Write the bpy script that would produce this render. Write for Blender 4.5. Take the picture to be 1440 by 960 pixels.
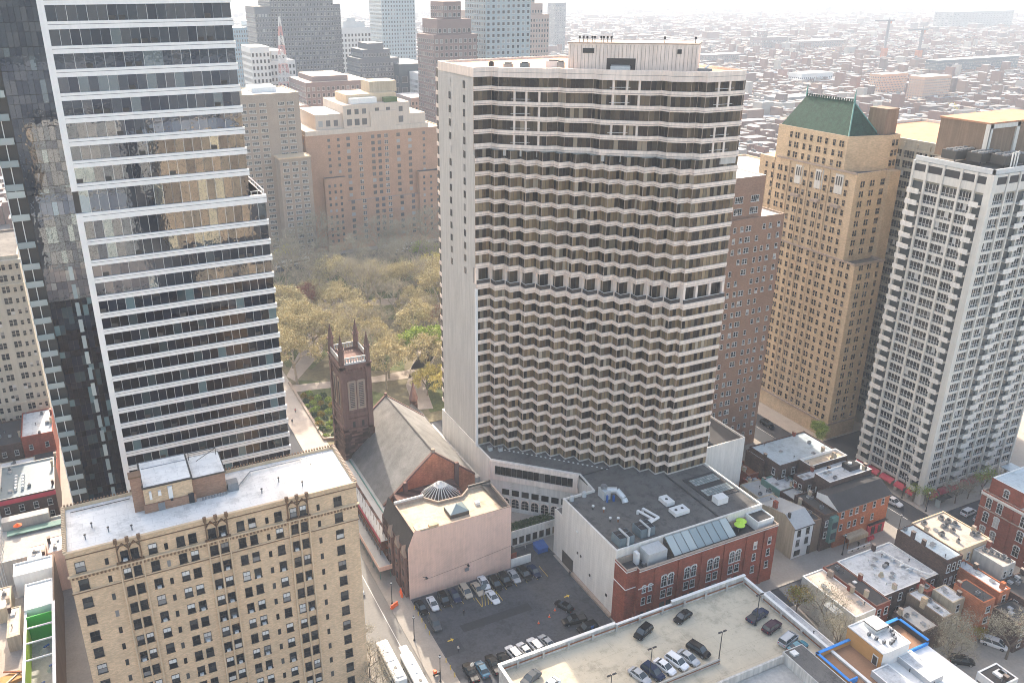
import bpy, bmesh, math, random
from mathutils import Vector, Matrix
R = math.radians
rnd = random.Random(7)
S = bpy.context.scene
for o in list(bpy.data.objects): bpy.data.objects.remove(o)
C = S.collection
# ------------------------------------------------------------------ camera
cam = bpy.data.objects.new('camera', bpy.data.cameras.new('camera')); C.objects.link(cam)
S.camera = cam
H = 130.0
HAZE = 0.00025
FPX = 1182.59
cam.data.sensor_width = 36.0
cam.data.lens = FPX / 1440 * 36
cam.data.shift_x = (720 - 658.295) / 1440
cam.data.shift_y = -(480 - 457.44) / 1440
cam.data.clip_start = 1; cam.data.clip_end = 20000
_p, _r, _y = R(21.98646), R(-0.42549), R(24.92934)
fw = Vector((math.sin(_y)*math.cos(_p), math.cos(_y)*math.cos(_p), -math.sin(_p)))
rt = Vector((math.cos(_y), -math.sin(_y), 0)); up = rt.cross(fw)
r2 = rt*math.cos(_r) + up*math.sin(_r); u2 = -rt*math.sin(_r) + up*math.cos(_r)
M = Matrix((r2, u2, -fw)).transposed().to_4x4(); M.translation = (0, 0, H)
cam.matrix_world = M
S.render.resolution_x = 1024; S.render.resolution_y = 682
# ------------------------------------------------------------------ light
SUN_AZ = 9.0      # degrees from +Y towards +X
SUN_EL = 33.0
w = bpy.data.worlds.new('World'); S.world = w; w.use_nodes = True
nt = w.node_tree; bg = nt.nodes['Background']
sky = nt.nodes.new('ShaderNodeTexSky'); sky.sky_type = 'NISHITA'; sky.sun_disc = False
sky.sun_elevation = R(SUN_EL); sky.sun_rotation = R(SUN_AZ)
sky.air_density = 1.0; sky.dust_density = 4.0; sky.ozone_density = 1.0; sky.altitude = 50
wb = nt.nodes.new('ShaderNodeMix'); wb.data_type = 'RGBA'; wb.blend_type = 'MULTIPLY'; wb.inputs[0].default_value = 1
nt.links.new(sky.outputs[0], wb.inputs[6]); wb.inputs[7].default_value = (1.09, 1.0, .885, 1); nt.links.new(wb.outputs[2], bg.inputs[0]); bg.inputs[1].default_value = 0.15
sl = bpy.data.lights.new('sun', 'SUN'); sl.energy = 2.2; sl.angle = R(0.6); sl.color = (1, .9, .77)
so = bpy.data.objects.new('sun', sl); C.objects.link(so)
sd = Vector((math.sin(R(SUN_AZ))*math.cos(R(SUN_EL)), math.cos(R(SUN_AZ))*math.cos(R(SUN_EL)), math.sin(R(SUN_EL))))
so.rotation_euler = sd.to_track_quat('Z', 'Y').to_euler(); so.location = (0, 0, 400)
S.view_settings.view_transform = 'Standard'; S.view_settings.look = 'None'
S.view_settings.gamma = 1; S.view_settings.exposure = 2.0
S.render.engine = 'CYCLES'
S.cycles.filter_width = 1.0; S.cycles.max_bounces = 6; S.cycles.diffuse_bounces = 3; S.cycles.glossy_bounces = 3
S.cycles.volume_bounces = 1; S.cycles.transparent_max_bounces = 6

# ------------------------------------------------------------------ materials
def _nt(name):
    m = bpy.data.materials.new(name); m.use_nodes = True
    t = m.node_tree; b = t.nodes['Principled BSDF']
    return m, t, b
def N(t, typ, **k):
    n = t.nodes.new(typ)
    for a, v in k.items(): setattr(n, a, v)
    return n
def geo_coord(t, scale):
    tc = N(t, 'ShaderNodeNewGeometry'); mp = N(t, 'ShaderNodeMapping'); mp.inputs['Scale'].default_value = scale
    t.links.new(tc.outputs['Position'], mp.inputs[0]); return mp.outputs[0]
def mixc(t, f, a, b, mode='MIX'):
    m = N(t, 'ShaderNodeMix', data_type='RGBA', blend_type=mode)
    for i, v in ((0, f), (6, a), (7, b)):
        if hasattr(v, 'links'): t.links.new(v, m.inputs[i])
        elif i == 0: m.inputs[0].default_value = v
        else: m.inputs[i].default_value = (*v, 1)
    return m.outputs[2]
def noise(t, vec, scale, detail=4, rough=.6):
    n = N(t, 'ShaderNodeTexNoise'); n.inputs['Scale'].default_value = scale
    n.inputs['Detail'].default_value = detail; n.inputs['Roughness'].default_value = rough
    t.links.new(vec, n.inputs['Vector']); return n.outputs[0]
def ramp(t, f, stops, const=False):
    r = N(t, 'ShaderNodeValToRGB')
    if const: r.color_ramp.interpolation = 'CONSTANT'
    e = r.color_ramp.elements
    e[0].position, e[0].color = stops[0][0], (*stops[0][1], 1)
    e[1].position, e[1].color = stops[-1][0], (*stops[-1][1], 1)
    for p, c in stops[1:-1]:
        q = e.new(p); q.color = (*c, 1)
    t.links.new(f, r.inputs[0]); return r.outputs[0]
def sc(c, k): return tuple(min(1, x*k) for x in c)
def plain(name, c, rough=.7, var=.18, s1=.35, s2=3.0, streak=0.0, metal=0, spec=.4, blot=0.0, joint=0.0, bs=.45):
    m, t, b = _nt(name)
    v = geo_coord(t, (1, 1, 1))
    n1 = noise(t, v, s1, 5); n2 = noise(t, v, s2, 3)
    a = ramp(t, n1, [(.3, sc(c, 1-var)), (.7, sc(c, 1+var))])
    a = mixc(t, .5, a, ramp(t, n2, [(.3, sc(c, 1-var)), (.7, sc(c, 1+var*.8))]))
    if streak:
        v2 = geo_coord(t, (1, 1, .06)); n3 = noise(t, v2, 1.3, 4, .7)
        a = mixc(t, streak, a, ramp(t, n3, [(.42, sc(c, .45)), (.62, sc(c, 1.1))]))
    if blot:
        n4 = noise(t, geo_coord(t, (1, 1, 1)), bs, 8, .75)
        a = mixc(t, 1.0, a, ramp(t, n4, [(.0, (1+blot*.2,)*3), (.5, (1, 1, 1)), (.62, (1-blot,)*3), (1, (1-blot,)*3)]), 'MULTIPLY')
        n5 = noise(t, geo_coord(t, (1, 1, 1)), bs*7, 3, .6)
        a = mixc(t, 1.0, a, ramp(t, n5, [(.0, (1, 1, 1)), (.64, (1, 1, 1)), (.70, (1-blot*.8,)*3), (1, (1-blot,)*3)]), 'MULTIPLY')
    if joint:
        g = N(t, 'ShaderNodeNewGeometry'); br = N(t, 'ShaderNodeTexBrick'); br.inputs['Scale'].default_value = 1
        mp = N(t, 'ShaderNodeMapping'); t.links.new(g.outputs['Position'], mp.inputs[0])
        if joint < 0:
            s_ = N(t, 'ShaderNodeSeparateXYZ'); t.links.new(g.outputs['Position'], s_.inputs[0]); q_ = N(t, 'ShaderNodeMath', operation='ADD'); t.links.new(s_.outputs[0], q_.inputs[0]); t.links.new(s_.outputs[1], q_.inputs[1])
            c_ = N(t, 'ShaderNodeCombineXYZ'); t.links.new(q_.outputs[0], c_.inputs[0]); t.links.new(s_.outputs[2], c_.inputs[1]); t.links.new(c_.outputs[0], br.inputs['Vector'])
        else: t.links.new(mp.outputs[0], br.inputs['Vector']); br.offset = .5; br.inputs['Brick Width'].default_value = abs(joint)*2.2; br.inputs['Row Height'].default_value = abs(joint); br.inputs['Mortar Size'].default_value = .035
        a = mixc(t, 1.0, a, ramp(t, br.outputs['Fac'], [(0, (1, 1, 1)), (1, (.8, .8, .8))]), 'MULTIPLY')
    t.links.new(a, b.inputs['Base Color']); b.inputs['Roughness'].default_value = rough
    b.inputs['Metallic'].default_value = metal; b.inputs['Specular IOR Level'].default_value = spec
    return m
def brick(name, c, mortar, var=.25, stain=.35, scale=1.0):
    """brick courses on upright walls of any grid direction"""
    m, t, b = _nt(name)
    g = N(t, 'ShaderNodeNewGeometry'); s = N(t, 'ShaderNodeSeparateXYZ'); t.links.new(g.outputs['Position'], s.inputs[0])
    ad = N(t, 'ShaderNodeMath', operation='ADD'); t.links.new(s.outputs[0], ad.inputs[0]); t.links.new(s.outputs[1], ad.inputs[1])
    cb = N(t, 'ShaderNodeCombineXYZ'); t.links.new(ad.outputs[0], cb.inputs[0]); t.links.new(s.outputs[2], cb.inputs[1])
    br = N(t, 'ShaderNodeTexBrick'); t.links.new(cb.outputs[0], br.inputs['Vector'])
    br.inputs['Color1'].default_value = (*sc(c, 1-var), 1); br.inputs['Color2'].default_value = (*sc(c, 1+var), 1)
    br.inputs['Mortar'].default_value = (*mortar, 1); br.inputs['Scale'].default_value = 1
    br.inputs['Brick Width'].default_value = .5*scale; br.inputs['Row Height'].default_value = .17*scale
    br.inputs['Mortar Size'].default_value = .012; br.inputs['Bias'].default_value = -.2
    v = geo_coord(t, (1, 1, 1)); n1 = noise(t, v, .22, 6, .65)
    st = ramp(t, n1, [(.3, (1-stain,)*3), (.65, (1.0,)*3)])
    a = mixc(t, 1.0, br.outputs[0], st, 'MULTIPLY')
    v2 = geo_coord(t, (1, 1, .08)); n3 = noise(t, v2, 1.1, 4, .7)
    a = mixc(t, stain*.7, a, mixc(t, 1.0, a, ramp(t, n3, [(.4, (.55, .55, .55)), (.6, (1, 1, 1))]), 'MULTIPLY'))
    t.links.new(a, b.inputs['Base Color']); b.inputs['Roughness'].default_value = .85
    b.inputs['Specular IOR Level'].default_value = .2
    return m
def glass(name, stops, rough=.08, spec=.8, ior=1.6, metal=0.0, wob=0.0):
    """window glass: each pane gets its own tone (blinds, curtains, dark rooms)"""
    m, t, b = _nt(name)
    oi = N(t, 'ShaderNodeObjectInfo'); ge = N(t, 'ShaderNodeNewGeometry')
    ad = N(t, 'ShaderNodeMath', operation='ADD'); t.links.new(oi.outputs['Random'], ad.inputs[0]); t.links.new(ge.outputs['Random Per Island'], ad.inputs[1])
    fr = N(t, 'ShaderNodeMath', operation='FRACT'); t.links.new(ad.outputs[0], fr.inputs[0])
    c = ramp(t, fr.outputs[0], stops, True)
    t.links.new(c, b.inputs['Base Color']); b.inputs['Roughness'].default_value = rough
    b.inputs['IOR'].default_value = ior; b.inputs['Specular IOR Level'].default_value = spec
    b.inputs['Metallic'].default_value = metal
    if wob:
        v = geo_coord(t, (1, 1, 1)); n = noise(t, v, .55, 2)
        bu = N(t, 'ShaderNodeBump'); bu.inputs['Strength'].default_value = wob; bu.inputs['Distance'].default_value = .25
        # every pane sits at its own slight tilt
        mul = N(t, 'ShaderNodeMath', operation='MULTIPLY_ADD'); mul.inputs[1].default_value = 1.0
        t.links.new(n, mul.inputs[0]); t.links.new(fr.outputs[0], mul.inputs[2])
        t.links.new(mul.outputs[0], bu.inputs['Height']); t.links.new(bu.outputs[0], b.inputs['Normal'])
    return m
G = lambda v: (v, v, v)
MT = {}
MT['white_panel'] = plain('white_panel', (.80, .67, .57), .6, .09, .2, 2, .26)
MT['band_white'] = plain('band_white', (.82, .79, .74), .55, .05, .2, 2, .08)
MT['hotel_wall'] = plain('hotel_wall', (.52, .495, .455), .75, .09, .12, 1.5, .26, joint=-2.4)
MT['hotel_white'] = plain('hotel_white', (.72, .68, .62), .65, .08, .2, 1.5, .22, joint=-3.0)
MT['dark_joint'] = plain('dark_joint', (.06, .05, .045), .8, .1)
MT['glass_hotel'] = glass('glass_hotel', [(0, (.018, .013, .010)), (.17, (.14, .096, .055)), (.34, (.20, .145, .082)), (.5, (.035, .025, .018)), (.60, (.27, .20, .12)), (.74, (.10, .068, .04)), (.85, (.15, .125, .085)), (.95, (.38, .32, .24))], .2, .18)
MT['glass_hotel_top'] = glass('glass_hotel_top', [(0, (.018, .014, .012)), (.25, (.05, .038, .026)), (.5, (.12, .09, .058)), (.62, (.014, .012, .012)), (.8, (.075, .056, .036)), (.95, (.26, .21, .15))], .2, .25)
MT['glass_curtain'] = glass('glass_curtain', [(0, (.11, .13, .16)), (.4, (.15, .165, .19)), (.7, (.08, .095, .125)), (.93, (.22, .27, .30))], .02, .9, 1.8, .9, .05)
MT['glass_curtain_low'] = glass('glass_curtain_low', [(0, (.004, .006, .012)), (.35, (.009, .012, .022)), (.6, (.003, .004, .008)), (.84, (.03, .045, .05)), (.93, (.10, .15, .155))], .03, .45, 1.45, 0, .04)  # same tower glass, base darkened to imitate the dim reflections on low floors
MT['glass_win'] = glass('glass_win', [(0, (.012, .013, .015)), (.34, (.03, .031, .033)), (.56, (.018, .018, .02)), (.72, (.07, .07, .067)), (.82, (.22, .21, .2)), (.88, (.04, .04, .04)), (.95, (.5, .48, .45))], .15, .22)
MT['glass_dark'] = glass('glass_dark', [(0, (.010, .009, .009)), (.4, (.028, .024, .022)), (.7, (.015, .014, .014)), (.9, (.12, .11, .1))], .2, .15)
MT['glass_far'] = glass('glass_far', [(0, (.03, .033, .036)), (.5, (.06, .06, .063)), (.8, (.2, .2, .19))], .3, .3)
MT['frame_white'] = plain('frame_white', (.62, .61, .58), .5, .05)
MT['frame_dark'] = plain('frame_dark', (.05, .045, .04), .5, .1)
MT['cream_brick'] = brick('cream_brick', (.68, .485, .30), (.56, .45, .34), .16, .18)
MT['cream_trim'] = plain('cream_trim', (.58, .44, .29), .8, .12, .5, 3, .15)
MT['brown_trim'] = plain('brown_trim', (.16, .095, .055), .8, .25, 1, 6)
MT['white_roof'] = plain('white_roof', (.68, .665, .63), .5, .1, .12, 1.2, blot=.28, joint=1.6, bs=.25)
MT['white_roof2'] = plain('white_roof2', (.46, .475, .485), .6, .16, .25, 2, blot=.35, joint=1.1)
MT['pale_blue_roof'] = plain('pale_blue_roof', (.44, .50, .52), .5, .12, .3, 2, blot=.25, joint=.9)
MT['cream_roof'] = plain('cream_roof', (.50, .41, .33), .7, .14, .3, 2, blot=.3, joint=1.4)
MT['tan_roof'] = plain('tan_roof', (.50, .40, .29), .8, .14, .3, 2, blot=.25, joint=2.2)
MT['orange_roof'] = plain('orange_roof', (.44, .22, .12), .8, .14, .3, 2, blot=.25)
MT['gravel'] = plain('gravel', (.125, .117, .108), .95, .5, .12, 9, blot=.4)
MT['dark_roof'] = plain('dark_roof', (.045, .042, .042), .9, .3, .3, 3)
MT['metal_roof'] = plain('metal_roof', (.33, .34, .34), .55, .15, .3, 2)
MT['copper'] = plain('copper', (.10, .24, .21), .6, .2, 1, 4)
MT['slate'] = plain('slate', (.185, .18, .17), .9, .5, .3, 5)
MT['red_brick'] = brick('red_brick', (.31, .07, .04), (.27, .15, .11), .22, .35)
MT['orange_brick'] = brick('orange_brick', (.50, .155, .065), (.36, .22, .15), .2, .3)
MT['dark_brick'] = brick('dark_brick', (.11, .065, .05), (.13, .10, .09), .3, .4)
MT['pink_brick'] = brick('pink_brick', (.46, .27, .175), (.42, .31, .24), .12, .14)
MT['tan_brick'] = brick('tan_brick', (.64, .465, .285), (.54, .43, .31), .16, .2)
MT['tower_brick'] = brick('tower_brick', (.34, .20, .135), (.3, .22, .17), .16, .16)
MT['gable_brick'] = brick('gable_brick', (.62, .23, .12), (.42, .24, .15), .18, .4)
MT['brownstone'] = brick('brownstone', (.20, .115, .095), (.09, .06, .05), .6, .5, 3.2)
MT['brownstone_trim'] = plain('brownstone_trim', (.19, .11, .09), .85, .25, .8, 4, .3)
MT['sandstone'] = plain('sandstone', (.36, .28, .22), .85, .15, .8, 4, .25)
MT['pink_stucco'] = plain('pink_stucco', (.74, .51, .41), .8, .07, .1, .7, .14, blot=.10, joint=-1.3, bs=.18)
MT['concrete'] = plain('concrete', (.42, .40, .365), .85, .14, .3, 2, .25)
MT['concrete_deck'] = plain('concrete_deck', (.52, .455, .34), .85, .13, .10, 1.4, blot=.3, joint=4.5, bs=.35)
MT['white_paint'] = plain('white_paint', (.72, .71, .68), .6, .07, .3, 2, .1)
MT['dirty_white'] = plain('dirty_white', (.55, .53, .49), .8, .12, .3, 2, .45)
MT['gray_stone'] = plain('gray_stone', (.62, .585, .52), .8, .09, .2, 2, .16)
MT['gray_panel'] = plain('gray_panel', (.38, .39, .40), .5, .07)
MT['brown_wall'] = plain('brown_wall', (.22, .15, .10), .8, .15, .4, 3, .3)
MT['tan_stucco'] = plain('tan_stucco', (.46, .38, .27), .85, .12, .3, 2, .35)
MT['slab_wall'] = plain('slab_wall', (.37, .335, .265), .8, .1, .2, 2, .2)
MT['asphalt'] = plain('asphalt', (.042, .045, .053), .9, .25, .12, 3)
MT['lot_asphalt'] = plain('lot_asphalt', (.062, .065, .074), .9, .35, .10, 1.6, blot=.35, bs=.3)
MT['road'] = plain('road', (.20, .19, .175), .9, .16, .12, 2)
MT['sidewalk'] = plain('sidewalk', (.30, .27, .235), .9, .16, .3, 2)
MT['plaza'] = plain('plaza', (.38, .33, .28), .9, .16, .3, 2)
MT['path'] = plain('path', (.40, .33, .27), .9, .16, .2, 2)
MT['soil'] = plain('soil', (.20, .15, .105), 1, .3, .3, 2)
MT['park_soil'] = plain('park_soil', (.17, .145, .085), 1, .4, .08, .8)
MT['grass'] = plain('grass', (.10, .115, .04), 1, .5, .12, 1.5, blot=.3)
MT['city_ground'] = plain('city_ground', (.13, .125, .12), .95, .4, .006, .04)
MT['yellow'] = plain('yellow', (.6, .42, .04), .6, .15)
MT['mark_white'] = plain('mark_white', (.6, .6, .58), .7, .2, 1, 5)
MT['orange_plastic'] = plain('orange_plastic', (.85, .12, .01), .5, .06)
MT['blue_metal'] = plain('blue_metal', (.02, .09, .30), .5, .2, 1, 4)
MT['blue_tape'] = plain('blue_tape', (.02, .22, .62), .6, .15)
MT['osb'] = plain('osb', (.48, .25, .085), .85, .12, 1, 9)
MT['brown_deck'] = plain('brown_deck', (.27, .15, .085), .85, .14, .4, 3)
MT['red_awning'] = plain('red_awning', (.42, .045, .07), .7, .12)
MT['black_metal'] = plain('black_metal', (.025, .025, .028), .5, .1)
MT['gray_metal'] = plain('gray_metal', (.24, .25, .26), .4, .15, 1, 4, 0, .5)
MT['blue_gray_metal'] = plain('blue_gray_metal', (.12, .16, .18), .45, .2, 1, 5)
MT['steel_light'] = plain('steel_light', (.55, .57, .57), .4, .12, 1, 4, 0, .3)
MT['lime'] = plain('lime', (.40, .62, .06), .7, .06)
MT['rust'] = plain('rust', (.22, .08, .035), .85, .35, 1, 5)
MT['green_shed'] = plain('green_shed', (.10, .20, .17), .7, .2)
MT['green_board'] = plain('green_board', (.05, .42, .05), .6, .1)
MT['skylight'] = glass('skylight', [(0, (.22, .27, .27)), (.5, (.30, .34, .33)), (.8, (.36, .40, .38))], .25, .6)
MT['bark'] = plain('bark', (.15, .115, .085), .95, .3, 2, 8)
MT['bark_pale'] = plain('bark_pale', (.34, .29, .22), .95, .3, 1.5, 6)
def leafm(name, a, b_):
    m, t, b = _nt(name)
    g = N(t, 'ShaderNodeNewGeometry')
    c = ramp(t, g.outputs['Random Per Island'], [(0, a), (1, b_)])
    t.links.new(c, b.inputs['Base Color']); b.inputs['Roughness'].default_value = .8
    b.inputs['Specular IOR Level'].default_value = .15
    return m
MT['leaf_tan'] = leafm('leaf_tan', (.27, .225, .105), (.63, .54, .31))
MT['leaf_yellow'] = leafm('leaf_yellow', (.34, .29, .07), (.72, .60, .20))
MT['leaf_green'] = leafm('leaf_green', (.13, .19, .03), (.40, .48, .09))
MT['leaf_red'] = leafm('leaf_red', (.20, .07, .05), (.34, .16, .10))
MT['leaf_bare'] = leafm('leaf_bare', (.22, .195, .13), (.46, .41, .30))
MT['leaf_dark'] = leafm('leaf_dark', (.02, .045, .015), (.07, .12, .035))
MT['leaf_autumn'] = leafm('leaf_autumn', (.25, .10, .02), (.26, .28, .03))
def paint(name, c, rough=.25):
    m, t, b = _nt(name); b.inputs['Base Color'].default_value = (*c, 1); b.inputs['Roughness'].default_value = rough
    b.inputs['Specular IOR Level'].default_value = .5 if sum(c) > .3 or 'glass' in name else .12; return m
PA = {k: paint('paint_'+k, c) for k, c in dict(black=(.006, .006, .008), white=(.70, .70, .70), silver=(.38, .39, .40), gray=(.09, .095, .10), navy=(.015, .025, .06), blue=(.03, .10, .17), tan=(.42, .36, .28), plum=(.04, .015, .03), teal=(.05, .19, .24), red=(.4, .02, .02)).items()}
MT['slab_orange'] = plain('slab_orange', (.52,.30,.19), .8, .1, .2, 2)
MT['far_buff'] = plain('far_buff', (.56,.47,.385), .8, .1, .2, 2, .15)
MT['mast_red'] = plain('mast_red', (.52,.30,.28), .8, .1)
MT['sealed'] = plain('sealed', (.03, .031, .036), .8, .3, 1, 5)
MT['tyre'] = plain('tyre', (.02, .02, .02), .9, .1)
MT['car_glass'] = paint('car_glass', (.05, .062, .07), .1)
MT['lamp_lens'] = paint('lamp_lens', (.6, .6, .58), .2)
MT['tail_lens'] = paint('tail_lens', (.35, .02, .02), .2)

# ------------------------------------------------------------------ mesh helpers
class MB:
    def __init__(s): s.v = []; s.f = []; s.m = []; s.mats = []
    def mi(s, m):
        m = MT[m] if isinstance(m, str) else m
        if m not in s.mats: s.mats.append(m)
        return s.mats.index(m)
    def add(s, vs, fs, m):
        b = len(s.v); s.v += [tuple(v) for v in vs]; k = s.mi(m)
        for f in fs: s.f.append([b+i for i in f]); s.m.append(k)
        return s
    def box(s, x0, y0, z0, x1, y1, z1, m, bottom=False):
        if x0 > x1: x0, x1 = x1, x0
        if y0 > y1: y0, y1 = y1, y0
        v = [(x0,y0,z0),(x1,y0,z0),(x1,y1,z0),(x0,y1,z0),(x0,y0,z1),(x1,y0,z1),(x1,y1,z1),(x0,y1,z1)]
        f = [(0,1,5,4),(1,2,6,5),(2,3,7,6),(3,0,4,7),(4,5,6,7)]
        f.append((3,2,1,0))
        return s.add(v, f, m)
    def obox(s, cx, cy, ang, lx, ly, z0, z1, m):
        c, n = math.cos(ang), math.sin(ang); v = []
        for z in (z0, z1):
            for a, b in ((-1,-1),(1,-1),(1,1),(-1,1)):
                x, y = a*lx/2, b*ly/2; v.append((cx+x*c-y*n, cy+x*n+y*c, z))
        return s.add(v, [(0,1,5,4),(1,2,6,5),(2,3,7,6),(3,0,4,7),(4,5,6,7),(3,2,1,0)], m)
    def quad(s, a, b, c, d, m): return s.add([a,b,c,d], [(0,1,2,3)], m)
    def poly(s, pts, m): return s.add(pts, [tuple(range(len(pts)))], m)
    def prism(s, pts, z0, z1, m, cap=True):
        n = len(pts); v = [(x,y,z0) for x,y in pts]+[(x,y,z1) for x,y in pts]
        f = [(i,(i+1)%n,n+(i+1)%n,n+i) for i in range(n)]
        if cap: f += [tuple(range(n,2*n)), tuple(reversed(range(n)))]
        return s.add(v, f, m)
    def tube(s, a, b, r0, r1, m, n=6, cap=True):
        a = Vector(a); b = Vector(b); d = b-a
        if d.length < 1e-6: return s
        q = d.to_track_quat('Z','Y'); v = []
        for P, r in ((a, r0),(b, r1)):
            for i in range(n):
                t = 2*math.pi*i/n; v.append(P+q@Vector((r*math.cos(t), r*math.sin(t), 0)))
        f = [(i,(i+1)%n,n+(i+1)%n,n+i) for i in range(n)]
        if cap: f += [tuple(range(n,2*n)), tuple(reversed(range(n)))]
        return s.add(v, f, m)
    def mesh(s, name):
        me = bpy.data.meshes.new(name); me.from_pydata(s.v, [], s.f)
        for m in s.mats: me.materials.append(m)
        if s.m: me.polygons.foreach_set('material_index', s.m)
        me.update(); return me
def tag(o, label=None, cat=None, group=None, kind=None):
    if label: o['label'] = label
    if cat: o['category'] = cat
    if group: o['group'] = group
    if kind: o['kind'] = kind
    return o
def link(name, me, parent=None, label=None, kind=None):
    o = bpy.data.objects.new(name, me); C.objects.link(o)
    if parent is not None:
        o.parent = parent; o.matrix_parent_inverse = Matrix.Translation(-Vector(parent.location))
    return tag(o, label, kind=kind)
def thing(name, label, cat, loc=(0,0,0), group=None):
    o = bpy.data.objects.new(name, None); C.objects.link(o); o.location = loc; o.empty_display_size = 1
    return tag(o, label, cat, group)
def part(name, mb, parent, label=None, kind=None):
    """mesh in world coordinates, hung under a thing (or under a part standing at the origin)"""
    o = bpy.data.objects.new(name, mb.mesh(name) if isinstance(mb, MB) else mb); C.objects.link(o)
    o.parent = parent
    root = parent
    while root.parent is not None: root = root.parent
    if root is parent: o.matrix_parent_inverse = Matrix.Translation(-Vector(root.location))
    return tag(o, label, kind=kind)
def solo(name, mb, label=None, cat=None, group=None, kind=None):
    return tag(link(name, mb.mesh(name)), label, cat, group, kind)
def offset_poly(pts, d):
    n = len(pts); out = []
    for i in range(n):
        p0 = Vector(pts[i-1]); p1 = Vector(pts[i]); p2 = Vector(pts[(i+1)%n])
        a = (p1-p0).normalized(); b = (p2-p1).normalized()
        na = Vector((-a.y, a.x)); nb = Vector((-b.y, b.x))
        k = na+nb; k = k/max(.3, k.dot(na)) if k.length > 1e-6 else na
        out.append((p1.x+k.x*d, p1.y+k.y*d))
    return out
def rect(x0, y0, x1, y1): return [(x0,y0),(x1,y0),(x1,y1),(x0,y1)]
def shell(parent, pts, z0, z1, wall, roof, par=.7, t=.3, trim=None, wname='wall', rname='roof'):
    """walls with a real parapet (ccw outline) and a roof deck inside it"""
    m = MB(); n = len(pts); ins = offset_poly(pts, t); zr = z1-par
    v = [(x,y,z0) for x,y in pts]+[(x,y,z1) for x,y in pts]+[(x,y,z1) for x,y in ins]+[(x,y,zr) for x,y in ins]
    f = []
    for i in range(n):
        j = (i+1)%n; f += [(i,j,n+j,n+i)]
    m.add(v, f, wall)
    m2 = [(n+i, n+(i+1)%n, 2*n+(i+1)%n, 2*n+i) for i in range(n)]
    m.add(v, m2, trim or wall)
    m.add(v, [(2*n+i, 2*n+(i+1)%n, 3*n+(i+1)%n, 3*n+i) for i in range(n)], trim or wall)
    a = part(wname, m, parent)
    r = MB(); r.poly([(x,y,zr) for x,y in ins], roof); b = part(rname, r, parent)
    return a, b
# ---- windows -------------------------------------------------------
_wm = {}
def win_mesh(style, w, h, glassm, framem):
    k = (style, round(w,2), round(h,2), glassm, framem)
    if k in _wm: return _wm[k]
    m = MB(); f = .07 if w < 1.4 else .08; y = -.04
    def pane(x0, z0, x1, z1): m.quad((x0,y,z0),(x1,y,z0),(x1,y,z1),(x0,y,z1), glassm)
    def bar(x0, z0, x1, z1, d=.11, mm=None): m.box(x0, -d, z0, x1, -.005, z1, mm or framem)
    x0, x1 = -w/2, w/2
    if style != 'bare':
        bar(x0-f, -f, x0, h+f); bar(x1, -f, x1+f, h+f); bar(x0, h, x1, h+f)
        m.box(x0-f*2, -.2, -.14, x1+f*2, -.005, -.005-f*0, framem)
    if style in ('sash', 'ac', 'blind'):
        pane(x0, 0, x1, h*.5); pane(x0, h*.5+.06, x1, h); bar(x0, h*.5, x1, h*.5+.06, .09)
        if w > .9: bar(-.02, h*.5+.06, .02, h, .07)
        if style == 'ac': m.box(-.33, -.42, .02, .33, -.05, .42, 'steel_light')
        if style == 'blind': m.quad((x0,-.055,h*.55),(x1,-.055,h*.55),(x1,-.055,h),(x0,-.055,h),'frame_white')
    elif style == 'pair':
        for a, b in ((x0, -.08), (.08, x1)):
            pane(a, 0, b, h*.5); pane(a, h*.5+.06, b, h); bar(a, h*.5, b, h*.5+.06, .09)
        bar(-.08, 0, .08, h)
    elif style == 'quad':
        n = 4
        for i in range(n):
            a = x0+w*i/n; b = x0+w*(i+1)/n
            pane(a+.03, h*.33, b-.03, h); pane(a+.03, 0, b-.03, h*.3)
            if i: bar(a-.03, 0, a+.03, h)
        bar(x0, h*.3, x1, h*.33)
    elif style == 'arch':
        n = 8; r = w/2
        pts = [(x0,y,0),(x1,y,0)]+[(r*math.cos(math.pi*i/n), y, h-r+r*math.sin(math.pi*i/n)) for i in range(n+1)]
        m.poly(pts, glassm)
        for i in range(n):
            a, b = math.pi*i/n, math.pi*(i+1)/n
            p = lambda t, q, yy: (q*math.cos(t), yy, h-r+q*math.sin(t))
            m.add([p(a,r,-.14),p(b,r,-.14),p(b,r+.22,-.14),p(a,r+.22,-.14),p(a,r,-.005),p(b,r,-.005),p(b,r+.22,-.005),p(a,r+.22,-.005)],
                  [(0,1,2,3),(3,2,6,7),(1,0,4,5)], framem)
        bar(-.03, 0, .03, h); bar(x0, h*.45, x1, h*.45+.06); bar(x0, h*.7, x1, h*.7+.05)
    else:
        pane(x0, 0, x1, h)
    me = m.mesh('window'); _wm[k] = me; me['v'] = 0
    _wm[(id(me))] = m
    _wm[me.name] = m
    return me
ANG = {'y-': 0.0, 'x-': -math.pi/2, 'x+': math.pi/2, 'y+': math.pi}
MAXW = 100
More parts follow.
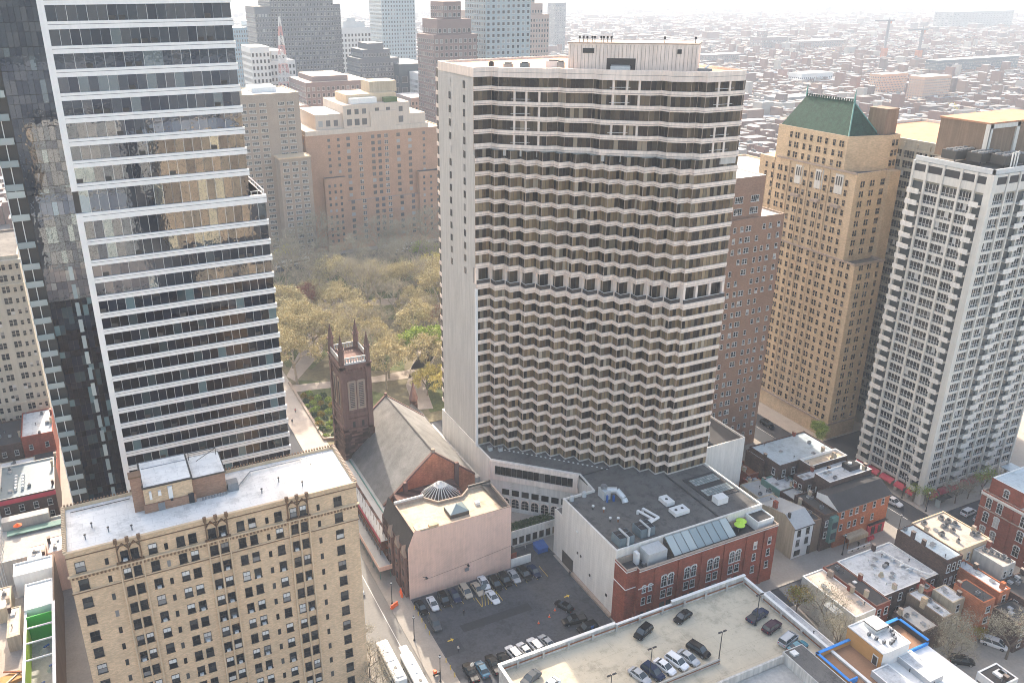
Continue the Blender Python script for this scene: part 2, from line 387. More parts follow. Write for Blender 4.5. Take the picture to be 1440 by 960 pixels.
def windows(parent, lst, glassm='glass_win', framem='frame_white', name='window', cap=None):
    """lst: (x, y, z, face, style, w, h); nearest ones to the camera one object each, the rest one mesh"""
    cap = MAXW if cap is None else cap
    lst = sorted(lst, key=lambda a: (a[0]**2+a[1]**2+(a[2]-H)**2)/max(.2, a[5]*a[6]))
    base = Matrix.Translation(-Vector(parent.location))
    keep = lst if len(lst) <= cap else lst[:cap-1]
    for (x, y, z, fc, st, w_, h_) in keep:
        o = bpy.data.objects.new(name, win_mesh(st, w_, h_, glassm, framem)); C.objects.link(o)
        o.parent = parent; o.matrix_parent_inverse = base
        o.location = (x, y, z); o.rotation_euler = (0, 0, ANG[fc] if isinstance(fc, str) else fc)
    rest = lst[len(keep):]
    if rest:
        m = MB()
        for (x, y, z, fc, st, w_, h_) in rest:
            src = _wm[win_mesh(st, w_, h_, glassm, framem).name]
            a = ANG[fc] if isinstance(fc, str) else fc; c, s = math.cos(a), math.sin(a); b = len(m.v)
            m.v += [(x+px*c-py*s, y+px*s+py*c, z+pz) for px, py, pz in src.v]
            ix = [m.mi(q) for q in src.mats]
            m.f += [[b+i for i in f] for f in src.f]; m.m += [ix[k] for k in src.m]
        part(name, m, parent, kind='stuff')
def grid(x0, x1, nx, z0, dz, nz, face, plane, style, w, h, skip=None):
    out = []
    for k in range(nz):
        for i in range(nx):
            if skip and skip(i, k): continue
            s = x0+(x1-x0)*(i+.5)/nx; st = style if isinstance(style, str) else style(i, k)
            if face[0] == 'y': out.append((s, plane, z0+k*dz, face, st, w, h))
            else: out.append((plane, s, z0+k*dz, face, st, w, h))
    return out
def building(name, label, cat, x0, y0, x1, y1, z1, wall, roof, group=None, par=.6, trim=None, z0=0):
    t = thing(name, label, cat, ((x0+x1)/2, (y0+y1)/2, z0), group)
    shell(t, rect(x0,y0,x1,y1), z0, z1, wall, roof, par, .3, trim)
    return t
# ================================================================== ground and streets
def sheet(name, x0, y0, x1, y1, z, m, kind='structure'):
    o = solo(name, MB().quad((x0,y0,z),(x1,y0,z),(x1,y1,z),(x0,y1,z), m), kind=kind); return o
def slab(name, pts, z, m, z0=-.3):
    return solo(name, MB().prism(pts, z0, z, m), kind='structure')
sheet('ground', -7000, -1500, 7000, 9000, -.35, 'city_ground')
sheet('road', -160, -60, 330, 440, -.02, 'asphalt')
sheet('road_surface', 39.5, 20, 47.8, 212, 0.0, 'road')
KZ = .13
slab('pavement', rect(-150, 60, 39.5, 205), KZ, 'sidewalk')
slab('pavement', [(47.8,113.2),(175.5,113.2),(175.5,212),(47.8,212)], KZ, 'sidewalk')
slab('pavement', [(47.8,20),(173.5,20),(173.5,107),(47.8,107)], KZ, 'sidewalk')
slab('pavement', [(188,117),(330,117),(330,235),(188,235)], KZ, 'plaza')
slab('pavement', [(185,20),(330,20),(330,107),(185,107)], KZ, 'sidewalk')
slab('pavement', [(-150,212),(36,212),(36,400),(-150,400)], KZ, 'sidewalk')
slab('pavement', [(48,212.5),(56,212.5),(56,396),(48,396)], KZ, 'plaza')
slab('park_ground', [(56,222),(175,222),(175,396),(56,396)], KZ, 'park_soil')
for pp_ in ([(56,262),(56,268),(84,262),(98,262),(96,255)],[(92,250),(98,247),(124,290),(140,312),(134,314),(114,290)],[(98,247),(92,250),(88,232),(94,230)],[(66,296),(74,292),(98,340),(100,392),(94,392),(90,344)],[(96,334),(150,318),(172,318),(172,323),(120,336),(97,341)],[(56,334),(86,338),(86,342),(56,339)],[(74,292),(66,296),(56,276),(58,270)],[(98,262),(104,260),(124,286),(120,290)]):
    solo('path', MB().poly([(a,b,KZ+.09) for a,b in pp_] if True else [], 'path'), kind='structure')
slab('pavement', [(48,412),(330,412),(330,560),(48,560)], KZ, 'sidewalk')
sheet('parking_lot', 52.9, 113.4, 90.4, 146, KZ+.012, 'lot_asphalt')
sheet('driveway', 79, 146, 91, 152.5, KZ+.01, 'lot_asphalt')
sheet('alley_road', 188.6, 143.2, 212, 158.4, KZ+.012, 'asphalt')
# repaired strips in the lot, painted marks
pt = MB()
pt.quad((59.5,131.3,KZ+.02),(76.5,131.3,KZ+.02),(76.5,133.6,KZ+.02),(59.5,133.6,KZ+.02),'sealed')
pt.quad((53.2,126.2,KZ+.02),(57.6,126.2,KZ+.02),(57.6,130.4,KZ+.02),(53.2,130.4,KZ+.02),'asphalt')
solo('asphalt_patch', pt, kind='structure')
mk = MB(); z = KZ+.03
for i in range(12):
    x = 55.0+i*2.75; mk.box(x-.04, 139.6, z, x+.04, 143.8, z+.004, 'yellow')
for i in range(6):
    a = 66.6+i*.75; mk.quad((a,136.9,z),(a+.12,136.9,z),(a+1.6,140.2,z),(a+1.48,140.2,z),'yellow')
mk.box(66.5,136.8,z,66.62,140.3,z+.004,'yellow'); mk.box(71.7,136.8,z,71.82,140.3,z+.004,'yellow')
for ax, ay, d in ((55.2,130.2,1),(84.9,131.5,-1)):
    mk.add([(ax,ay,z),(ax+.9,ay+.06,z),(ax+.9,ay-.3,z),(ax+1.5,ay+.22,z),(ax+.9,ay+.75,z),(ax+.9,ay+.38,z),(ax,ay+.3,z)],[(0,1,2,3,4,5,6)],'yellow')
solo('parking_marking', mk, kind='structure')
mk = MB(); z = .02
mk.box(45.55,20,z,45.7,200,z+.004,'mark_white')
for i in range(7):
    mk.box(175.8+i*1.65,112.2,z,176.6+i*1.65,116.0,z+.004,'mark_white')
for i in range(5):
    mk.box(183.0,108+i*1.6,z,186.5,108.7+i*1.6,z+.004,'mark_white')
mk.box(181.4,119,z,181.52,210,z+.004,'mark_white')
solo('road_marking', mk, kind='structure')
# lawns and paths in the park
def lawn(pts): return solo('lawn', MB().prism(pts, 0, KZ+.06, 'grass'), kind='structure')
lawn([(57.5,229),(66,226),(78,232),(84,246),(72,262),(58,272)])
lawn([(58,284),(66,278),(78,292),(84,312),(76,330),(58,330)])
lawn([(84,268),(96,262),(104,282),(98,306),(88,300)])
lawn([(92,228),(112,228),(118,246),(108,256),(96,252)])
lawn([(126,232),(168,232),(168,300),(132,286)])
lawn([(100,318),(118,306),(166,316),(166,346),(108,346)])
lawn([(58,344),(80,344),(84,388),(58,388)])
lawn([(92,356),(166,356),(166,390),(96,390)])
# ================================================================== cream brick apartment house (front left)
t = building('apartment_building', 'tan brick apartment building in the lower left with a white roof and brick penthouse', 'building', -11.6, 124.6, 35.7, 138.6, 48.6, 'cream_brick', 'white_roof', par=.55, trim='cream_trim')
m = MB()
zc = 43.6
for i in range(80):
    x = -11.3+i*.592; m.box(x, 124.25, zc-.05, x+.3, 124.6, zc+.45, 'brown_trim')
m.box(-11.85,124.15,zc+.45,35.95,124.6,zc+.72,'cream_trim')
m.box(-11.75,124.4,zc-2.9,35.85,124.6,zc-2.72,'brown_trim'); m.box(-11.7,124.45,zc-2.72,35.8,124.6,zc-2.5,'cream_trim')
m.box(-11.7,124.46,47.5,35.8,124.6,47.62,'brown_trim'); m.box(-11.8,124.35,48.5,35.9,124.62,48.66,'cream_trim')
part('cornice', m, t)
m = MB()
for i in range(90):
    x = -11.5+i*.53; m.box(x,138.5,48.55,x+.28,138.9,48.8,'brown_trim')
for i in range(26):
    y = 124.8+i*.53; m.box(35.4,y,48.55,35.95,y+.28,48.85,'sandstone'); m.box(-11.9,y,48.55,-11.4,y+.28,48.8,'cream_trim')
part('parapet_blocks', m, t)
bays = ((-2.5,), (11.3,), (25.0,))
for (bx,) in bays:
    m = MB()
    for dx in (-1.75, 0, 1.75):
        m.box(bx+dx-.11, 124.22, 0, bx+dx+.11, 124.6, 44.5, 'cream_trim')
        m.box(bx+dx-.10, 124.3, 44.5, bx+dx+.10, 124.6, 48.3, 'brown_trim')
        m.box(bx+dx-.28, 124.2, 48.2, bx+dx+.28, 124.7, 49.0, 'brown_trim')
    for dx in (-.9, .9):
        for s in (-1, 1):
            m.add([(bx+dx,124.3,48.1),(bx+dx,124.3,47.95),(bx+dx+s*.85,124.3,46.85),(bx+dx+s*.85,124.3,47.0),(bx+dx,124.6,48.1),(bx+dx,124.6,47.75),(bx+dx+s*.85,124.6,46.6),(bx+dx+s*.85,124.6,46.95)],[(0,1,2,3) if s>0 else (3,2,1,0),(0,3,7,4),(1,2,6,5)],'brown_trim')
    m.box(bx-2.1,124.1,44.35,bx+2.1,124.6,44.55,'brown_trim')
    part('bay_ornament', m, t)
W = []
zr = [45.0, 41.6]+[38.05-3.42*i for i in range(12)]
for zz in zr:
    for x, ww, hh, st in ((-9.8,1.35,1.75,'sash'),(-5.95,.55,1.25,'bare'),(-3.25,1.05,1.75,'r'),(-1.7,1.05,1.75,'r'),(1.05,1.2,1.75,'r'),(3.1,.55,1.25,'bare'),(5.4,1.15,1.75,'r'),(7.3,1.15,1.75,'r'),
                      (10.45,1.15,1.75,'r'),(12.2,1.15,1.75,'r'),(15.15,1.1,1.75,'r'),(17.1,1.1,1.75,'r'),(19.6,.55,1.25,'bare'),(21.55,1.15,1.75,'r'),(24.2,1.05,1.75,'r'),(25.9,1.05,1.75,'r'),(28.6,.55,1.25,'bare'),(32.15,1.3,1.75,'sash')):
        if st == 'r': st = rnd.choice(('sash','sash','ac','blind'))
        W.append((x, 124.6, zz-.3, 'y-', st, ww, hh))
windows(t, W, framem='frame_dark', cap=100)
for yy in (): pass
# roof things
m = MB(); m.box(1.2,131.6,48.05,9.0,140.3,52.6,'cream_brick'); m.box(1.0,131.4,52.6,9.2,140.5,52.85,'frame_dark'); m.quad((1.3,131.7,52.87),(8.9,131.7,52.87),(8.9,140.2,52.87),(1.3,140.2,52.87),'white_roof')
m.box(9.0,132.3,48.05,14.6,139.6,52.0,'tower_brick'); m.box(8.9,132.1,52.0,14.8,139.8,52.2,'frame_dark'); m.quad((9.1,132.3,52.22),(14.6,132.3,52.22),(14.6,139.6,52.22),(9.1,139.6,52.22),'white_roof')
m.box(.9,131.3,48.06,9.3,131.6,49.6,'tower_brick')
ph = part('penthouse', m, t)
part('chimney', MB().box(-.6,132.4,48.05,1.15,134.0,54.6,'tower_brick').box(-.75,132.25,54.6,1.3,134.15,54.9,'brown_trim'), ph)
part('door', MB().box(8.1,131.2,48.1,9.0,131.32,50.0,'black_metal'), ph)
part('door', MB().box(3.1,131.2,48.1,4.2,131.32,49.5,'gray_metal'), ph)
part('vent', MB().box(2.0,131.1,50.6,2.4,131.55,52.0,'white_paint').box(5.0,131.1,50.0,5.7,131.55,52.2,'white_paint').box(3.4,131.1,51.0,3.9,131.55,51.8,'white_paint').box(5.2,130.9,49.6,5.6,131.5,50.0,'black_metal'), ph)
part('pipe_rack', MB().tube((9.5,138.5,52.2),(9.5,138.5,53.8),.06,.06,'frame_dark').tube((14.2,138.5,52.2),(14.2,138.5,53.8),.06,.06,'frame_dark').tube((9.5,138.5,53.6),(14.2,138.5,53.6),.06,.06,'frame_dark').tube((10.5,136,53.2),(14.2,138.5,53.6),.06,.06,'frame_dark').tube((1.5,139,53.5),(8.8,139,53.5),.08,.08,'gray_metal').tube((1.5,137,53.4),(8.8,137,53.4),.08,.08,'gray_metal'), ph)
m = MB()
for k in range(9): m.box(10.2+k*.5,131.2+(k%3)*.1,48.06,10.5+k*.5,131.5,48.5,'gray_metal')
m.box(14.8,131.8,48.06,16.6,133.6,49.6,'gray_metal').box(15,133.7,48.06,16,134.6,49.0,'frame_dark').tube((16.6,132.5,48.4),(19.5,136.5,48.4),.1,.1,'gray_metal').tube((19.5,136.5,48.4),(33,136.8,48.4),.1,.1,'gray_metal')
m.tube((-10.5,136.8,48.3),(-1,136.9,48.3),.08,.08,'frame_dark')
part('roof_equipment', m, t)
g = 'vents on the white roof'
for vx, vy in ((-8.5,128),(-5,128.6),(-7.4,131),(20,129),(23.5,131.3),(27,128.2),(30,133.5),(-1.5,127.5)):
    solo('vent_pipe', MB().tube((vx,vy,48.05),(vx,vy,48.9),.11,.11,'gray_metal',8).tube((vx,vy,48.9),(vx,vy,49.02),.2,.2,'frame_dark',8), 'small grey vent pipe on the white roof of the tan brick apartment building', 'vent pipe', g)
# ================================================================== glass tower
FY = 181.5
t = thing('glass_tower', 'tall dark glass tower with white banded frames behind the tan brick building', 'building', (12,190,0))
m = MB(); m.box(-12.9,FY+.25,0,36,216,88,'frame_dark'); m.box(-12.9,FY+.25,88,32.9,216,152,'frame_dark')
part('wall', m, t)
m = MB(); m.box(32.95,FY,87.6,36.1,216,88.0,'band_white')
part('terrace', m, t)
m = MB()
for i in range(12):
    y = FY+.4+i*2.4; m.tube((35.9,y,88.0),(35.9,y,89.2),.05,.05,'white_paint',5)
m.box(35.85,FY+.3,89.15,35.95,210,89.25,'white_paint')
for i in range(3): m.tube((33.2+i*1.3,FY+.3,88),(33.2+i*1.3,FY+.3,89.2),.05,.05,'white_paint',5)
m.box(33,FY+.25,89.15,35.95,FY+.35,89.25,'white_paint')
part('railing', m, t)
low = [88.4,82.9,78.5,74.8,70.8,67.0,63.4,59.7,56.1,52.4,48.6,44.6,40.9,37.4,33.7,30.1,26.4,22.7,19.0,15.3]
hi = [94.3,98.8,103.0,107.4,111.6,115.9,120.1,124.4,128.6,132.9,137.1,141.4,145.6]
def band(z1, h, x1, nm='spandrel'):
    m = MB(); m.box(-.5, FY-.35, z1-h, x1, FY+.25, z1, 'band_white')
    m.box(-.5, FY-.37, z1-h*.42, x1-.02, FY-.34, z1-h*.42+.07, 'dark_joint'); part(nm, m, t)
for i, zz in enumerate(low): band(zz, 1.75 if i == 0 else 1.15, 36.25)
for i, zz in enumerate(hi): band(zz, 1.4, 33.15)
m = MB(); m.box(-1.7,FY-.45,12,-.5,FY+.25,88.4,'band_white'); part('frame', m, t)
m = MB(); m.box(-1.7,FY-.45,92.9,-.5,FY+.25,152,'band_white'); part('frame', m, t)
m = MB(); m.box(-13.05,FY-.2,0,-12.9,FY+.3,152,'band_white'); part('edge_fin', m, t)
def glazed(z0, z1, x0, x1, pw, gm, y=FY, split=True):
    m = MB(); n = max(1, round((x1-x0)/pw)); pw = (x1-x0)/n
    for i in range(n):
        a = x0+i*pw; m.quad((a+.04,y,z0),(a+pw-.04,y,z0),(a+pw-.04,y,z1),(a+.04,y,z1), gm)
        if rnd.random() < .12: m.box(a+.1,y-.12,z0+.1,a+pw*.7,y-.02,z0+.9,'frame_dark')
        m.box(a-.035,y-.06,z0,a+.035,y+.1,z1,'frame_white' if rnd.random()<.5 else 'gray_metal')
    part('window_band', m, t)
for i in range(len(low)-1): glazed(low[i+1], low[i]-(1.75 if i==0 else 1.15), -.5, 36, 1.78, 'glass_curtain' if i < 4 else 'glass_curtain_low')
glazed(88.4, 92.9, -.5, 32.9, 1.78, 'glass_curtain')
for i in range(len(hi)-1): glazed(hi[i], hi[i+1]-1.4, -.5, 32.9, 1.78, 'glass_curtain')
# flat curtain wall left of the frame
zs = sorted(low)+[92.9]+hi
for k in range(len(zs)-1):
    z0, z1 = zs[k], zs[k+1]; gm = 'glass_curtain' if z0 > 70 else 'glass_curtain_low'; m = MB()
    for i in range(8):
        a = -9.6+i*1.0; mid = z0+(z1-z0)*.62
        m.quad((a+.02,FY+.02,z0+.04),(a+.98,FY+.02,z0+.04),(a+.98,FY+.02,mid-.03),(a+.02,FY+.02,mid-.03),gm)
        m.quad((a+.02,FY+.02,mid),(a+.98,FY+.02,mid),(a+.98,FY+.02,z1-.02),(a+.02,FY+.02,z1-.02),gm)
    if 20 < z0 < 75: m.box(-4.9,FY-.05,z0+.1,-4.1,FY+.05,z0+(z1-z0)*.8,'copper' if False else 'skylight')
    part('window_band', m, t)
    b = MB(); b.box(-12.9,FY-1.0,z0-.12,-9.8,FY+.2,z0+.12,'skylight'); b.box(-12.9,FY-1.05,z0+.12,-9.8,FY-1.0,z0+1.15,'skylight')
    b.box(-12.95,FY-1.05,z0+.1,-12.85,FY+.2,z0+1.15,'skylight'); b.box(-11.4,FY-.02,z0+.2,-11.25,FY+.2,z1-.2,'frame_white')
    part('balcony', b, t)
# ================================================================== hotel tower with saw-tooth front
t = thing('hotel_tower', 'broad hotel tower with zigzag white bands over brown windows and a blank grey end wall', 'building', (108,165,17))
saw = [(83.8,175.3)]
for i in range(13):
    x = 87.55+i*2.72; y = 175.3-i*2.66
    saw += [(x,y),(x,y-2.66)]
saw = saw[:-2]+[(120.2,saw[-2][1]),(120.2,142.0),(131.9,142.0)]
saw = [(round(a,2), round(b,2)) for a, b in saw]
saw = [(83.8,175.3)]
for i in range(13):
    x = 87.55+i*2.72; y = 175.3-i*2.66
    saw += [(x,y),(x,y-2.66)]
saw = saw[:-1]+[(120.19,142.0),(131.9,142.0)]
TOPP = [(83.8,176.6),(88.2,176.2),(88.8,174.0),(97.2,166.4),(99.6,165.8),(100.2,163.6),(105.0,160.2),(105.6,157.6),(113.4,150.9),(115.8,150.3),(116.3,147.6),(119.4,145.0),(121.0,144.7),(121.6,142.9),(130.9,142.3),(131.9,142.9)]
back = [(131.9,171.0),(118.0,196.8),(83.8,196.8)]
def shift(p, dx, dy): return [(a+dx, b+dy) for a, b in p]
def ribbon(m, path, z0, z1, d0, d1, mat, end=True):
    """strip that follows the zigzag: inner line offset d0, outer line offset d1 (towards the viewer's side)"""
    a = shift(path, -d0*.75, -d0); b = shift(path, -d1*.75, -d1)
    a[0] = (path[0][0], a[0][1]); b[0] = (path[0][0], b[0][1]); a[-1] = (path[-1][0], a[-1][1]); b[-1] = (path[-1][0], b[-1][1])
    n = len(path); v = [(x,y,z0) for x,y in a]+[(x,y,z0) for x,y in b]+[(x,y,z1) for x,y in b]+[(x,y,z1) for x,y in a]; f = []
    for i in range(n-1):
        f += [(n+i,n+i+1,2*n+i+1,2*n+i),(2*n+i,2*n+i+1,3*n+i+1,3*n+i),(i+1,n+i+1,n+i,i)][0:3]
    f += [(0,n,2*n,3*n),(n-1,4*n-1,3*n-1,2*n-1)]
    m.add(v, f, mat)
m = MB()
m.prism(saw+back, 17.2, 62.2, 'hotel_wall'); m.prism([(83.8,177.2)]+[(a+.5,b+1.5) for a,b in saw[1:-1]]+[(131.9,143.5)]+back, 62.2, 66.1, 'hotel_wall'); m.prism(shift(saw,0,.6)+back, 66.1, 93.5, 'hotel_wall'); m.prism(TOPP+back, 93.5, 112.0, 'hotel_wall')
m.quad((83.78,176.1,17),(83.78,175.3,17),(83.78,175.3,62),(83.78,176.1,62),'hotel_wall')
part('wall', m, t)
m = MB(); m.poly([(x,y,112.6) for x,y in offset_poly(TOPP+back, .35)], 'orange_roof'); part('roof', m, t)
m = MB(); o_, i_ = TOPP+back, offset_poly(TOPP+back, .35); n = len(o_)
o2 = shift(TOPP,-.25,-.35)+back
v = [(x,y,111.0) for x,y in o2]+[(x,y,113.1) for x,y in o2]+[(x,y,113.1) for x,y in i_]+[(x,y,112.5) for x,y in i_]; f = []
for i in range(n):
    j = (i+1)%n; f += [(i,j,n+j,n+i),(n+i,n+j,2*n+j,2*n+i),(2*n+i,2*n+j,3*n+j,3*n+i),(j,i,3*n+i,3*n+j)]
m.add(v, f, 'white_panel'); ribbon(m, shift(TOPP,-.25,-.35), 112.05, 112.1, 0, .03, 'dark_joint'); part('parapet', m, t)
def hband(path, zt, h, d=.38, nm='spandrel', g=True):
    m = MB(); ribbon(m, path, zt-h*.62, zt, -.2, d, 'white_panel'); ribbon(m, path, zt-h*.62-.09, zt-h*.62, -.2, d-.12, 'dark_joint'); ribbon(m, path, zt-h, zt-h*.62-.09, -.2, d-.1, 'white_panel')
    part(nm, m, t)
def hwin(path, z0, z1, gm, pw=.9, bal=None, mull='frame_dark'):
    m = MB()
    for k in range(len(path)-1):
        a = Vector(path[k]); b = Vector(path[k+1]); L = (b-a).length; n = max(1, round(L/pw)); d = (b-a)/n; nn = Vector((d.y, -d.x)).normalized()
        for i in range(n):
            p = a+d*i; q = a+d*(i+1); u = d.normalized()*.03; o = nn*.04
            m.quad((p.x+u.x+o.x,p.y+u.y+o.y,z0),(q.x-u.x+o.x,q.y-u.y+o.y,z0),(q.x-u.x+o.x,q.y-u.y+o.y,z1),(p.x+u.x+o.x,p.y+u.y+o.y,z1),gm)
        for i in range(n+1):
            p = a+d*i; r = .03
            m.obox(p.x+nn.x*.06, p.y+nn.y*.06, 0, r*2, r*2, z0, z1, 'sandstone' if (i in (0,n)) else mull)
    part('window_band', m, t)
for k in range(14):
    zt = 59.25-2.97*k
    hband(saw, zt, .98); hwin(saw, zt-2.97, zt-.98, 'glass_hotel')
up = shift(saw, 0, .6)
hband(saw, 62.4, 1.35, .42); hwin(saw, 59.25, 61.05, 'glass_hotel')
ups = [(up[0][0], up[0][1])]+up[1:]
# balcony storey: glazing set back, white piers, dark rail
rec = shift(up, .9, 1.1); rec[0] = (84.0, rec[0][1]); rec[-1] = (131.7, rec[-1][1])
m = MB(); ribbon(m, saw, 62.4, 63.35, -.02, .12, 'dark_joint'); ribbon(m, saw, 63.35, 63.43, -.02, .16, 'frame_white'); part('railing', m, t)
hwin([(84.0,177.15)]+[(a+.45,b+1.45) for a,b in saw[1:-1]]+[(131.8,143.45)], 62.25, 66.05, 'glass_hotel_top', 1.1)
for p in up[1:-1:2]:
    part('pier', MB().box(p[0]-.15,p[1]-1.1,62.3,p[0]+.65,p[1]+.5,66.1,'white_panel'), t)
for x in (120.3,123.8,127.6,131.5): part('pier', MB().box(x-.3,142.2,62.3,x+.3,142.9,66.1,'white_panel'), t)
part('pier', MB().box(83.7,175.2,62.3,84.3,176.2,66.1,'white_panel'), t)
hb = [109.0-3.2*k for k in range(14)]
for k, zt in enumerate(hb):
    P_ = TOPP if k <= 4 else up
    hband(P_, zt, 1.25 if k in (4, 5, 13) else 1.02)
    top = 111.0 if k == 0 else hb[k-1]-(1.25 if k-1 in (4,5,13) else 1.02)
    hwin(P_ if k <= 4 else up, zt, top, 'glass_hotel_top' if k <= 5 else 'glass_hotel', 1.0)
hwin(up, 66.0, hb[13]-1.25, 'glass_hotel') if hb[13]-1.25 > 66.3 else None
# loggias with white piers on the upper floors
def logg(k, pts):
    zt = hb[k]; top = 111.0 if k == 0 else hb[k-1]-1.02
    for (x, y) in pts: part('pier', MB().box(x-.22,y-.22,zt-.02,x+.22,y+.2,top+.02,'white_panel'), t)
    a, b = pts[0], pts[-1]
    part('railing', MB().tube((a[0]-1,a[1]-.1,zt+.55),(b[0]+1,b[1]-.25,zt+.55),.05,.05,'frame_white',4), t)
def on(path, x):
    for k in range(len(path)-1):
        if path[k][0] <= x <= path[k+1][0] and path[k+1][0] > path[k][0]+.01:
            f = (x-path[k][0])/(path[k+1][0]-path[k][0]); return (x, path[k][1]+(path[k+1][1]-path[k][1])*f)
for k in (1,2,3,4): logg(k, [on(TOPP,x) for x in (91.6,93.6,95.8)])
for k in (0,1,3): logg(k, [on(TOPP,x) for x in (107.4,109.6,111.6)])
for k in (0,1,3,4): logg(k, [on(TOPP,x) for x in (124.6,127.4)])
# white pilaster beside the end wall, end wall windows, groove
part('pilaster', MB().box(83.35,174.85,17.3,83.95,175.4,61.2,'white_paint'), t)
W = []
for k in range(15):
    zz = 109.2-3.2*k-.2
    for y in (181.6, 189.8): W.append((83.78, y, zz-.9-(0 if y < 185 else 0), 'x-', 'bare', 1.15, 1.7))
windows(t, W, 'glass_win', 'hotel_wall')
for k in range(4):
    pass
m = MB()
for k in range(29):
    z0 = 20+3.15*k; m.box(83.9,196.8,z0,86.2,198.6,z0+1.0,'white_panel'); m.box(84.0,196.8,z0+1.0,86.0,198.3,z0+3.15,'frame_dark')
part('back_bay', m, t)
# roof penthouse
phd = Vector((120.2-83.8, 142-175.4)).normalized(); phn = Vector((-phd.y, phd.x))
A = Vector((101.8,165.8)); B_ = Vector((122.2,147.2))
Cc = B_+phn*9; Dd = A+phn*9
m = MB(); m.prism([tuple(A),tuple(B_),tuple(Cc),tuple(Dd)], 112.0, 118.2, 'white_panel')
L = (B_-A).length; ang = math.atan2((B_-A).y, (B_-A).x)
for i in range(34):
    p = A+(B_-A)*((i+.5)/34) - phn*.03; m.obox(p.x,p.y,ang,.07,.05,112.4,117.9,'sandstone')
ph = part('penthouse', m, t)
def onph(f, d=.06): p = A+(B_-A)*f-phn*d; return p
p = onph(.16,.05); part('louver', MB().obox(p.x,p.y,ang,2.5,.12,116.2,117.2,'frame_dark'), ph)
p = onph(.86,.05); part('louver', MB().obox(p.x,p.y,ang,.9,.12,116.3,117.2,'frame_dark'), ph)
p = onph(.42,.05); part('opening', MB().obox(p.x,p.y,ang,6.2,.14,112.4,115.2,'dark_joint'), ph)
p = onph(.42,.5); part('roof_unit', MB().obox(p.x,p.y,ang,4.2,.8,112.5,113.6,'steel_light').obox(p.x,p.y,ang,4.0,.5,113.6,113.9,'gray_metal'), ph)
part('coping', MB().prism(offset_poly([tuple(A),tuple(B_),tuple(Cc),tuple(Dd)], -.15), 118.2, 118.4, 'sandstone'), ph)
def add_ant(label, lst, group='aerials on the hotel penthouse roof'):
    for x, y, h in lst: solo('roof_aerial', MB().tube((x,y,118.4),(x,y,118.4+h),.08,.05,'black_metal',5).box(x-.2,y-.1,118.4+h*.6,x+.2,y+.1,118.4+h,'black_metal'), label, 'antenna', group)
add_ant('short dark aerial standing on the hotel penthouse roof', [((A+(B_-A)*f+phn*1.0).x,(A+(B_-A)*f+phn*1.0).y,1.3) for f in (.08,.11,.14,.18,.2,.25,.27,.3,.33,.74,.97)])
for k, (f, d, sx, sy, h, mm) in enumerate(((.16,3.4,2.0,1.3,.5,'gray_metal'),(.08,3.2,1.0,.9,.7,'black_metal'),(.24,3.0,2.0,1.3,.7,'blue_gray_metal'),(.36,6.5,3.4,1.2,1.0,'white_paint'),(.40,4.5,1.6,1.4,1.0,'gray_metal'))):
    q = Vector((83.8,178))+(Vector((120,144.6))-Vector((83.8,178)))*f+phn*d
    solo('roof_unit', MB().obox(q.x,q.y,ang,sx,sy,112.62,113.2+h,mm).obox(q.x,q.y,ang,sx*.7,sy*.7,113.2+h,113.45+h,'black_metal'), ['grey mechanical unit behind the parapet at the left end of the hotel roof','small dark mechanical unit nearest the end wall on the hotel roof','blue grey mechanical unit on the orange hotel roof','white row of fans beside the hotel penthouse','low grey unit at the foot of the hotel penthouse'][k], 'roof unit', 'mechanical units on the hotel roof')
q = Vector((123.5,146.2)); solo('roof_unit', MB().obox(q.x,q.y,ang,3,1.2,112.03,113.5,'gray_metal').tube((q.x,q.y,113.5),(q.x+1,q.y,114),.2,.2,'white_paint'), 'cluttered grey unit right of the hotel penthouse', 'roof unit', 'mechanical units on the hotel roof')
# ================================================================== low annex and podium
t = thing('hotel_annex', 'low pale hotel annex with a wide gravel roof and blank white side wall', 'building', (112,135,0))
pod = [(91.2,121.7),(131.9,121.7),(131.9,170.5),(118.5,198.0),(83.6,198.0),(83.6,167.2),(100.4,151.2),(99.6,143.9),(91.2,143.9)]
shell(t, pod, 0, 17.6, 'hotel_white', 'gravel', .5, .45, 'hotel_white')
part('kerb', MB().box(119.55,122.3,17.12,119.8,142,17.4,'dark_roof').box(99.9,143.6,17.12,100.2,151,17.38,'dark_roof').box(100.2,150.9,17.12,109,151.1,17.3,'dark_roof'), t)
# diagonal front: projecting box with long window
a = Vector((83.6,167.2)); b = Vector((100.4,151.2)); d = (b-a).normalized(); nn = Vector((d.y*1, -d.x)); nn = nn if nn.dot(Vector((-1,-1))) > 0 else -nn
an = math.atan2(d.y, d.x); L = (b-a).length
c = a+d*L/2
m = MB(); q = c+nn*.35; m.obox(q.x,q.y,an,L-.1,.7,12.3,13.7,'white_panel'); m.obox(q.x,q.y,an,L-.1,.7,16.4,17.55,'white_panel')
for s in (-1,1):
    q2 = c+d*s*(L/2-.85)+nn*.35; m.obox(q2.x,q2.y,an,1.2,.7,13.7,16.4,'white_panel')
part('window_surround', m, t)
m = MB()
for i in range(14):
    s = -L/2+1.45+(L-2.9)*(i+.5)/14; q2 = c+d*s+nn*.3; w_ = (L-2.9)/14-.06
    p0 = q2-d*w_/2; p1 = q2+d*w_/2; m.quad((p0.x,p0.y,13.7),(p1.x,p1.y,13.7),(p1.x,p1.y,16.4),(p0.x,p0.y,16.4),'glass_dark')
part('window', m, t)
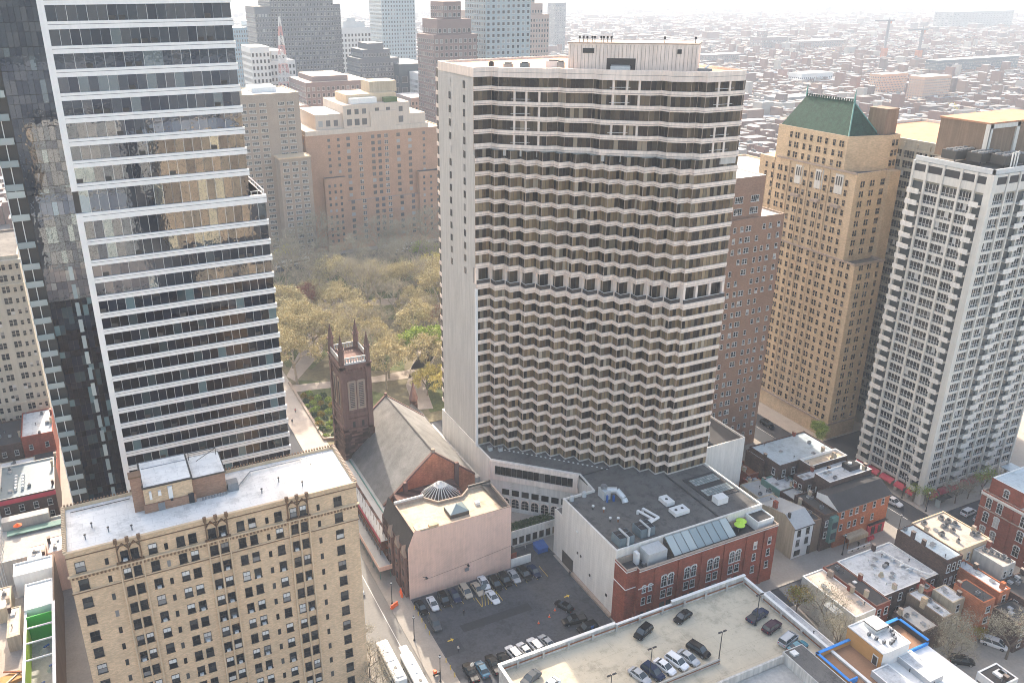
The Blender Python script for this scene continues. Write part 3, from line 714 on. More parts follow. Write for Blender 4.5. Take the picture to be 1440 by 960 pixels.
for i in range(7):
    s = -L/2+3+(L-5)*(i+.5)/7; q2 = c+d*s+nn*.05
    for (z0, z1, st) in ((7.9,9.6,'bare'),(3.6,7.0,'arch')):
        o = bpy.data.objects.new('window', win_mesh(st, 1.9, z1-z0, 'glass_dark', 'white_panel')); C.objects.link(o); o.parent = t; o.matrix_parent_inverse = Matrix.Translation(-Vector(t.location))
        o.location = (q2.x, q2.y, z0); o.rotation_euler = (0, 0, an)
# lower terrace with planter
tt = thing('terrace_garden', 'walled garden terrace below the arcade with a hedge', 'terrace', (91,156,0))
tp = [(82.2,153.2),(96.0,153.2),(98.5,152.2),(84,166.2),(82.2,166.2)]
shell(tt, tp, 0, 4.6, 'hotel_white', 'path', 1.0, .35)
windows(tt, [(83.6+i*1.9,153.2,.6,'y-','bare',1.3,2.0) for i in range(7)], 'glass_hotel_top', 'white_panel')
# loading side
part('service_block', MB().box(91.25,143.95,0,99.5,147.3,12.6,'hotel_white').quad((91.6,144.2,12.63),(99.2,144.2,12.63),(99.2,147.0,12.63),(91.6,147.0,12.63),'gravel'), t)
part('dark_doorway', MB().box(91.12,138.2,KZ,91.25,143.0,3.6,'dark_joint'), t)  # dark panel stands in for the shade inside the open garage doorway
part('base_kerb', MB().box(90.3,121.5,KZ,91.15,137.8,.75,'sandstone'), t)
part('wall_vent', MB().box(91.0,134.8,6.9,91.19,135.2,7.4,'dark_joint').box(91.0,136.2,6.9,91.19,136.6,7.4,'dark_joint').box(91.0,130.8,4.4,91.19,131.2,4.9,'dark_joint').box(91.0,124.0,3.8,91.19,124.5,4.4,'dark_joint').tube((90.95,137,12.6),(91.3,137,12.6),.35,.35,'white_paint'), t)
# white block at the right, behind
t = building('plant_block', 'white blank walled block behind the right end of the hotel tower', 'building', 131.95, 144.2, 146.6, 165.5, 20.2, 'hotel_white', 'dark_roof', par=.5)
solo('air_handler', MB().box(134.3,147.4,19.75,137.4,154.6,21.9,'white_paint').box(135.0,150,21.9,135.9,151,22.0,'black_metal').box(135.0,152,21.9,135.9,153,22.0,'black_metal').box(134.25,147.3,20.6,137.5,147.4,20.8,'gray_metal'), 'long white air handler on the roof of the blank white block', 'roof unit')
# skylights
t = thing('skylight', 'sunken glass skylights in the gravel roof of the annex', 'skylight', (127.6,134,17.1))
m = MB(); m.box(122.0,128.8,17.13,133.4 if False else 131.2,138.4,17.3,'dark_roof'); part('well', m, t)
for (y0, y1, x0, x1) in ((134.6,137.4,123.0,130.6),(130.0,132.8,122.8,130.8)):
    m = MB(); nx = 10
    for i in range(nx):
        for j in range(3):
            a = x0+(x1-x0)*i/nx; b = y0+(y1-y0)*j/3; m.quad((a+.05,b+.05,17.42),(a+(x1-x0)/nx-.05,b+.05,17.42),(a+(x1-x0)/nx-.05,b+.88,17.42),(a+.05,b+.88,17.42),'skylight')
    part('pane', m, t); part('frame', MB().box(x0-.1,y0-.1,17.28,x1+.1,y1+.1,17.4,'frame_dark'), t)
# roof plant
def cooling(x, y, lab):
    t = thing('cooling_unit', lab, 'cooling unit', (x,y,17.1), 'cooling units on the annex roof')
    part('body', MB().box(x-1.9,y-1.6,17.2,x+1.9,y+1.6,19.3,'blue_gray_metal'), t)
    for dx in (-.95, .95):
        part('fan', MB().box(x+dx-.75,y-1.35,19.3,x+dx+.75,y+1.35,19.42,'black_metal').box(x+dx-.6,y-.05,19.42,x+dx+.6,y+.05,19.5,'gray_metal'), t)
    part('duct', MB().box(x-.22,y-1.9,19.5,x+.22,y+1.6,19.75,'steel_light').box(x-.22,y-2.1,17.6,x+.22,y-1.75,19.75,'steel_light'), t)
cooling(94.6,124.3,'blue grey cooling unit at the corner of the annex roof above the blank white wall')
cooling(100.6,125.0,'blue grey cooling unit second from the corner, where the white pipes end')
t = thing('air_duct', 'silver curved ductwork rising from the gravel roof', 'duct', (101,139,17.1))
part('fan_housing', MB().box(99.8,139.4,17.1,101.6,142,19.4,'steel_light').tube((100.7,141,19.4),(100.7,141,20.2),.8,.8,'gray_metal',12), t)
part('elbow', MB().tube((101.4,140.6,19.0),(103.2,139.2,19.2),.75,.75,'steel_light',12).tube((103.2,139.2,19.2),(103.9,137.2,18.0),.75,.7,'steel_light',12).tube((103.9,137.2,18.0),(103.9,136.6,17.15),.7,.8,'steel_light',12), t)
part('leg', MB().box(99.9,138.4,17.1,100.3,138.8,19,'blue_metal').box(101.6,138.2,17.1,102.0,138.6,18.6,'blue_metal'), t)
solo('white_pipe', MB().tube((103.8,131.6,18.0),(105.0,127.2,18.0),.3,.3,'white_paint',8).tube((105.4,131.8,18.0),(106.5,127.4,18.0),.3,.3,'white_paint',8).tube((103.8,131.6,17.1),(103.8,131.6,18.0),.3,.3,'white_paint',8).tube((105.4,131.8,17.1),(105.4,131.8,18.0),.3,.3,'white_paint',8).tube((105.0,127.2,18.0),(101.0,127.6,18.0),.3,.3,'white_paint',8).tube((106.5,127.4,18.0),(103.5,126.6,18.0),.3,.3,'white_paint',8), 'pair of bent white pipes running to the cooling units', 'pipe')
def acbox(x, y, sx, sy, h, lab, fans=2):
    t = thing('air_conditioner', lab, 'air conditioner', (x,y,17.1), 'white air conditioners on the annex roof')
    part('body', MB().box(x-sx/2,y-sy/2,17.35,x+sx/2,y+sy/2,17.35+h,'white_paint').box(x-sx/2+.1,y-sy/2+.1,17.1,x+sx/2-.1,y+sy/2-.1,17.35,'frame_dark'), t)
    for i in range(fans):
        fx = x-sx/2+sx*(i+.6)/(fans+.3); part('fan', MB().tube((fx,y,17.35+h),(fx,y,17.4+h),.36,.36,'black_metal',10), t)
acbox(112.4,132.2,2.2,3.2,1.0,'white air conditioner with one fan on the middle of the annex roof',1)
acbox(112.6,127.8,4.0,2.6,.9,'low white air conditioner with two fans on the middle of the annex roof',2)
acbox(123.8,127.0,3.0,2.2,1.6,'tall white air conditioner just in front of the skylights',0)
for k, (x, y) in enumerate(((95.5,137.5),(97.2,135.6),(96.4,131.8),(98.0,131.0))):
    solo('roof_vent', MB().tube((x,y,17.1),(x,y,18.0),.16,.16,'rust' if k%2 else 'black_metal',8).tube((x,y,18.0),(x,y,18.3),.32,.32,'white_paint',8), 'small round vent on the left part of the annex gravel roof', 'vent', 'vents on the annex roof')
for k in range(24):
    x, y = (99.5+k*.62, 147.8-k*.35) if k < 0 else (88.5+k*.85, 171.0-k*.88)
    solo('paving_slab', MB().box(x,y,17.11,x+.42,y+.42,17.2,'mark_white'), 'small white slab in the row crossing the podium roof', 'paving slab', 'white slabs in a row on the podium roof')
for k, (x, y) in enumerate(((88.3,170.6),(97.0,166.4-1.2),(98.9,163.2),(86.0,172.0))):
    x += 0; solo('roof_unit', MB().box(x-.5,y-.5,17.1,x+.5,y+.5,18.2,'steel_light').box(x-.6,y-.6,18.2,x+.6,y+.6,18.3,'gray_metal'), 'small pale metal unit on the podium roof below the zigzag tower', 'roof unit', 'small units on the podium roof')
for k, (x, y) in enumerate(((93.0,142.8),(96.6,143.0))):
    solo('roof_vent', MB().tube((x,y,17.1),(x,y,18.4),.55,.45,'steel_light',10), 'round silver vent at the back edge of the annex roof', 'vent', 'silver vents at the back edge of the annex roof')
# brick front of the annex
t = thing('brick_hall', 'red brick hall with white arched windows in front of the annex', 'building', (111,119,0))
bp = [(90.9,121.6),(90.9,117.3),(93.5,117.3),(93.5,116.3),(131.9,116.3),(131.9,121.6)]
shell(t, bp, 0, 15.7, 'red_brick', 'dark_roof', 1.5, .3, 'sandstone')
m = MB()
for (x0, x1, y) in ((90.85,93.55,117.3),(93.45,131.95,116.3)):
    m.box(x0,y-.12,15.1,x1,y,15.25,'white_paint'); m.box(x0,y-.22,15.5,x1,y,15.72,'sandstone')
    m.box(x0,y-.12,10.6,x1 if x1 < 94 else 97.6,y,10.75,'white_paint')
m.box(90.78,117.2,15.1,90.9,121.6,15.25,'white_paint'); m.box(90.78,117.2,10.6,90.9,121.6,10.75,'white_paint')
part('string_course', m, t)
for x in (97.8,104.1,110.4,116.7,123.0,128.2):
    part('pilaster', MB().box(x-.35,116.05,0,x+.35,116.3,14.9,'red_brick'), t)
W = []
for x in (100.2,102.0,106.4,108.2,112.7,114.5,118.9,120.7):
    W.append((x,116.3,9.2,'y-','arch',1.35,2.9)); W.append((x,116.3,6.2,'y-','sash',1.2,2.0)); W.append((x,116.3,2.4,'y-','bare',1.3,2.6))
for x in (95.0,96.6): W += [(x,116.3,9.4,'y-','arch',.8,1.7),(x,116.3,6.2,'y-','sash',.9,1.8),(x,116.3,2.4,'y-','bare',.9,1.8)]
for x in (125.6,129.8): W += [(x,116.3,10.8,'y-','sash',.9,1.8),(x,116.3,7.6,'y-','sash',.9,1.8),(x,116.3,4.2,'y-','sash',.9,1.8)]
windows(t, W)
part('canopy', MB().box(99,115.0,3.0,103,116.3,3.2,'black_metal'), t)
t = thing('sloping_skylight', 'long sloping grey glass skylight between the annex roof and the brick hall', 'skylight', (112,119.5,14.2))
m = MB()
for i in range(8):
    x0 = 103.6+i*2.15; m.quad((x0+.06,117.6,15.0),(x0+2.09,117.6,15.0),(x0+2.09,121.4,17.45),(x0+.06,121.4,17.45),'skylight')
part('pane', m, t)
m = MB()
m.add([(103.5,117.5,14.2),(103.5,121.6,14.2),(103.5,121.6,17.4),(103.5,117.5,14.95)],[(0,1,2,3)],'frame_dark'); m.add([(120.9,117.5,14.2),(120.9,121.6,14.2),(120.9,121.6,17.4),(120.9,117.5,14.95)],[(3,2,1,0)],'frame_dark')
m.quad((103.5,117.5,14.2),(120.9,117.5,14.2),(120.9,117.5,14.98),(103.5,117.5,14.98),'frame_dark')
for i in range(9):
    x0 = 103.6+i*2.15; m.add([(x0-.05,117.55,15.05),(x0+.05,117.55,15.05),(x0+.05,121.4,17.52),(x0-.05,121.4,17.52)],[(0,1,2,3)],'frame_dark')
part('frame', m, t)
t = thing('plant_housing', 'pale grey metal housing at the left end of the brick hall roof', 'roof unit', (99.4,119.5,14.2))
part('body', MB().box(97.0,118.0,14.2,101.9,121.3,17.2,'steel_light'), t); part('duct', MB().box(95.0,119.5,14.2,95.8,120.8,17.0,'white_paint').box(96.1,118.4,14.2,96.9,119.2,14.8,'gray_metal'), t)
t = thing('stair_block', 'small white stair block at the right end of the brick hall roof', 'roof structure', (128.8,119.5,14.2)); shell(t, rect(126.9,117.6,131.7,121.65), 14.2, 16.6, 'white_paint', 'dark_roof', .3, .25)
for k, (x, y) in enumerate(((123.2,119.4),(124.6,120.4))):
    t = thing('parasol', ['lime green parasol on the brick hall terrace, the nearer of two','lime green parasol on the brick hall terrace, the one behind'][k], 'parasol', (x,y,14.2), 'lime parasols on the brick hall roof')
    part('pole', MB().tube((x,y,14.2),(x,y,16.6),.04,.04,'gray_metal'), t); part('canopy', MB().tube((x,y,16.0),(x,y,16.6),1.25,.08,'lime',12), t)
# ================================================================== church
t = thing('church', 'brown stone church with a steep grey slate roof and square pinnacled tower', 'church', (67,190,0))
m = MB(); m.prism(rect(56.8,173.5,81.2,208), 0, 8.2, 'brownstone'); part('wall', m, t)
RX, RZ = 70.3, 20.0
m = MB()
for y0, y1, s in ((173.0,208.4,0),):
    e = 56.3; f_ = 82.0; ez, fz = 7.9, 10.6
    m.quad((e,y0,ez),(e,y1,ez),(RX,y1,RZ),(RX,y0,RZ),'slate'); m.quad((RX,y0,RZ),(RX,y1,RZ),(f_,y1,fz),(f_,y0,fz),'slate')
    m.quad((e,y0,ez-.25),(RX,y0,RZ-.3),(RX,y1,RZ-.3),(e,y1,ez-.25),'frame_dark'); m.quad((RX,y0,RZ-.3),(f_,y0,fz-.25),(f_,y1,fz-.25),(RX,y1,RZ-.3),'frame_dark')
m.f = [list(reversed(f)) if i < 2 else f for i, f in enumerate(m.f)]
rf = part('roof', m, t)
part('ridge_cap', MB().box(RX-.18,173,RZ-.05,RX+.18,208.5,RZ+.12,'dark_roof'), rf)
m = MB()
for y in (173.0, 208.0):
    m = MB(); m.add([(56.6,y,7.9),(RX,y,RZ+.0),(82,y,10.5),(82,y,0),(56.6,y,0),(56.6,y+.45,7.9),(RX,y+.45,RZ),(82,y+.45,10.5),(82,y+.45,0),(56.6,y+.45,0)],[(0,4,3,2,1),(5,6,7,8,9)],'gable_brick' if y < 180 else 'brownstone')
    part('gable', m, t)
m = MB()
for y in (172.75, 208.1):
    for (xa, za, xb, zb) in ((56.3,7.9,RX,RZ+.1),(RX,RZ+.1,82.0,10.6)):
        m.add([(xa,y,za-.3),(xb,y,zb-.3),(xb,y,zb+.25),(xa,y,za+.25),(xa,y+.7,za-.3),(xb,y+.7,zb-.3),(xb,y+.7,zb+.25),(xa,y+.7,za+.25)],[(0,1,2,3),(7,6,5,4),(3,2,6,7),(1,0,4,5)],'brownstone_trim')
for x, zz in ((62.3,13.5),(76.6,15.6)): m.box(x-.5,172.2,4,x+.5,173.0,zz,'brownstone_trim')
m.box(RX-.4,172.7,RZ,RX+.4,173.4,RZ+.9,'sandstone'); m.box(RX-.35,208,RZ,RX+.35,208.7,RZ+.9,'brownstone_trim')
part('coping', m, t)
part('side_aisle', MB().box(53.4,163,0,56.8,199.5,6.9,'brownstone').quad((53.2,163,6.6),(56.9,163,7.9),(56.9,199.5,7.9),(53.2,199.5,6.6),'metal_roof').box(55.4,163,7.5,55.6,199,7.9,'copper'), t); part('lean_to', MB().box(82.2,173,0,83.5,205,9.2,'dirty_white'), t)
# east porch with small spire by the hotel
part('porch', MB().prism(rect(78.5,208.5,83.5,216), 0, 8.5, 'brownstone').quad((78.2,208.2,8.6),(81,208.2,11.5),(81,216,11.5),(78.2,216,8.6),'dark_roof').quad((81,208.2,11.5),(83.8,208.2,8.6),(83.8,216,8.6),(81,216,11.5),'dark_roof').tube((82.5,218,0),(82.5,218,12),1.4,1.3,'brownstone',8).tube((82.5,218,12),(82.5,218,17.5),1.5,.1,'brownstone_trim',8), t)
# tower
tw = part('tower', MB().box(55.2,199.8,0,63.2,210.2,16.2,'brownstone').box(55.35,199.95,16.2,63.05,210.05,35.6,'brownstone_trim'), t)
m = MB()
for z0, z1, e in ((16.0,16.6,.45),(19.2,19.7,.35),(20.2,21.2,.2),(33.0,33.4,.2),(34.6,35.6,.45),(35.6,36.0,.7)):
    m.box(55.35-e,199.95-e,z0,63.05+e,210.05+e,z1,'brownstone_trim')
for i in range(9): m.box(55.5+i*.9,199.4,34.0,55.9+i*.9,199.9,34.7,'brownstone_trim')
for i in range(11): m.box(54.8,200.1+i*.95,34.0,55.3,200.5+i*.95,34.7,'brownstone_trim')
part('string_course', m, tw)
for cx, cy in ((55.6,200.2),(62.8,200.2),(62.8,209.8),(55.6,209.8)):
    part('buttress', MB().obox(cx,cy,0,1.7,1.7,0,16,'brownstone').obox(cx,cy,0,1.4,1.4,16,36,'brownstone_trim'), tw)
    part('pinnacle', MB().tube((cx,cy,35.5),(cx,cy,40.2),.85,.75,'brownstone_trim',8).tube((cx,cy,40.2),(cx,cy,40.6),1.0,1.0,'brownstone_trim',8).tube((cx,cy,40.6),(cx,cy,44.6),.78,.06,'brownstone_trim',8), tw)
m = MB()
for (x0,y0,x1,y1) in ((56.2,199.6,62.2,199.9),(56.2,210.0,62.2,210.3),(55.1,201,55.4,209),(63.0,201,63.3,209)):
    m.box(x0,y0,36.0,x1,y1,36.5,'frame_white' if y0<200 else 'brownstone_trim'); m.box(x0,y0,37.6,x1,y1,38.0,'dirty_white')
    lx = max(x1-x0, y1-y0); n = int(lx/.75)
    for i in range(n):
        f = (i+.5)/n
        if x1-x0 > y1-y0: m.box(x0+lx*f-.18,y0+.03,36.5,x0+lx*f+.18,y1-.03,37.6,'dirty_white')
        else: m.box(x0+.03,y0+lx*f-.18,36.5,x1-.03,y0+lx*f+.18,37.6,'dirty_white')
part('balustrade', m, tw)
for cx in (57.9, 60.5):
    part('belfry_window', MB().box(cx-1.15,199.75,22.2,cx+1.15,199.94,31.0,'sandstone').box(cx-.62,199.68,22.8,cx+.62,199.74,30.2,'dark_joint'), tw)
    m = MB()
    for i in range(14): m.add([(cx-.6,199.5,22.9+i*.53),(cx+.6,199.5,22.9+i*.53),(cx+.6,199.68,23.1+i*.53),(cx-.6,199.68,23.1+i*.53)],[(0,1,2,3)],'sandstone')
    part('louvre', m, tw)
for cy in (203, 207): part('belfry_window', MB().box(55.15,cy-1.1,22.2,55.34,cy+1.1,31,'sandstone').box(55.08,cy-.5,22.8,55.14,cy+.5,30.2,'dark_joint'), tw)
m = MB()
for cx in (57.9, 60.5):
    n = 10
    for i in range(n):
        a, b = math.pi*i/n, math.pi*(i+1)/n; P = lambda q, r: (cx+r*math.cos(q), 199.55, 31.0+r*math.sin(q))
        m.quad(P(a,.9),P(b,.9),P(b,1.3),P(a,1.3),'brownstone_trim')
    m.box(cx-.35,199.7,16.9,cx+.35,199.78,18.6,'dark_joint')
part('arch', m, tw)
# rear hall with pink party wall
t = thing('parish_house', 'parish house with a blank pink party wall above the parking lot', 'building', (66,152,0))
pp = [(54.4,146.35),(78.7,146.35),(79.0,157.8),(72.9,157.8),(70.2,155.5),(64.2,155.7),(61.7,158.9),(54.4,159.0)]
shell(t, pp, 0, 17.6, 'brownstone', 'tan_roof', .7, .35, 'sandstone')
m = MB(); m.poly([(52.75,146.2,0),(78.75,146.2,0),(78.75,146.2,17.6),(56.2,146.2,17.7),(54.6,146.2,18.5),(52.75,146.2,14.0)],'pink_stucco')
m.quad((78.8,146.2,0),(78.8,157.7,0),(78.8,157.7,17.5),(78.8,146.2,17.5),'brownstone')
part('party_wall', m, t)
part('front', MB().box(52.8,146.3,0,54.4,163.5,12.5,'brownstone').quad((52.8,146.3,12.5),(54.4,146.3,17.3),(54.4,163,17.3),(52.8,163,12.5),'dark_roof'), t)
for y in (148.5,152.5,157):
    part('gabled_bay', MB().box(52.2,y-1.3,0,52.8,y+1.3,11.0,'brownstone_trim').add([(52.2,y-1.3,11),(52.2,y+1.3,11),(52.2,y,13.6),(53.6,y-1.3,11),(53.6,y+1.3,11),(53.6,y,13.6)],[(1,0,2),(0,3,5,2),(4,1,2,5)],'sandstone'), t)
W = [(52.2,y,z0,'x-','bare',1.0,1.8) for y in (148.5,152.5,157) for z0 in (2.0,5.4,8.6)]
windows(t, W, 'glass_win', 'sandstone')
part('parapet_step', MB().box(58.2,146.4,17.6,60.4,147.3,18.3,'tan_brick').box(55.0,146.4,17.62,58.0,148.6,18.0,'tan_roof'), t)
part('side_slope', MB().quad((77.0,146.8,17.1),(78.6,146.6,17.0),(78.7,157.4,17.0),(76.2,157.4,17.7),'dark_roof'), t)
m = MB(); m.box(54.4,158.8,16.9,61.8,159.15,18.1,'frame_white'); m.box(72.9,157.6,16.9,79.0,157.95,18.1,'frame_dark'); part('rear_parapet', m, t)
t = thing('pyramid_skylight', 'small pyramid skylight on the tan roof of the parish house', 'skylight', (66.5,150.5,17))
part('kerb', MB().box(64.3,148.6,16.9,69.0,152.6,17.9,'frame_dark'), t)
part('pane', MB().add([(64.3,148.6,17.92),(69,148.6,17.92),(69,152.6,17.92),(64.3,152.6,17.92),(66.6,150.6,19.2)],[(0,1,4),(1,2,4),(2,3,4),(3,0,4)],'skylight'), t)
solo('roof_hatch', MB().box(71.8,151.0,16.9,72.9,152.0,17.6,'white_paint'), 'small white roof hatch on the tan parish house roof', 'roof hatch')
t = thing('glass_dome', 'conical ribbed glass skylight between the church gable and the pink walled hall', 'skylight', (67.2,161.6,12))
m = MB(); cx, cy, n = 67.2, 161.4, 24
for i in range(n):
    a, b = 2*math.pi*i/n+.03, 2*math.pi*(i+1)/n-.03
    m.quad((cx+5.0*math.cos(a),cy+5.0*math.sin(a),14.6),(cx+5.0*math.cos(b),cy+5.0*math.sin(b),14.6),(cx+.8*math.cos(b),cy+.8*math.sin(b),18.4),(cx+.8*math.cos(a),cy+.8*math.sin(a),18.4),'dark_joint')
part('pane', m, t)
m = MB()
for i in range(n):
    a = 2*math.pi*i/n; m.tube((cx+5.05*math.cos(a),cy+5.05*math.sin(a),14.65),(cx+.8*math.cos(a),cy+.8*math.sin(a),18.5),.12,.10,'white_roof',4,False)
part('rib', m, t); part('cap', MB().tube((cx,cy,17.9),(cx,cy,19.0),1.7,.1,'white_roof',8), t)
part('base', MB().prism([(59,157),(75.5,157),(75.5,173),(59,173)], 0, 10.8, 'brownstone').tube((cx,cy,10.8),(cx,cy,14.6),6.3,5.1,'red_awning',16), t)
# scaffold and sidewalk shed along the church
t = thing('scaffold', 'pipe scaffold with red netting edge along the street side of the church', 'scaffold', (51.5,175,0))
m = MB(); ys = [160.5+i*2.15 for i in range(17)]
for z0 in (2.9,4.9,6.9):
    m.box(51.0,160,z0,52.9,196,z0+.08,'rust')
    m.tube((51.0,160,z0+.9),(51.0,196,z0+.9),.05,.05,'gray_metal',4)
part('platform', m, t)
m = MB()
for y in ys:
    for x in (51.0,52.4): m.tube((x,y,0),(x,y,9.0),.05,.05,'brown_trim',4)
    m.tube((51.0,y,3),(51.0,y+2.15,5),.035,.035,'brown_trim',4); m.tube((51.0,y,5),(51.0,y+2.15,7),.035,.035,'brown_trim',4)
part('upright', m, t, kind='stuff')
part('netting', MB().box(50.9,160,6.9,50.95,195,7.9,'red_awning').box(50.95,160,7.3,53.2,195.5,7.35,'metal_roof'), t)
m = MB()
for i in range(10):
    z0 = 3+i*.9
    m.tube((52.9,160.2,z0),(55.4,160.2,z0),.05,.05,'brown_trim',4); m.tube((52.9,160.2,z0),(54.9,160.2,z0+.9),.035,.035,'gray_metal',4)
m.tube((52.9,160.2,0),(52.9,160.2,13),.06,.06,'brown_trim',4); m.tube((54.2,160.2,0),(54.2,160.2,13),.06,.06,'brown_trim',4)
part('brace', m, t)
t = thing('sidewalk_shed', 'grey roofed sidewalk shed over the pavement beside the church', 'sidewalk shed', (50,166,0))
part('roof', MB().box(48.9,155.4,3.0,51.9,186,3.2,'metal_roof'), t)
part('parapet', MB().box(48.8,155.3,2.7,48.9,186,3.9,'pink_stucco').box(48.8,155.25,2.7,52,155.35,3.9,'pink_stucco'), t)
m = MB()
for i in range(13):
    for x in (49.1,51.6): m.tube((x,155.8+i*2.45,0),(x,155.8+i*2.45,3),.07,.07,'green_shed',5)
part('post', m, t)
# ================================================================== parking garage
t = thing('parking_garage', 'parking garage with an open pale concrete top deck and white parapets', 'parking garage', (86,80,0))
m = MB(); m.prism(rect(56.6,40,115.6,109.1), 0, 10.0, 'dirty_white'); part('wall', m, t)
part('deck', MB().quad((56.9,40,10.02),(115.4,40,10.02),(115.4,108.9,10.02),(56.9,108.9,10.02),'concrete_deck'), t)
m = MB()
def par(x0, y0, x1, y1, z1): m.box(x0,y0,10.0,x1,y1,z1,'dirty_white'); m.box(x0-.06,y0-.06,z1,x1+.06,y1+.06,z1+.14,'white_paint')
par(56.4,108.7,82.5,109.2,11.7); par(82.5,108.75,96.5,109.15,11.2); par(96.5,108.7,115.9,109.2,12.0)
par(56.3,60,56.8,108.6,11.7); par(115.4,60,115.9,108.6,11.6)
part('parapet', m, t)
m = MB(); m.box(57,108.35,10.9,115,108.45,11.15,'rust')
for i in range(10): m.box(60+i*5.6,108.3,10.02,60.5+i*5.6,108.68,11.5,'concrete')
for i in range(7): m.box(115.0,70+i*5.4,10.02,115.35,70.5+i*5.4,11.2,'concrete')
m.box(115.1,62,10.7,115.2,108,10.95,'rust')
part('guard_rail', m, t)
m = MB(); m.box(79.5,92.7,10.0,95.4,93.0,11.2,'concrete'); m.box(79.5,92.65,10.6,95.4,92.7,10.8,'rust')
part('low_wall', m, t)
part('stair_tower', MB().prism(rect(106.2,70,111.0,88.0),10.0,12.6,'dirty_white').quad((106.4,70,12.62),(110.8,70,12.62),(110.8,87.8,12.62),(106.4,87.8,12.62),'gravel').box(84,87.5,10.02,106.2,87.9,12.0,'dirty_white').box(84,70,10.05,106.2,87.4,10.3,'concrete').box(107,86,12.6,108.3,87.2,13.0,'steel_light'), t)
def lamp(x, y, z, h, lab, group, heads=1, col='black_metal'):
    t = thing('street_lamp', lab, 'street lamp', (x,y,z), group)
    part('pole', MB().tube((x,y,z),(x,y,z+h),.11,.07,col,6).tube((x,y,z),(x,y,z+.5),.26,.14,col,8), t)
    if heads == 1: part('lantern', MB().tube((x,y,z+h),(x,y,z+h+.15),.3,.28,col,8).tube((x,y,z+h+.15),(x,y,z+h+.55),.26,.12,'frame_white',8).tube((x,y,z+h+.55),(x,y,z+h+.7),.2,.04,col,8), t)
    else:
        for s in (-1,1): part('lamp_head', MB().box(x+s*.15,y-.14,z+h-.02,x+s*.95,y+.14,z+h+.14,col), t)
    return t
lamp(95.2,92.9,10.02,7.6,'tall lamp post standing at the end of the low wall on the garage deck','lamp posts on the garage deck',2)
lamp(108.9,97.8,10.02,7.6,'tall lamp post beside the dark pickup on the garage deck','lamp posts on the garage deck',2)
lamp(80.8,95.1,10.02,7.6,'tall lamp post between the first two cars of the garage row','lamp posts on the garage deck',2)
lamp(70.5,92.9,10.02,7.6,'tall lamp post at the lower left of the garage deck','lamp posts on the garage deck',2)
lamp(48.9,133.7,KZ,6.0,'black lamp post on the pavement beside the parking lot','lamp posts along the church street')
lamp(49.4,120.8,KZ,6.2,'black lamp post at the bottom of the pavement near the buses','lamp posts along the church street')
lamp(48.6,146.6,KZ,5.6,'black lamp post by the orange barriers and sidewalk shed','lamp posts along the church street')
lamp(154.4,115.6,KZ,5.5,'black lamp post in front of the orange brick corner bar','lamp posts along the row house street')
lamp(173.6,115.6,KZ,5.5,'black lamp post at the street corner beside the crosswalk','lamp posts along the row house street')
lamp(188.8,119.4,KZ,5.5,'black lamp post on the plaza corner below the white tower','lamp posts by the white tower')
lamp(182.2+6.2,126.5,KZ,6.5,'black lamp post beside the white van at the foot of the white tower','lamp posts by the white tower')
# ================================================================== cars
def car_kind(kind):
    K = dict(
     sedan=dict(L=4.7, st=[(-2.35,.38,.78,.74),(-2.2,.28,.95,.86),(-1.3,.22,1.0,.9),(.9,.22,.95,.9),(1.9,.26,.82,.86),(2.32,.38,.62,.7)], cab=(-1.75,1.15,-1.05,.25,.98,1.44)),
     suv=dict(L=4.8, st=[(-2.4,.45,1.0,.8),(-2.3,.36,1.12,.92),(-1.2,.3,1.12,.95),(1.0,.3,1.1,.95),(2.0,.34,1.0,.9),(2.38,.45,.8,.78)], cab=(-2.2,1.35,-1.9,.55,1.1,1.75)),
     van=dict(L=5.1, st=[(-2.55,.42,1.0,.84),(-2.45,.34,1.1,.95),(-1.2,.28,1.1,.97),(1.2,.28,1.08,.97),(2.2,.32,.9,.92),(2.52,.42,.7,.8)], cab=(-2.45,1.95,-2.25,.75,1.08,1.82)),
     pickup=dict(L=5.6, st=[(-2.8,.5,1.1,.86),(-2.7,.42,1.15,.96),(-.8,.36,1.15,.98),(1.2,.36,1.15,.98),(2.4,.4,1.02,.94),(2.8,.5,.85,.82)], cab=(-.75,1.5,-.55,.75,1.13,1.85)))
    return K[kind]
_cars = {}
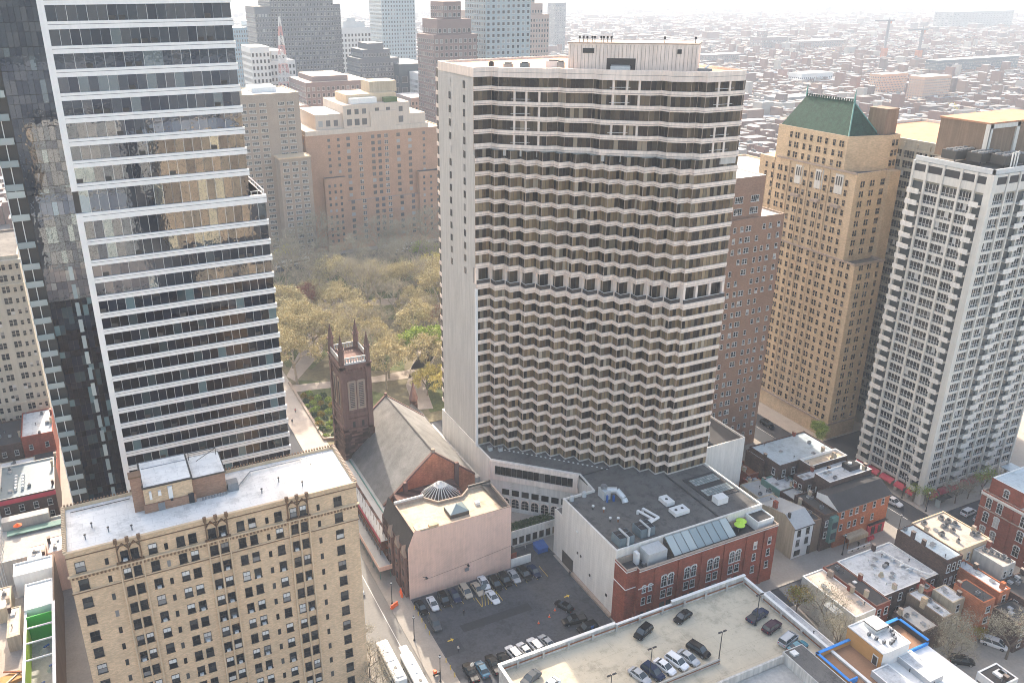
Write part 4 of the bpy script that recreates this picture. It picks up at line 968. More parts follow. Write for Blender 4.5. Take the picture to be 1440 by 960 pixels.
def car_proto(kind):
    if kind in _cars: return _cars[kind]
    k = car_kind(kind); P = {}
    m = MB(); v = []
    for x, zb, zt, wd in k['st']:
        v += [(x,-wd+.06,zb),(x,-wd,zb+.2),(x,-wd,zt-.14),(x,-wd+.13,zt),(x,wd-.13,zt),(x,wd,zt-.14),(x,wd,zb+.2),(x,wd-.06,zb)]
    f = []; n = 8; s = len(k['st'])
    for i in range(s-1):
        for j in range(n): f.append((i*n+j,i*n+(j+1)%n,(i+1)*n+(j+1)%n,(i+1)*n+j))
    f += [tuple(range(n)), tuple(reversed([(s-1)*n+j for j in range(n)]))]
    m.add(v, f, 'tyre'); x0,x1,a0,a1,zb,zt = k['cab']
    wt = .66 if kind == 'sedan' else .74
    m.box(a0,-wt,zt-.03,a1,wt,zt+.03,'tyre')
    wb = k['st'][2][3]-.1
    for (xa, xb) in ((x0,a0),(x1,a1),((x0+x1)/2,(a0+a1)/2)):
        for sg in (-1,1): m.tube((xa,sg*wb,zb),(xb,sg*wt,zt),.05,.05,'tyre',4)
    if kind in ('suv','van'):
        for sg in (-1,1): m.tube((a0+.2,sg*(wt-.08),zt+.08),(a1-.2,sg*(wt-.08),zt+.08),.03,.03,'tyre',4)
    if kind == 'pickup':
        m.box(-2.6,-.75,1.14,-.85,.75,1.16,'black_metal')
    P['body'] = m
    g = MB(); g.add([(x0,-wb,zb-.04),(x1,-wb,zb-.04),(x1,wb,zb-.04),(x0,wb,zb-.04),(a0,-wt+.02,zt-.02),(a1,-wt+.02,zt-.02),(a1,wt-.02,zt-.02),(a0,wt-.02,zt-.02)],[(0,1,5,4),(1,2,6,5),(2,3,7,6),(3,0,4,7)],'car_glass')
    P['cabin_glass'] = g
    r = .33 if kind == 'sedan' else .38
    wh = MB(); wh.tube((0,-.11,0),(0,.11,0),r,r,'tyre',12); P['wheel'] = (wh, r)
    rim = MB(); rim.tube((0,-.125,0),(0,.125,0),r*.6,r*.6,'gray_metal',8); P['rim'] = rim
    P['light'] = MB().box(-.06,-.18,-.07,.03,.18,.07,'lamp_lens'); P['tail'] = MB().box(-.03,-.14,-.1,.05,.14,.1,'tail_lens')
    me = {q: (w_[0] if isinstance(w_, tuple) else w_).mesh('car_'+q) for q, w_ in P.items()}
    _cars[kind] = (me, k, r); return _cars[kind]
_body = {}
def car(kind, colr, x, y, z, deg, lab, group, nm='parked_car', cat='car'):
    me, k, r = car_proto(kind)
    t = thing(nm, lab, cat, (x,y,z), group); t.rotation_euler = (0,0,R(deg))
    def ch(name, mesh, loc, par=t):
        o = bpy.data.objects.new(name, mesh); C.objects.link(o); o.parent = par; o.location = loc; return o
    if (kind, colr) not in _body:
        b = me['body'].copy(); b.name = 'body'
        for i, mm in enumerate(b.materials):
            if mm.name == 'tyre': b.materials[i] = PA[colr]
        _body[(kind, colr)] = b
    ch('body', _body[(kind, colr)], (0,0,0)); ch('cabin_glass', me['cabin_glass'], (0,0,0))
    hl = k['L']/2; wd = k['st'][2][3]
    for sx in (-.6, .6):
        for sy in (-1, 1):
            wl = ch('wheel', me['wheel'], (sx*hl, sy*(wd-.1), r)); ch('rim', me['rim'], (0,0,0), wl)
    for sy in (-1, 1):
        ch('headlight', me['light'], (hl-.07, sy*.56, k['st'][-1][2]-.06)); ch('tail_light', me['tail'], (-hl+.02, sy*.6, k['st'][0][2]-.12))
    return t
WALLG = 'cars parked in the row against the pink wall'
row = [('sedan','black',53.9,'first at the left end'),('sedan','white',56.7,'second from the left'),('suv','black',59.5,'third from the left'),('sedan','navy',62.3,'fourth from the left'),('suv','tan',65.1,'fifth from the left, beside the hatched bay'),
       ('sedan','tan',68.0,'behind the round sign'),('sedan','white',70.3,'small one tucked behind the white sedan'),('suv','black',72.5,'right of the white sedan'),('suv','black',75.1,'fourth from the right end'),('sedan','silver',77.7,'third from the right end'),('suv','black',80.3,'second from the right end'),('sedan','navy',82.9,'at the right end near the blue dumpster')]
for kd, co, x, s in row: car(kd, co, x, 142.2+rnd.uniform(-.3,.3) + (1.2 if 'small' in s else 0), KZ, -90+rnd.uniform(-4,4), '%s %s by the pink wall, %s' % (co, 'SUV' if kd == 'suv' else 'car', s), WALLG)
LG = 'cars parked in the open lot'
car('suv','gray',54.6,135.9,KZ,-92,'dark grey SUV alone by the yellow bollards at the left edge of the lot',LG)
car('sedan','white',69.9,138.1,KZ,-88,'white sedan standing forward beside the yellow hatching',LG)
car('sedan','black',83.0,128.6,KZ,112,'black sedan highest of the three near the blank white wall',LG)
car('pickup','black',82.6,123.6,KZ,172,'black pickup in the middle of the three near the white wall',LG)
car('suv','black',84.0,120.4,KZ,180,'black SUV lowest of the three near the white wall',LG)
for x, co, kd, s in ((55.6,'black','pickup','dark pickup at the left end of the front lot row'),(58.2,'blue','sedan','blue car second in the front lot row'),(60.8,'black','pickup','black truck with a rack third in the front lot row'),(63.3,'black','suv','black SUV beside the first white car of the front lot row'),
                     (66.0,'white','suv','white SUV leftmost of the four white cars'),(68.6,'white','sedan','white car second of the four white cars'),(71.2,'white','suv','white SUV third of the four white cars'),(73.9,'silver','sedan','silver car rightmost of the four pale cars')):
    car(kd, co, x, 119.6 if x < 65 else 120.6, KZ, 96 if x > 65 else 88, s, 'cars in the front row of the lot by the garage parapet')
GG = 'cars parked on the garage deck'
for kd, co, x, y, a, s in (('sedan','gray',60.9,104.6,200,'dark grey sedan at the left corner of the garage deck'),('sedan','white',63.2,101.4,200,'white car partly below the grey sedan on the garage deck'),
    ('sedan','silver',79.5,96.3,-75,'silver sedan first in the row along the low wall'),('suv','navy',82.3,96.0,-75,'dark blue SUV second in the row along the low wall'),('sedan','white',85.1,96.1,-75,'white sedan third in the row along the low wall'),('suv','white',87.9,96.1,-75,'white SUV with black hood fourth in the row along the low wall'),
    ('sedan','silver',90.6,96.0,-75,'pale silver coupe fifth in the row along the low wall'),('suv','black',93.6,96.8,-72,'black SUV last in the row, beside the lamp post'),
    ('suv','black',86.9,105.4,200,'black compact car parked under the rear parapet of the garage, the left one'),('sedan','black',96.8,105.6,195,'black sedan under the rear parapet of the garage, the right one'),
    ('pickup','navy',110.6,99.2,12,'dark blue pickup at the right edge of the garage deck'),('suv','plum',111.0,95.5,12,'dark plum SUV between the pickup and the silver minivan'),('van','silver',111.4,91.5,14,'silver minivan at the right edge of the garage deck'),('sedan','teal',111.6,88.6 +.6,5,'teal blue hatchback lowest at the right edge of the garage deck')):
    car(kd, co, x, y, 10.03, a, s, GG)
SG = 'vehicles on the streets'
car('sedan','silver',43.2,154.2,0,-91,'silver white sedan driving on the sunlit street beside the church',SG)
car('pickup','white',183.9,126.0,KZ-.12,-82,'white pickup with dark bed cover at the kerb below the white tower',SG)
car('suv','white',197.8,113.8,0,4,'white SUV on the street, the one nearer the white tower',SG)
car('suv','white',198.2,110.4,0,2,'white SUV half hidden by the red brick building',SG)
car('pickup','white',210.4,155.8,KZ,-100,'white pickup in the alley between the green roofed tower and the white tower',SG)
car('suv','black',184.8,173.4,0,-88,'black SUV at the kerb in front of the green roofed tower',SG)
car('suv','black',148.2,79.2,.05,-35,'black SUV in the bare tree courtyard at the lower right',SG)
car('van','white',158.8,79.6,.05,-60,'small white van beside the spreading bare tree',SG)
def bus(x, y, z, deg, L, lab, body='white_paint', group='buses', w=2.5, h=2.9):
    t = thing('bus', lab, 'bus', (x,y,z), group); t.rotation_euler = (0,0,R(deg))
    def ch(name, mb): o = bpy.data.objects.new(name, mb.mesh(name)); C.objects.link(o); o.parent = t; return o
    m = MB(); hl = L/2; hw = w/2
    v = []
    for x_ in (-hl, -hl+.3, hl-.35, hl):
        e = .12 if abs(x_) == hl else 0
        v += [(x_,-hw+e,.35),(x_,-hw+e,h-.2-e),(x_,-hw+.2+e,h-e),(x_,hw-.2-e,h-e),(x_,hw-e,h-.2-e),(x_,hw-e,.35)]
    f = []
    for i in range(3):
        for j in range(6): f.append((i*6+j,i*6+(j+1)%6,(i+1)*6+(j+1)%6,(i+1)*6+j))
    f += [tuple(range(6)), (23,22,21,20,19,18)]
    m.add(v, f, body); ch('body', m)
    ch('window', MB().box(-hl+.5,-hw-.02,1.3,hl-.6,hw+.02,2.2,'car_glass').box(hl-.02,-hw+.25,1.1,hl+.02,hw-.25,2.4,'car_glass'))
    ch('roof_unit', MB().box(-hl+.8,-.75,h,-hl+2.6,.75,h+.22,'frame_white').box(-.4,-.5,h,1.1,.5,h+.15,'steel_light').box(2.2,-.4,h,2.9,.4,h+.12,'gray_metal').box(-hl+3.2,-.3,h,-hl+3.9,.3,h+.1,'black_metal'))
    for sx in (-.6,.62):
        for sy in (-1,1): ch('wheel', MB().tube((sx*hl,sy*(hw-.3),.48),(sx*hl,sy*(hw+.01),.48),.48,.48,'tyre',12))
bus(41.6,127.9,0,90,12,'white city bus on the sunlit side of the street, the left one')
bus(44.9,122.6,0,90,12,'white and blue coach on the street beside the other bus, nearer the pavement')
bus(90.5,404.5,0,8,18,'long white bus on the far side of the park, the left one')
bus(158,404.6,0,3,16,'long white bus on the far side of the park, near the hotel tower edge')
car('van','white',77.6,402.6,0,5,'white van behind the left bus beyond the park',SG)
car('suv','silver',108,401.6,0,3,'silver SUV in front of the left bus beyond the park',SG)
car('suv','white',146.5,400.4,0,3,'white SUV in front of the right bus beyond the park',SG)
for k in range(14): car(('suv','sedan')[k%2],('black','white','silver','gray','navy')[k%5],50.2+0*k if False else 37.2,216+k*9.5 if k>1 else 300+k*60,0,-90,'car parked along the street at the left side of the park','cars parked beside the park') if k in (2,5,8,11) else None
# ================================================================== row houses between annex and corner
hr = random.Random(77)
def house(name, label, x0, y0, x1, y1, z1, wall, roof, group=None, par=.35, wins=(), cat='house', glassm='glass_win', frm='frame_white', corn=None, z0=0, trim=None):
    t = building(name, label, cat, x0, y0, x1, y1, z1, wall, roof, group, par, trim, z0)
    W = []
    for fc, n, rows, w_, h_ in wins:
        for zz in rows:
            for i in range(n):
                if fc == 'y-': W.append((x0+(x1-x0)*(i+.5)/n, y0, zz, fc, 'sash', w_, h_))
                elif fc == 'x-': W.append((x0, y0+(y1-y0)*(i+.5)/n, zz, fc, 'sash', w_, h_))
    if W: windows(t, W, glassm, frm)
    A_ = (x1-x0)*(y1-y0)
    for k in range(1+int(A_ > 60)):
        cx, cy = hr.uniform(x0+.6, x1-.9), hr.choice((y0+.5, y1-.9)) if (x1-x0) > (y1-y0) else hr.uniform(y0+.5, y1-.9)
        if (x1-x0) <= (y1-y0): cx = hr.choice((x0+.1, x1-.7))
        hh = hr.uniform(.8, 1.7); m = MB().box(cx,cy,z1-par-.2,cx+.6,cy+.8,z1+hh,hr.choice(('red_brick','dark_brick','tan_stucco'))); m.box(cx-.06,cy-.06,z1+hh,cx+.66,cy+.86,z1+hh+.12,'sandstone'); part('chimney', m, t)
    for k in range(min(6, 2+int(A_/22))):
        cx, cy = hr.uniform(x0+.6, x1-1.2), hr.uniform(y0+.6, y1-1.2); q = hr.random(); zz = z1-par
        if q < .35: part('roof_hatch', MB().box(cx,cy,zz,cx+.8,cy+.9,zz+.35,'frame_white').box(cx-.05,cy-.05,zz+.35,cx+.85,cy+.95,zz+.42,'gray_metal'), t)
        elif q < .7: part('vent', MB().tube((cx,cy,zz),(cx,cy,zz+.7),.1,.1,'gray_metal',6).tube((cx,cy,zz+.7),(cx,cy,zz+.8),.18,.18,'frame_dark',6), t)
        else: part('condenser', MB().box(cx,cy,zz+.1,cx+.8,cy+.7,zz+.85,'gray_metal').tube((cx+.4,cy+.35,zz+.85),(cx+.4,cy+.35,zz+.9),.28,.28,'black_metal',8), t)
    if corn: part('cornice', MB().box(x0-.15,y0-.3,z1-.6,x1+.15,y0,z1+.05,corn), t)
    return t
RG = 'row houses behind the brick hall'
house('row_house','flat grey roofed dark brick house across from the tan tower entrance',153.8,138.0,173.6,149.3,13,'dark_brick','pale_blue_roof',RG,.3,(('y-',6,(9.5,5.8,2.0),1.0,1.9),('x-',3,(9.6,),.9,1.7)))
house('row_house','dark brick rear wing with white framed windows below the grey roof',153.0,143.0,160.5,149.6,12.0,'dark_brick','pale_blue_roof',RG,.3)
house('rear_wing','low red brick wing with a rusty red terrace beside the blank white block',149.5,144.0,153.6,150.6,8,'red_brick','rust',RG,.5,cat='house')
house('rear_wing','small bay fronted rear wing with a white curved roof below the rusty terrace',148.2,140.6,152.2,144.8,7,'red_brick','white_roof2',RG,.25,(('y-',2,(4.4,1.2),1.0,1.6),))
house('row_house','tan roofed house with white cornice in the middle of the corner row',160.4,133.9,173.4,138.0,13.4,'dark_brick','tan_roof',RG,.7,(('y-',3,(9.9,),.9,1.7),),trim='white_paint')
house('row_house','white walled house with a black cooling unit on its roof at the corner row',158.0,125.5,172.6,130.4,14,'dark_brick','white_roof2',RG,.35,(),trim='white_paint')
part_t = house('row_house','narrow brick house with white bay windows beside the roof deck',154.5,130.4,172.8,133.9,12.6,'dark_brick','white_roof2',RG,.35,(('x-',2,(9.4,5.8),.9,1.7),('y-',4,(9.2,),.9,1.6)))
solo('cooling_unit', MB().box(167,127.4,13.65,170.5,130.1,15.0,'black_metal').tube((168.2,128.8,15.0),(168.2,128.8,15.4),.5,.5,'frame_white',8), 'black framed cooling unit on the white row house roof', 'roof unit')
t = thing('corner_bar', 'three storey orange brick corner bar with red shopfront and dark slate roof', 'building', (163,122,0))
part('wall', MB().box(154.2,118.6,0,171.9,125.4,10.9,'orange_brick'), t)
part('roof', MB().quad((153.8,118.2,10.9),(172.2,118.2,10.9),(172.2,122.2,13.3),(153.8,122.2,13.3),'dark_roof').quad((153.8,122.2,13.3),(172.2,122.2,13.3),(172.2,125.5,12.6),(153.8,125.5,12.6),'dark_roof').poly([(153.85,118.3,10.9),(153.85,122.2,13.25),(153.85,125.4,12.55),(153.85,125.4,10.9)],'white_paint').poly([(171.95,118.3,10.9),(171.95,125.4,10.9),(171.95,125.4,12.55),(171.95,122.2,13.25)],'orange_brick').box(153.9,118.25,10.7,172.1,118.6,10.9,'sandstone'), t)
windows(t, [(x,118.6,z0,'y-','sash',.85,1.7) for x in (155.8,158.6,160.6,163.2,166.6) for z0 in (8.5,4.9)]+[(169.6,118.6,8.5,'y-','sash',.85,1.7)])
part('shopfront', MB().box(165.6,118.3,KZ,171.6,118.6,3.4,'red_awning').box(165.6,117.9,3.4,172.2,118.7,3.7,'black_metal').box(167,118.2,.4,168.2,118.32,2.6,'black_metal').box(169.4,118.2,.4,170.6,118.32,2.6,'black_metal'), t)
part('porch', MB().box(157.2,116.6,2.9,163.8,118.6,3.1,'tan_stucco').box(157.2,116.6,KZ,157.4,116.8,2.9,'rust').box(163.6,116.6,KZ,163.8,116.8,2.9,'rust').box(157.2,116.5,1.9,163.8,116.6,2.9,'tan_stucco'), t)
part('barrier', MB().box(156.0,115.2,KZ,163.5,115.5,.95,'white_paint').box(157,115.15,.45,157.5,115.2,.8,'black_metal').box(159,115.15,.45,159.5,115.2,.8,'black_metal').box(161,115.15,.45,161.5,115.2,.8,'black_metal'), t)
for k, x in enumerate((165.3,166.0,164.6)):
    solo('flower_pot', MB().tube((x,116.8,KZ),(x,116.8,.7),.25,.35,'red_awning',8).tube((x,116.8,.7),(x,116.8,1.4),.5,.2,'red_awning',8), 'red planter outside the corner bar shopfront', 'planter', 'red planters by the corner bar')
house('town_house','dark fronted narrow house with green bay between the white house and the orange bar',150.2,119.0,154.1,128.8,10.6,'dark_brick','dark_roof',RG,.4,(('y-',2,(7.2,3.9),.8,1.7),))
part('bay', MB().box(151.9,118.0,2.6,154.0,119.0,9.8,'green_shed').box(152.1,117.95,6.6,153.8,118.0,8.4,'car_glass').box(152.1,117.95,3.6,153.8,118.0,5.4,'car_glass'), bpy.data.objects['town_house'])
house('town_house','brown stuccoed narrow passage house beside the white fronted house',147.7,119.6,150.1,127,9.4,'brown_wall','dark_roof',RG,.3)
t = thing('town_house', 'white fronted three storey house with a pale seamed metal roof and tan side wall', 'house', (144,124,0), RG)
m = MB(); m.quad((141.6,119.7,0),(147.6,119.7,0),(147.6,119.7,9.0),(141.6,119.7,9.0),'white_paint')
m.poly([(141.6,131,0),(141.6,119.7,0),(141.6,119.7,9.0),(141.6,123.2,11.0),(141.6,127.5,10.4),(141.6,131,9.2)],'tan_stucco')
m.poly([(147.6,119.7,0),(147.6,131,0),(147.6,131,9.2),(147.6,127.5,10.4),(147.6,123.2,11.0),(147.6,119.7,9.0)],'tan_stucco'); m.quad((147.6,131,0),(141.6,131,0),(141.6,131,9.2),(147.6,131,9.2),'tan_stucco')
part('wall', m, t)
part('roof', MB().quad((141.4,119.4,8.95),(147.8,119.4,8.95),(147.8,123.2,11.1),(141.4,123.2,11.1),'metal_roof').quad((141.4,123.2,11.1),(147.8,123.2,11.1),(147.8,131.2,9.3),(141.4,131.2,9.3),'metal_roof').box(141.4,119.3,8.7,147.8,119.6,8.93,'frame_dark'), t)
part('chimney', MB().box(141.7,126.6,9,142.5,127.6,12.2,'red_brick').box(141.7,122.0,10,142.2,122.6,11.8,'frame_dark'), t)
part('door', MB().box(146.6,119.5,KZ,147.5,119.7,2.5,'frame_dark'), t)
windows(t, [(x,119.7,z0,'y-','sash',.9,1.6) for x in (143.1,145.9) for z0 in (6.5,3.7)]+[(143.4,119.7,.7,'y-','bare',2.0,1.6)], framem='frame_dark')
house('rear_wing','grey seamed metal roofed wing between the annex skylights and the deck',145.0,135.2,151.4,142.2,7.4,'tan_stucco','metal_roof',RG,.1)
house('rear_wing','small grey metal roofed wing with tan wall next to the annex corner',142.0,130.9,149.4,135.2,7.6,'tan_stucco','metal_roof',RG,.1)
house('rear_wing','low house with a white flat roof and teal band beside the roof deck',150.2,133.4,157.5,140.2,9.0,'green_shed','white_roof2',RG,.3)
t = house('rear_wing','low wing carrying a fenced grey roof deck with potted plants',150.0,128.9,157.8,133.3,9.2,'dark_brick','metal_roof',RG,.2)
m = MB()
for x in (150.3,152.8,155.2,157.6): m.box(x-.08,128.9,9.2,x+.08,129.1,10.9,'frame_white')
m.box(150.2,128.95,10.1,157.7,129.05,10.2,'gray_metal'); m.box(150.2,128.95,9.6,157.7,129.05,9.66,'gray_metal')
part('railing', m, t)
house('garden_wall','long low grey roofed strip in front of the dark brick rear walls',151.5,140.4,158.5,142.9,6.5,'red_brick','metal_roof',RG,.15,cat='house')
# ================================================================== south side block
BG = 'buildings south of the row house street'
t = house('flat_roof_building','wide low building with a pale grey flat roof and white roof pipes',140.9,93.6,157.6,106.5,9.0,'dark_brick','white_roof2',BG,.25,(('y-',5,(6.2,2.6),.9,1.8),),cat='building',trim='frame_white')
m = MB(); m.tube((150.5,104.4,9.5),(152.4,104.4,9.5),.22,.22,'frame_white',6).tube((152.4,104.4,9.5),(153.0,98.8,9.5),.22,.22,'frame_white',6).tube((153.0,98.8,9.5),(154.0,95.2,9.6),.25,.25,'frame_white',6).tube((154.0,95.2,9.6),(154.8,93.8,9.6),.25,.25,'frame_white',6).tube((154.8,93.8,9.6),(156.6,93.8,9.6),.25,.25,'frame_white',6)
m.tube((153.0,98.8,9.4),(151.5,98.9,9.4),.15,.15,'frame_white',6).tube((153.4,97.4,9.4),(151.9,97.5,9.4),.15,.15,'frame_white',6)
for i in range(4): m.box(151.8+i*.25,103-i*2.0,8.8,152.9+i*.25,103.5-i*2.0,9.4,'steel_light')
solo('roof_pipe', m, 'long white pipe run on the pale grey flat roof', 'pipe')
for k, (x, y) in enumerate(((146,101),(148.5,97.5),(144.6,99.5),(147.6,103.6),(144.5,96.2))):
    solo('roof_vent', MB().tube((x,y,8.75),(x,y,9.3),.14,.14,'steel_light',6), 'tiny vent stub on the pale grey flat roof', 'vent', 'vent stubs on the pale grey roof')
solo('roof_planter', MB().box(145.2,98.2,8.75,146.0,99.0,9.4,'tan_roof').tube((145.6,98.6,9.4),(145.6,98.6,10.0),.5,.3,'leaf_bare',7), 'planter box with a grey shrub on the pale grey flat roof', 'planter')
solo('condenser', MB().box(148.6,100.2,8.75,149.5,100.9,9.5,'gray_metal').box(149.8,100.6,8.75,150.5,101.3,9.4,'black_metal'), 'pair of dark condensers on the pale grey flat roof', 'air conditioner')
house('flat_roof_building','narrow building with a black tar roof beside the pale grey flat roof',136.6,92.0,140.8,106.4,9.0,'red_brick','dark_roof',BG,.12,(('y-',2,(6.0,),.9,1.8),),cat='building')
solo('skylight', MB().box(138.3,99.2,8.9,139.1,99.9,9.15,'frame_white'), 'small white skylight on the black tar roof', 'skylight')
t = house('flat_roof_building','narrow building with a cream white roof under the bare tree',130.6,91.9,136.5,106.5,8.5,'gray_stone','cream_roof',BG,.15,(),cat='building',trim='white_paint')
part('chimney', MB().box(135.7,103.2,8.3,136.4,104.4,10.0,'sandstone'), t)
part('corner_piece', MB().box(128.5,94.5,0,130.5,98.5,7.6,'gray_stone').quad((128.5,94.5,7.62),(130.5,94.5,7.62),(130.5,98.5,7.62),(128.5,98.5,7.62),'metal_roof'), t)
house('brick_building','tall narrow brick building with a pale blue flat roof',157.9,92.6,163.0,105.4,13.0,'dark_brick','pale_blue_roof',BG,.15,(('y-',3,(9.8,6.0),.8,2.0),),cat='building')
t = house('brick_building','cream roofed corner building crowded with black roof units',163.1,94.0,174.0,105.9,13.0,'cream_trim','cream_roof',BG,.25,(('y-',4,(9.5,6.0),.8,1.8),),cat='building')
for k, (x, y, s) in enumerate(((170.6,103.9,1),(171.0,102.4,1),(171.4,101.0,1),(169.0,101.4,.8),(168.6,99.4,.9),(165.2,104.2,1.0),(165.4,99.6,.8),(166.3,96.3,.6),(171.6,96.6,.9),(172.5,96.0,.8))):
    u = thing('roof_unit', 'black fan unit on the cream roof of the corner building', 'roof unit', (x,y,12.7), 'black fan units on the cream roof')
    part('body', MB().box(x-.5*s,y-.5*s,12.75,x+.5*s,y+.5*s,13.6,'gray_metal'), u); part('fan', MB().tube((x,y,13.6),(x,y,13.85),.42*s,.42*s,'black_metal',10), u)
t = house('brick_building','lower cream roofed building with a streaked concrete side wall',168.4,86.8,172.6,93.8,12.0,'concrete','cream_roof',BG,.3,(('y-',2,(8.8,5.4),.8,1.7),),cat='building')
for k, (x, y) in enumerate(((170.2,92.4),(170.6,91.2),(170.9,90.0),(171.2,89.0),(171.5,87.8))):
    u = thing('roof_unit', 'round black fan unit on the lower cream roof with the streaked side wall', 'roof unit', (x,y,11.7), 'round fan units on the lower cream roof')
    part('body', MB().box(x-.4,y-.4,11.7,x+.4,y+.4,12.4,'gray_metal'), u); part('fan', MB().tube((x,y,12.4),(x,y,12.6),.36,.36,'black_metal',10), u)
house('brick_building','red brick rear building with a speckled grey white roof and stub chimney',162.4,83.0,165.9,93.9,10.0,'orange_brick','white_roof2',BG,.25,(('y-',1,(7.0,3.6),.9,1.8),),cat='building')
part('chimney', MB().box(163.7,83.4,10,164.6,84.2,11.6,'orange_brick'), bpy.data.objects['brick_building.003'])
house('brick_building','tall dark sided brick house with a brown seamed roof and orange end wall',155.9,82.1,159.7,88.9,10.4,'orange_brick','dark_roof',BG,.1,(('y-',1,(7.4,4.6,1.8),1.2,1.4),),cat='building')
house('rear_wing','tan walled rear wing with a grey roof and black door high up',152.0,85.9,155.8,90.7,9.0,'tan_stucco','white_roof2',BG,.08,(('y-',1,(6.0,2.8),.9,1.8),))
house('rear_wing','long light grey roofed rear wing with a square chimney',147.2,84.2,150.4,93.0,8.0,'brown_wall','white_roof2',BG,.08,(('y-',1,(5.2,),.9,1.5),))
part('chimney', MB().box(146.9,88.6,7,147.8,89.6,9.6,'tan_brick'), bpy.data.objects['rear_wing.006'] if 'rear_wing.006' in bpy.data.objects else bpy.data.objects['rear_wing'])
house('rear_wing','low rear wing with a stained grey roof next to the blue edged terrace',141.4,84.2,146.2,91.4,6.5,'dark_brick','concrete',BG,.08)
house('rear_wing','rusty brick passage wing between the grey flat roof and the tan wing',150.5,90.8,153.4,93.5,8.6,'red_brick','rust',BG,.2)
house('town_house','tan brick rear house with a bay at the right edge behind the brick wall',160.2,76.5,168,82.6,7.5,'dark_brick','dark_roof',BG,.3,(('y-',3,(4.6,1.4),.9,1.7),))
house('town_house','dark house with white framed windows at the lower right edge',166.5,80,178,86.5,8.8,'dark_brick','dark_roof',BG,.3,(('y-',4,(5.8,2.2),.9,1.7),('x-',2,(5.8,),.9,1.7)))
# lower right: construction addition with orange sheathing
t = thing('unfinished_building', 'unfinished building with orange sheathing, brown decks and bright blue taped edges', 'building', (122,80,0))
part('wall', MB().box(112.0,66,0,133.9,85.2,11.2,'white_paint'), t)
part('deck', MB().quad((112.4,66,11.23),(120.6,66,11.23),(120.6,84.9,11.23),(112.4,84.9,11.23),'brown_deck').quad((127.6,78.6,11.23),(133.7,78.6,11.23),(133.7,85.0,11.23),(127.6,85.0,11.23),'brown_deck'), t)
m = MB(); m.box(111.9,66,11.2,112.3,85.3,12.2,'osb'); m.box(111.9,84.9,11.2,120.6,85.3,12.2,'osb'); m.box(111.85,77.5,12.2,112.4,85.4,12.35,'blue_tape'); m.box(111.9,84.85,12.2,120.6,85.4,12.35,'blue_tape'); m.box(112.3,77.5,11.3,114.2,77.8,12.3,'blue_tape')
m.box(127.6,84.8,11.2,133.9,85.3,12.4,'black_metal'); m.box(133.5,78.3,11.2,133.95,85.3,12.4,'black_metal'); m.box(127.6,84.75,12.4,134.0,85.35,12.6,'blue_tape'); m.box(133.45,78.3,12.4,134.0,85.3,12.6,'blue_tape'); m.box(127.6,78.2,11.3,133.9,78.5,12.0,'blue_tape')
part('parapet', m, t)
pn = part('penthouse', MB().box(120.6,77.9,11.2,127.6,86.0,14.6,'white_paint').box(120.45,77.95,11.2,120.6,86.0,14.5,'osb'), t)
part('roof', MB().quad((120.8,78.1,14.63),(127.4,78.1,14.63),(127.4,85.8,14.63),(120.8,85.8,14.63),'white_roof').box(120.45,77.8,14.6,120.75,86.1,14.85,'white_paint').box(120.7,77.75,14.6,127.7,78.0,14.85,'white_paint').box(120.7,85.85,14.6,127.7,86.1,14.85,'white_paint').box(127.4,77.8,14.6,127.7,86.0,14.85,'white_paint'), pn)
part('hatch', MB().box(123.6,82.2,14.65,126.6,85.0,15.6,'steel_light').box(123.4,82.0,15.6,126.8,85.2,15.75,'frame_dark').quad((123.5,82.1,15.78),(126.7,82.1,15.78),(126.7,85.1,15.78),(123.5,85.1,15.78),'white_roof'), pn)
part('door', MB().box(120.35,78.6,11.3,120.45,79.8,13.4,'frame_white').box(120.3,78.75,11.4,120.36,79.65,13.2,'dark_joint'), pn)
for k, (x, y) in enumerate(((122.2,82.6),(122.5,81.2),(123.0,79.9),(124.0,79.2),(124.8,79.4),(125.6,79.7),(126.2,80.6),(126.8,81.4),(127.0,82.6))):
    solo('condenser', MB().box(x-.3,y-.2,14.65,x+.3,y+.2,15.4,'gray_metal').box(x-.25,y-.23,14.75,x+.25,y-.2,15.3,'black_metal'), 'grey condenser in the cluster on the white roof of the unfinished building', 'air conditioner', 'condensers on the unfinished building')
t = thing('elevator_block', 'grey panelled boxy block with white edged roof at the bottom right', 'building', (126.6,74,0)); shell(t, rect(124.9,71.0,128.5,78.0), 0, 12.5, 'gray_panel', 'white_roof2', .1, .25, 'white_paint'); part('downpipe', MB().box(126.0,70.9,2,126.15,71.0,12,'black_metal').box(124.8,75.0,4,124.9,75.15,12,'black_metal'), t)
t = thing('elevator_block', 'small white edged rooftop block at the bottom edge beside the brown deck', 'building', (119.5,74,0)); shell(t, rect(117.4,72.2,121.6,77.4), 0, 12.6, 'gray_panel', 'white_roof2', .1, .25, 'white_paint')
t = thing('elevator_block', 'white roofed wing at the bottom edge right of the grey panelled block', 'building', (131,74,0)); shell(t, rect(128.7,64,133.6,77.9), 0, 9.6, 'white_paint', 'white_roof2', .5, .3, 'white_paint')
t = house('small_house','small white house with a grey roof and white hatch at the bottom right corner',138.8,66.6,144.2,71.0,9.0,'white_paint','dark_roof',None,.12,(('x-',3,(5.8,3.0),.8,1.6),('y-',2,(5.6,2.6),.8,1.6)),trim='white_paint')
part('hatch', MB().box(141,68,8.9,142.8,69.6,9.3,'frame_white'), t)
t = house('white_roof_strip','long white roofed building beside the right wall of the garage',116.6,80,121.9,107.0,7.2,'white_paint','white_roof2',BG,.1,(),cat='building',trim='white_paint')
part('divider', MB().box(119.0,80,7.1,119.15,107,7.45,'frame_dark'), t)
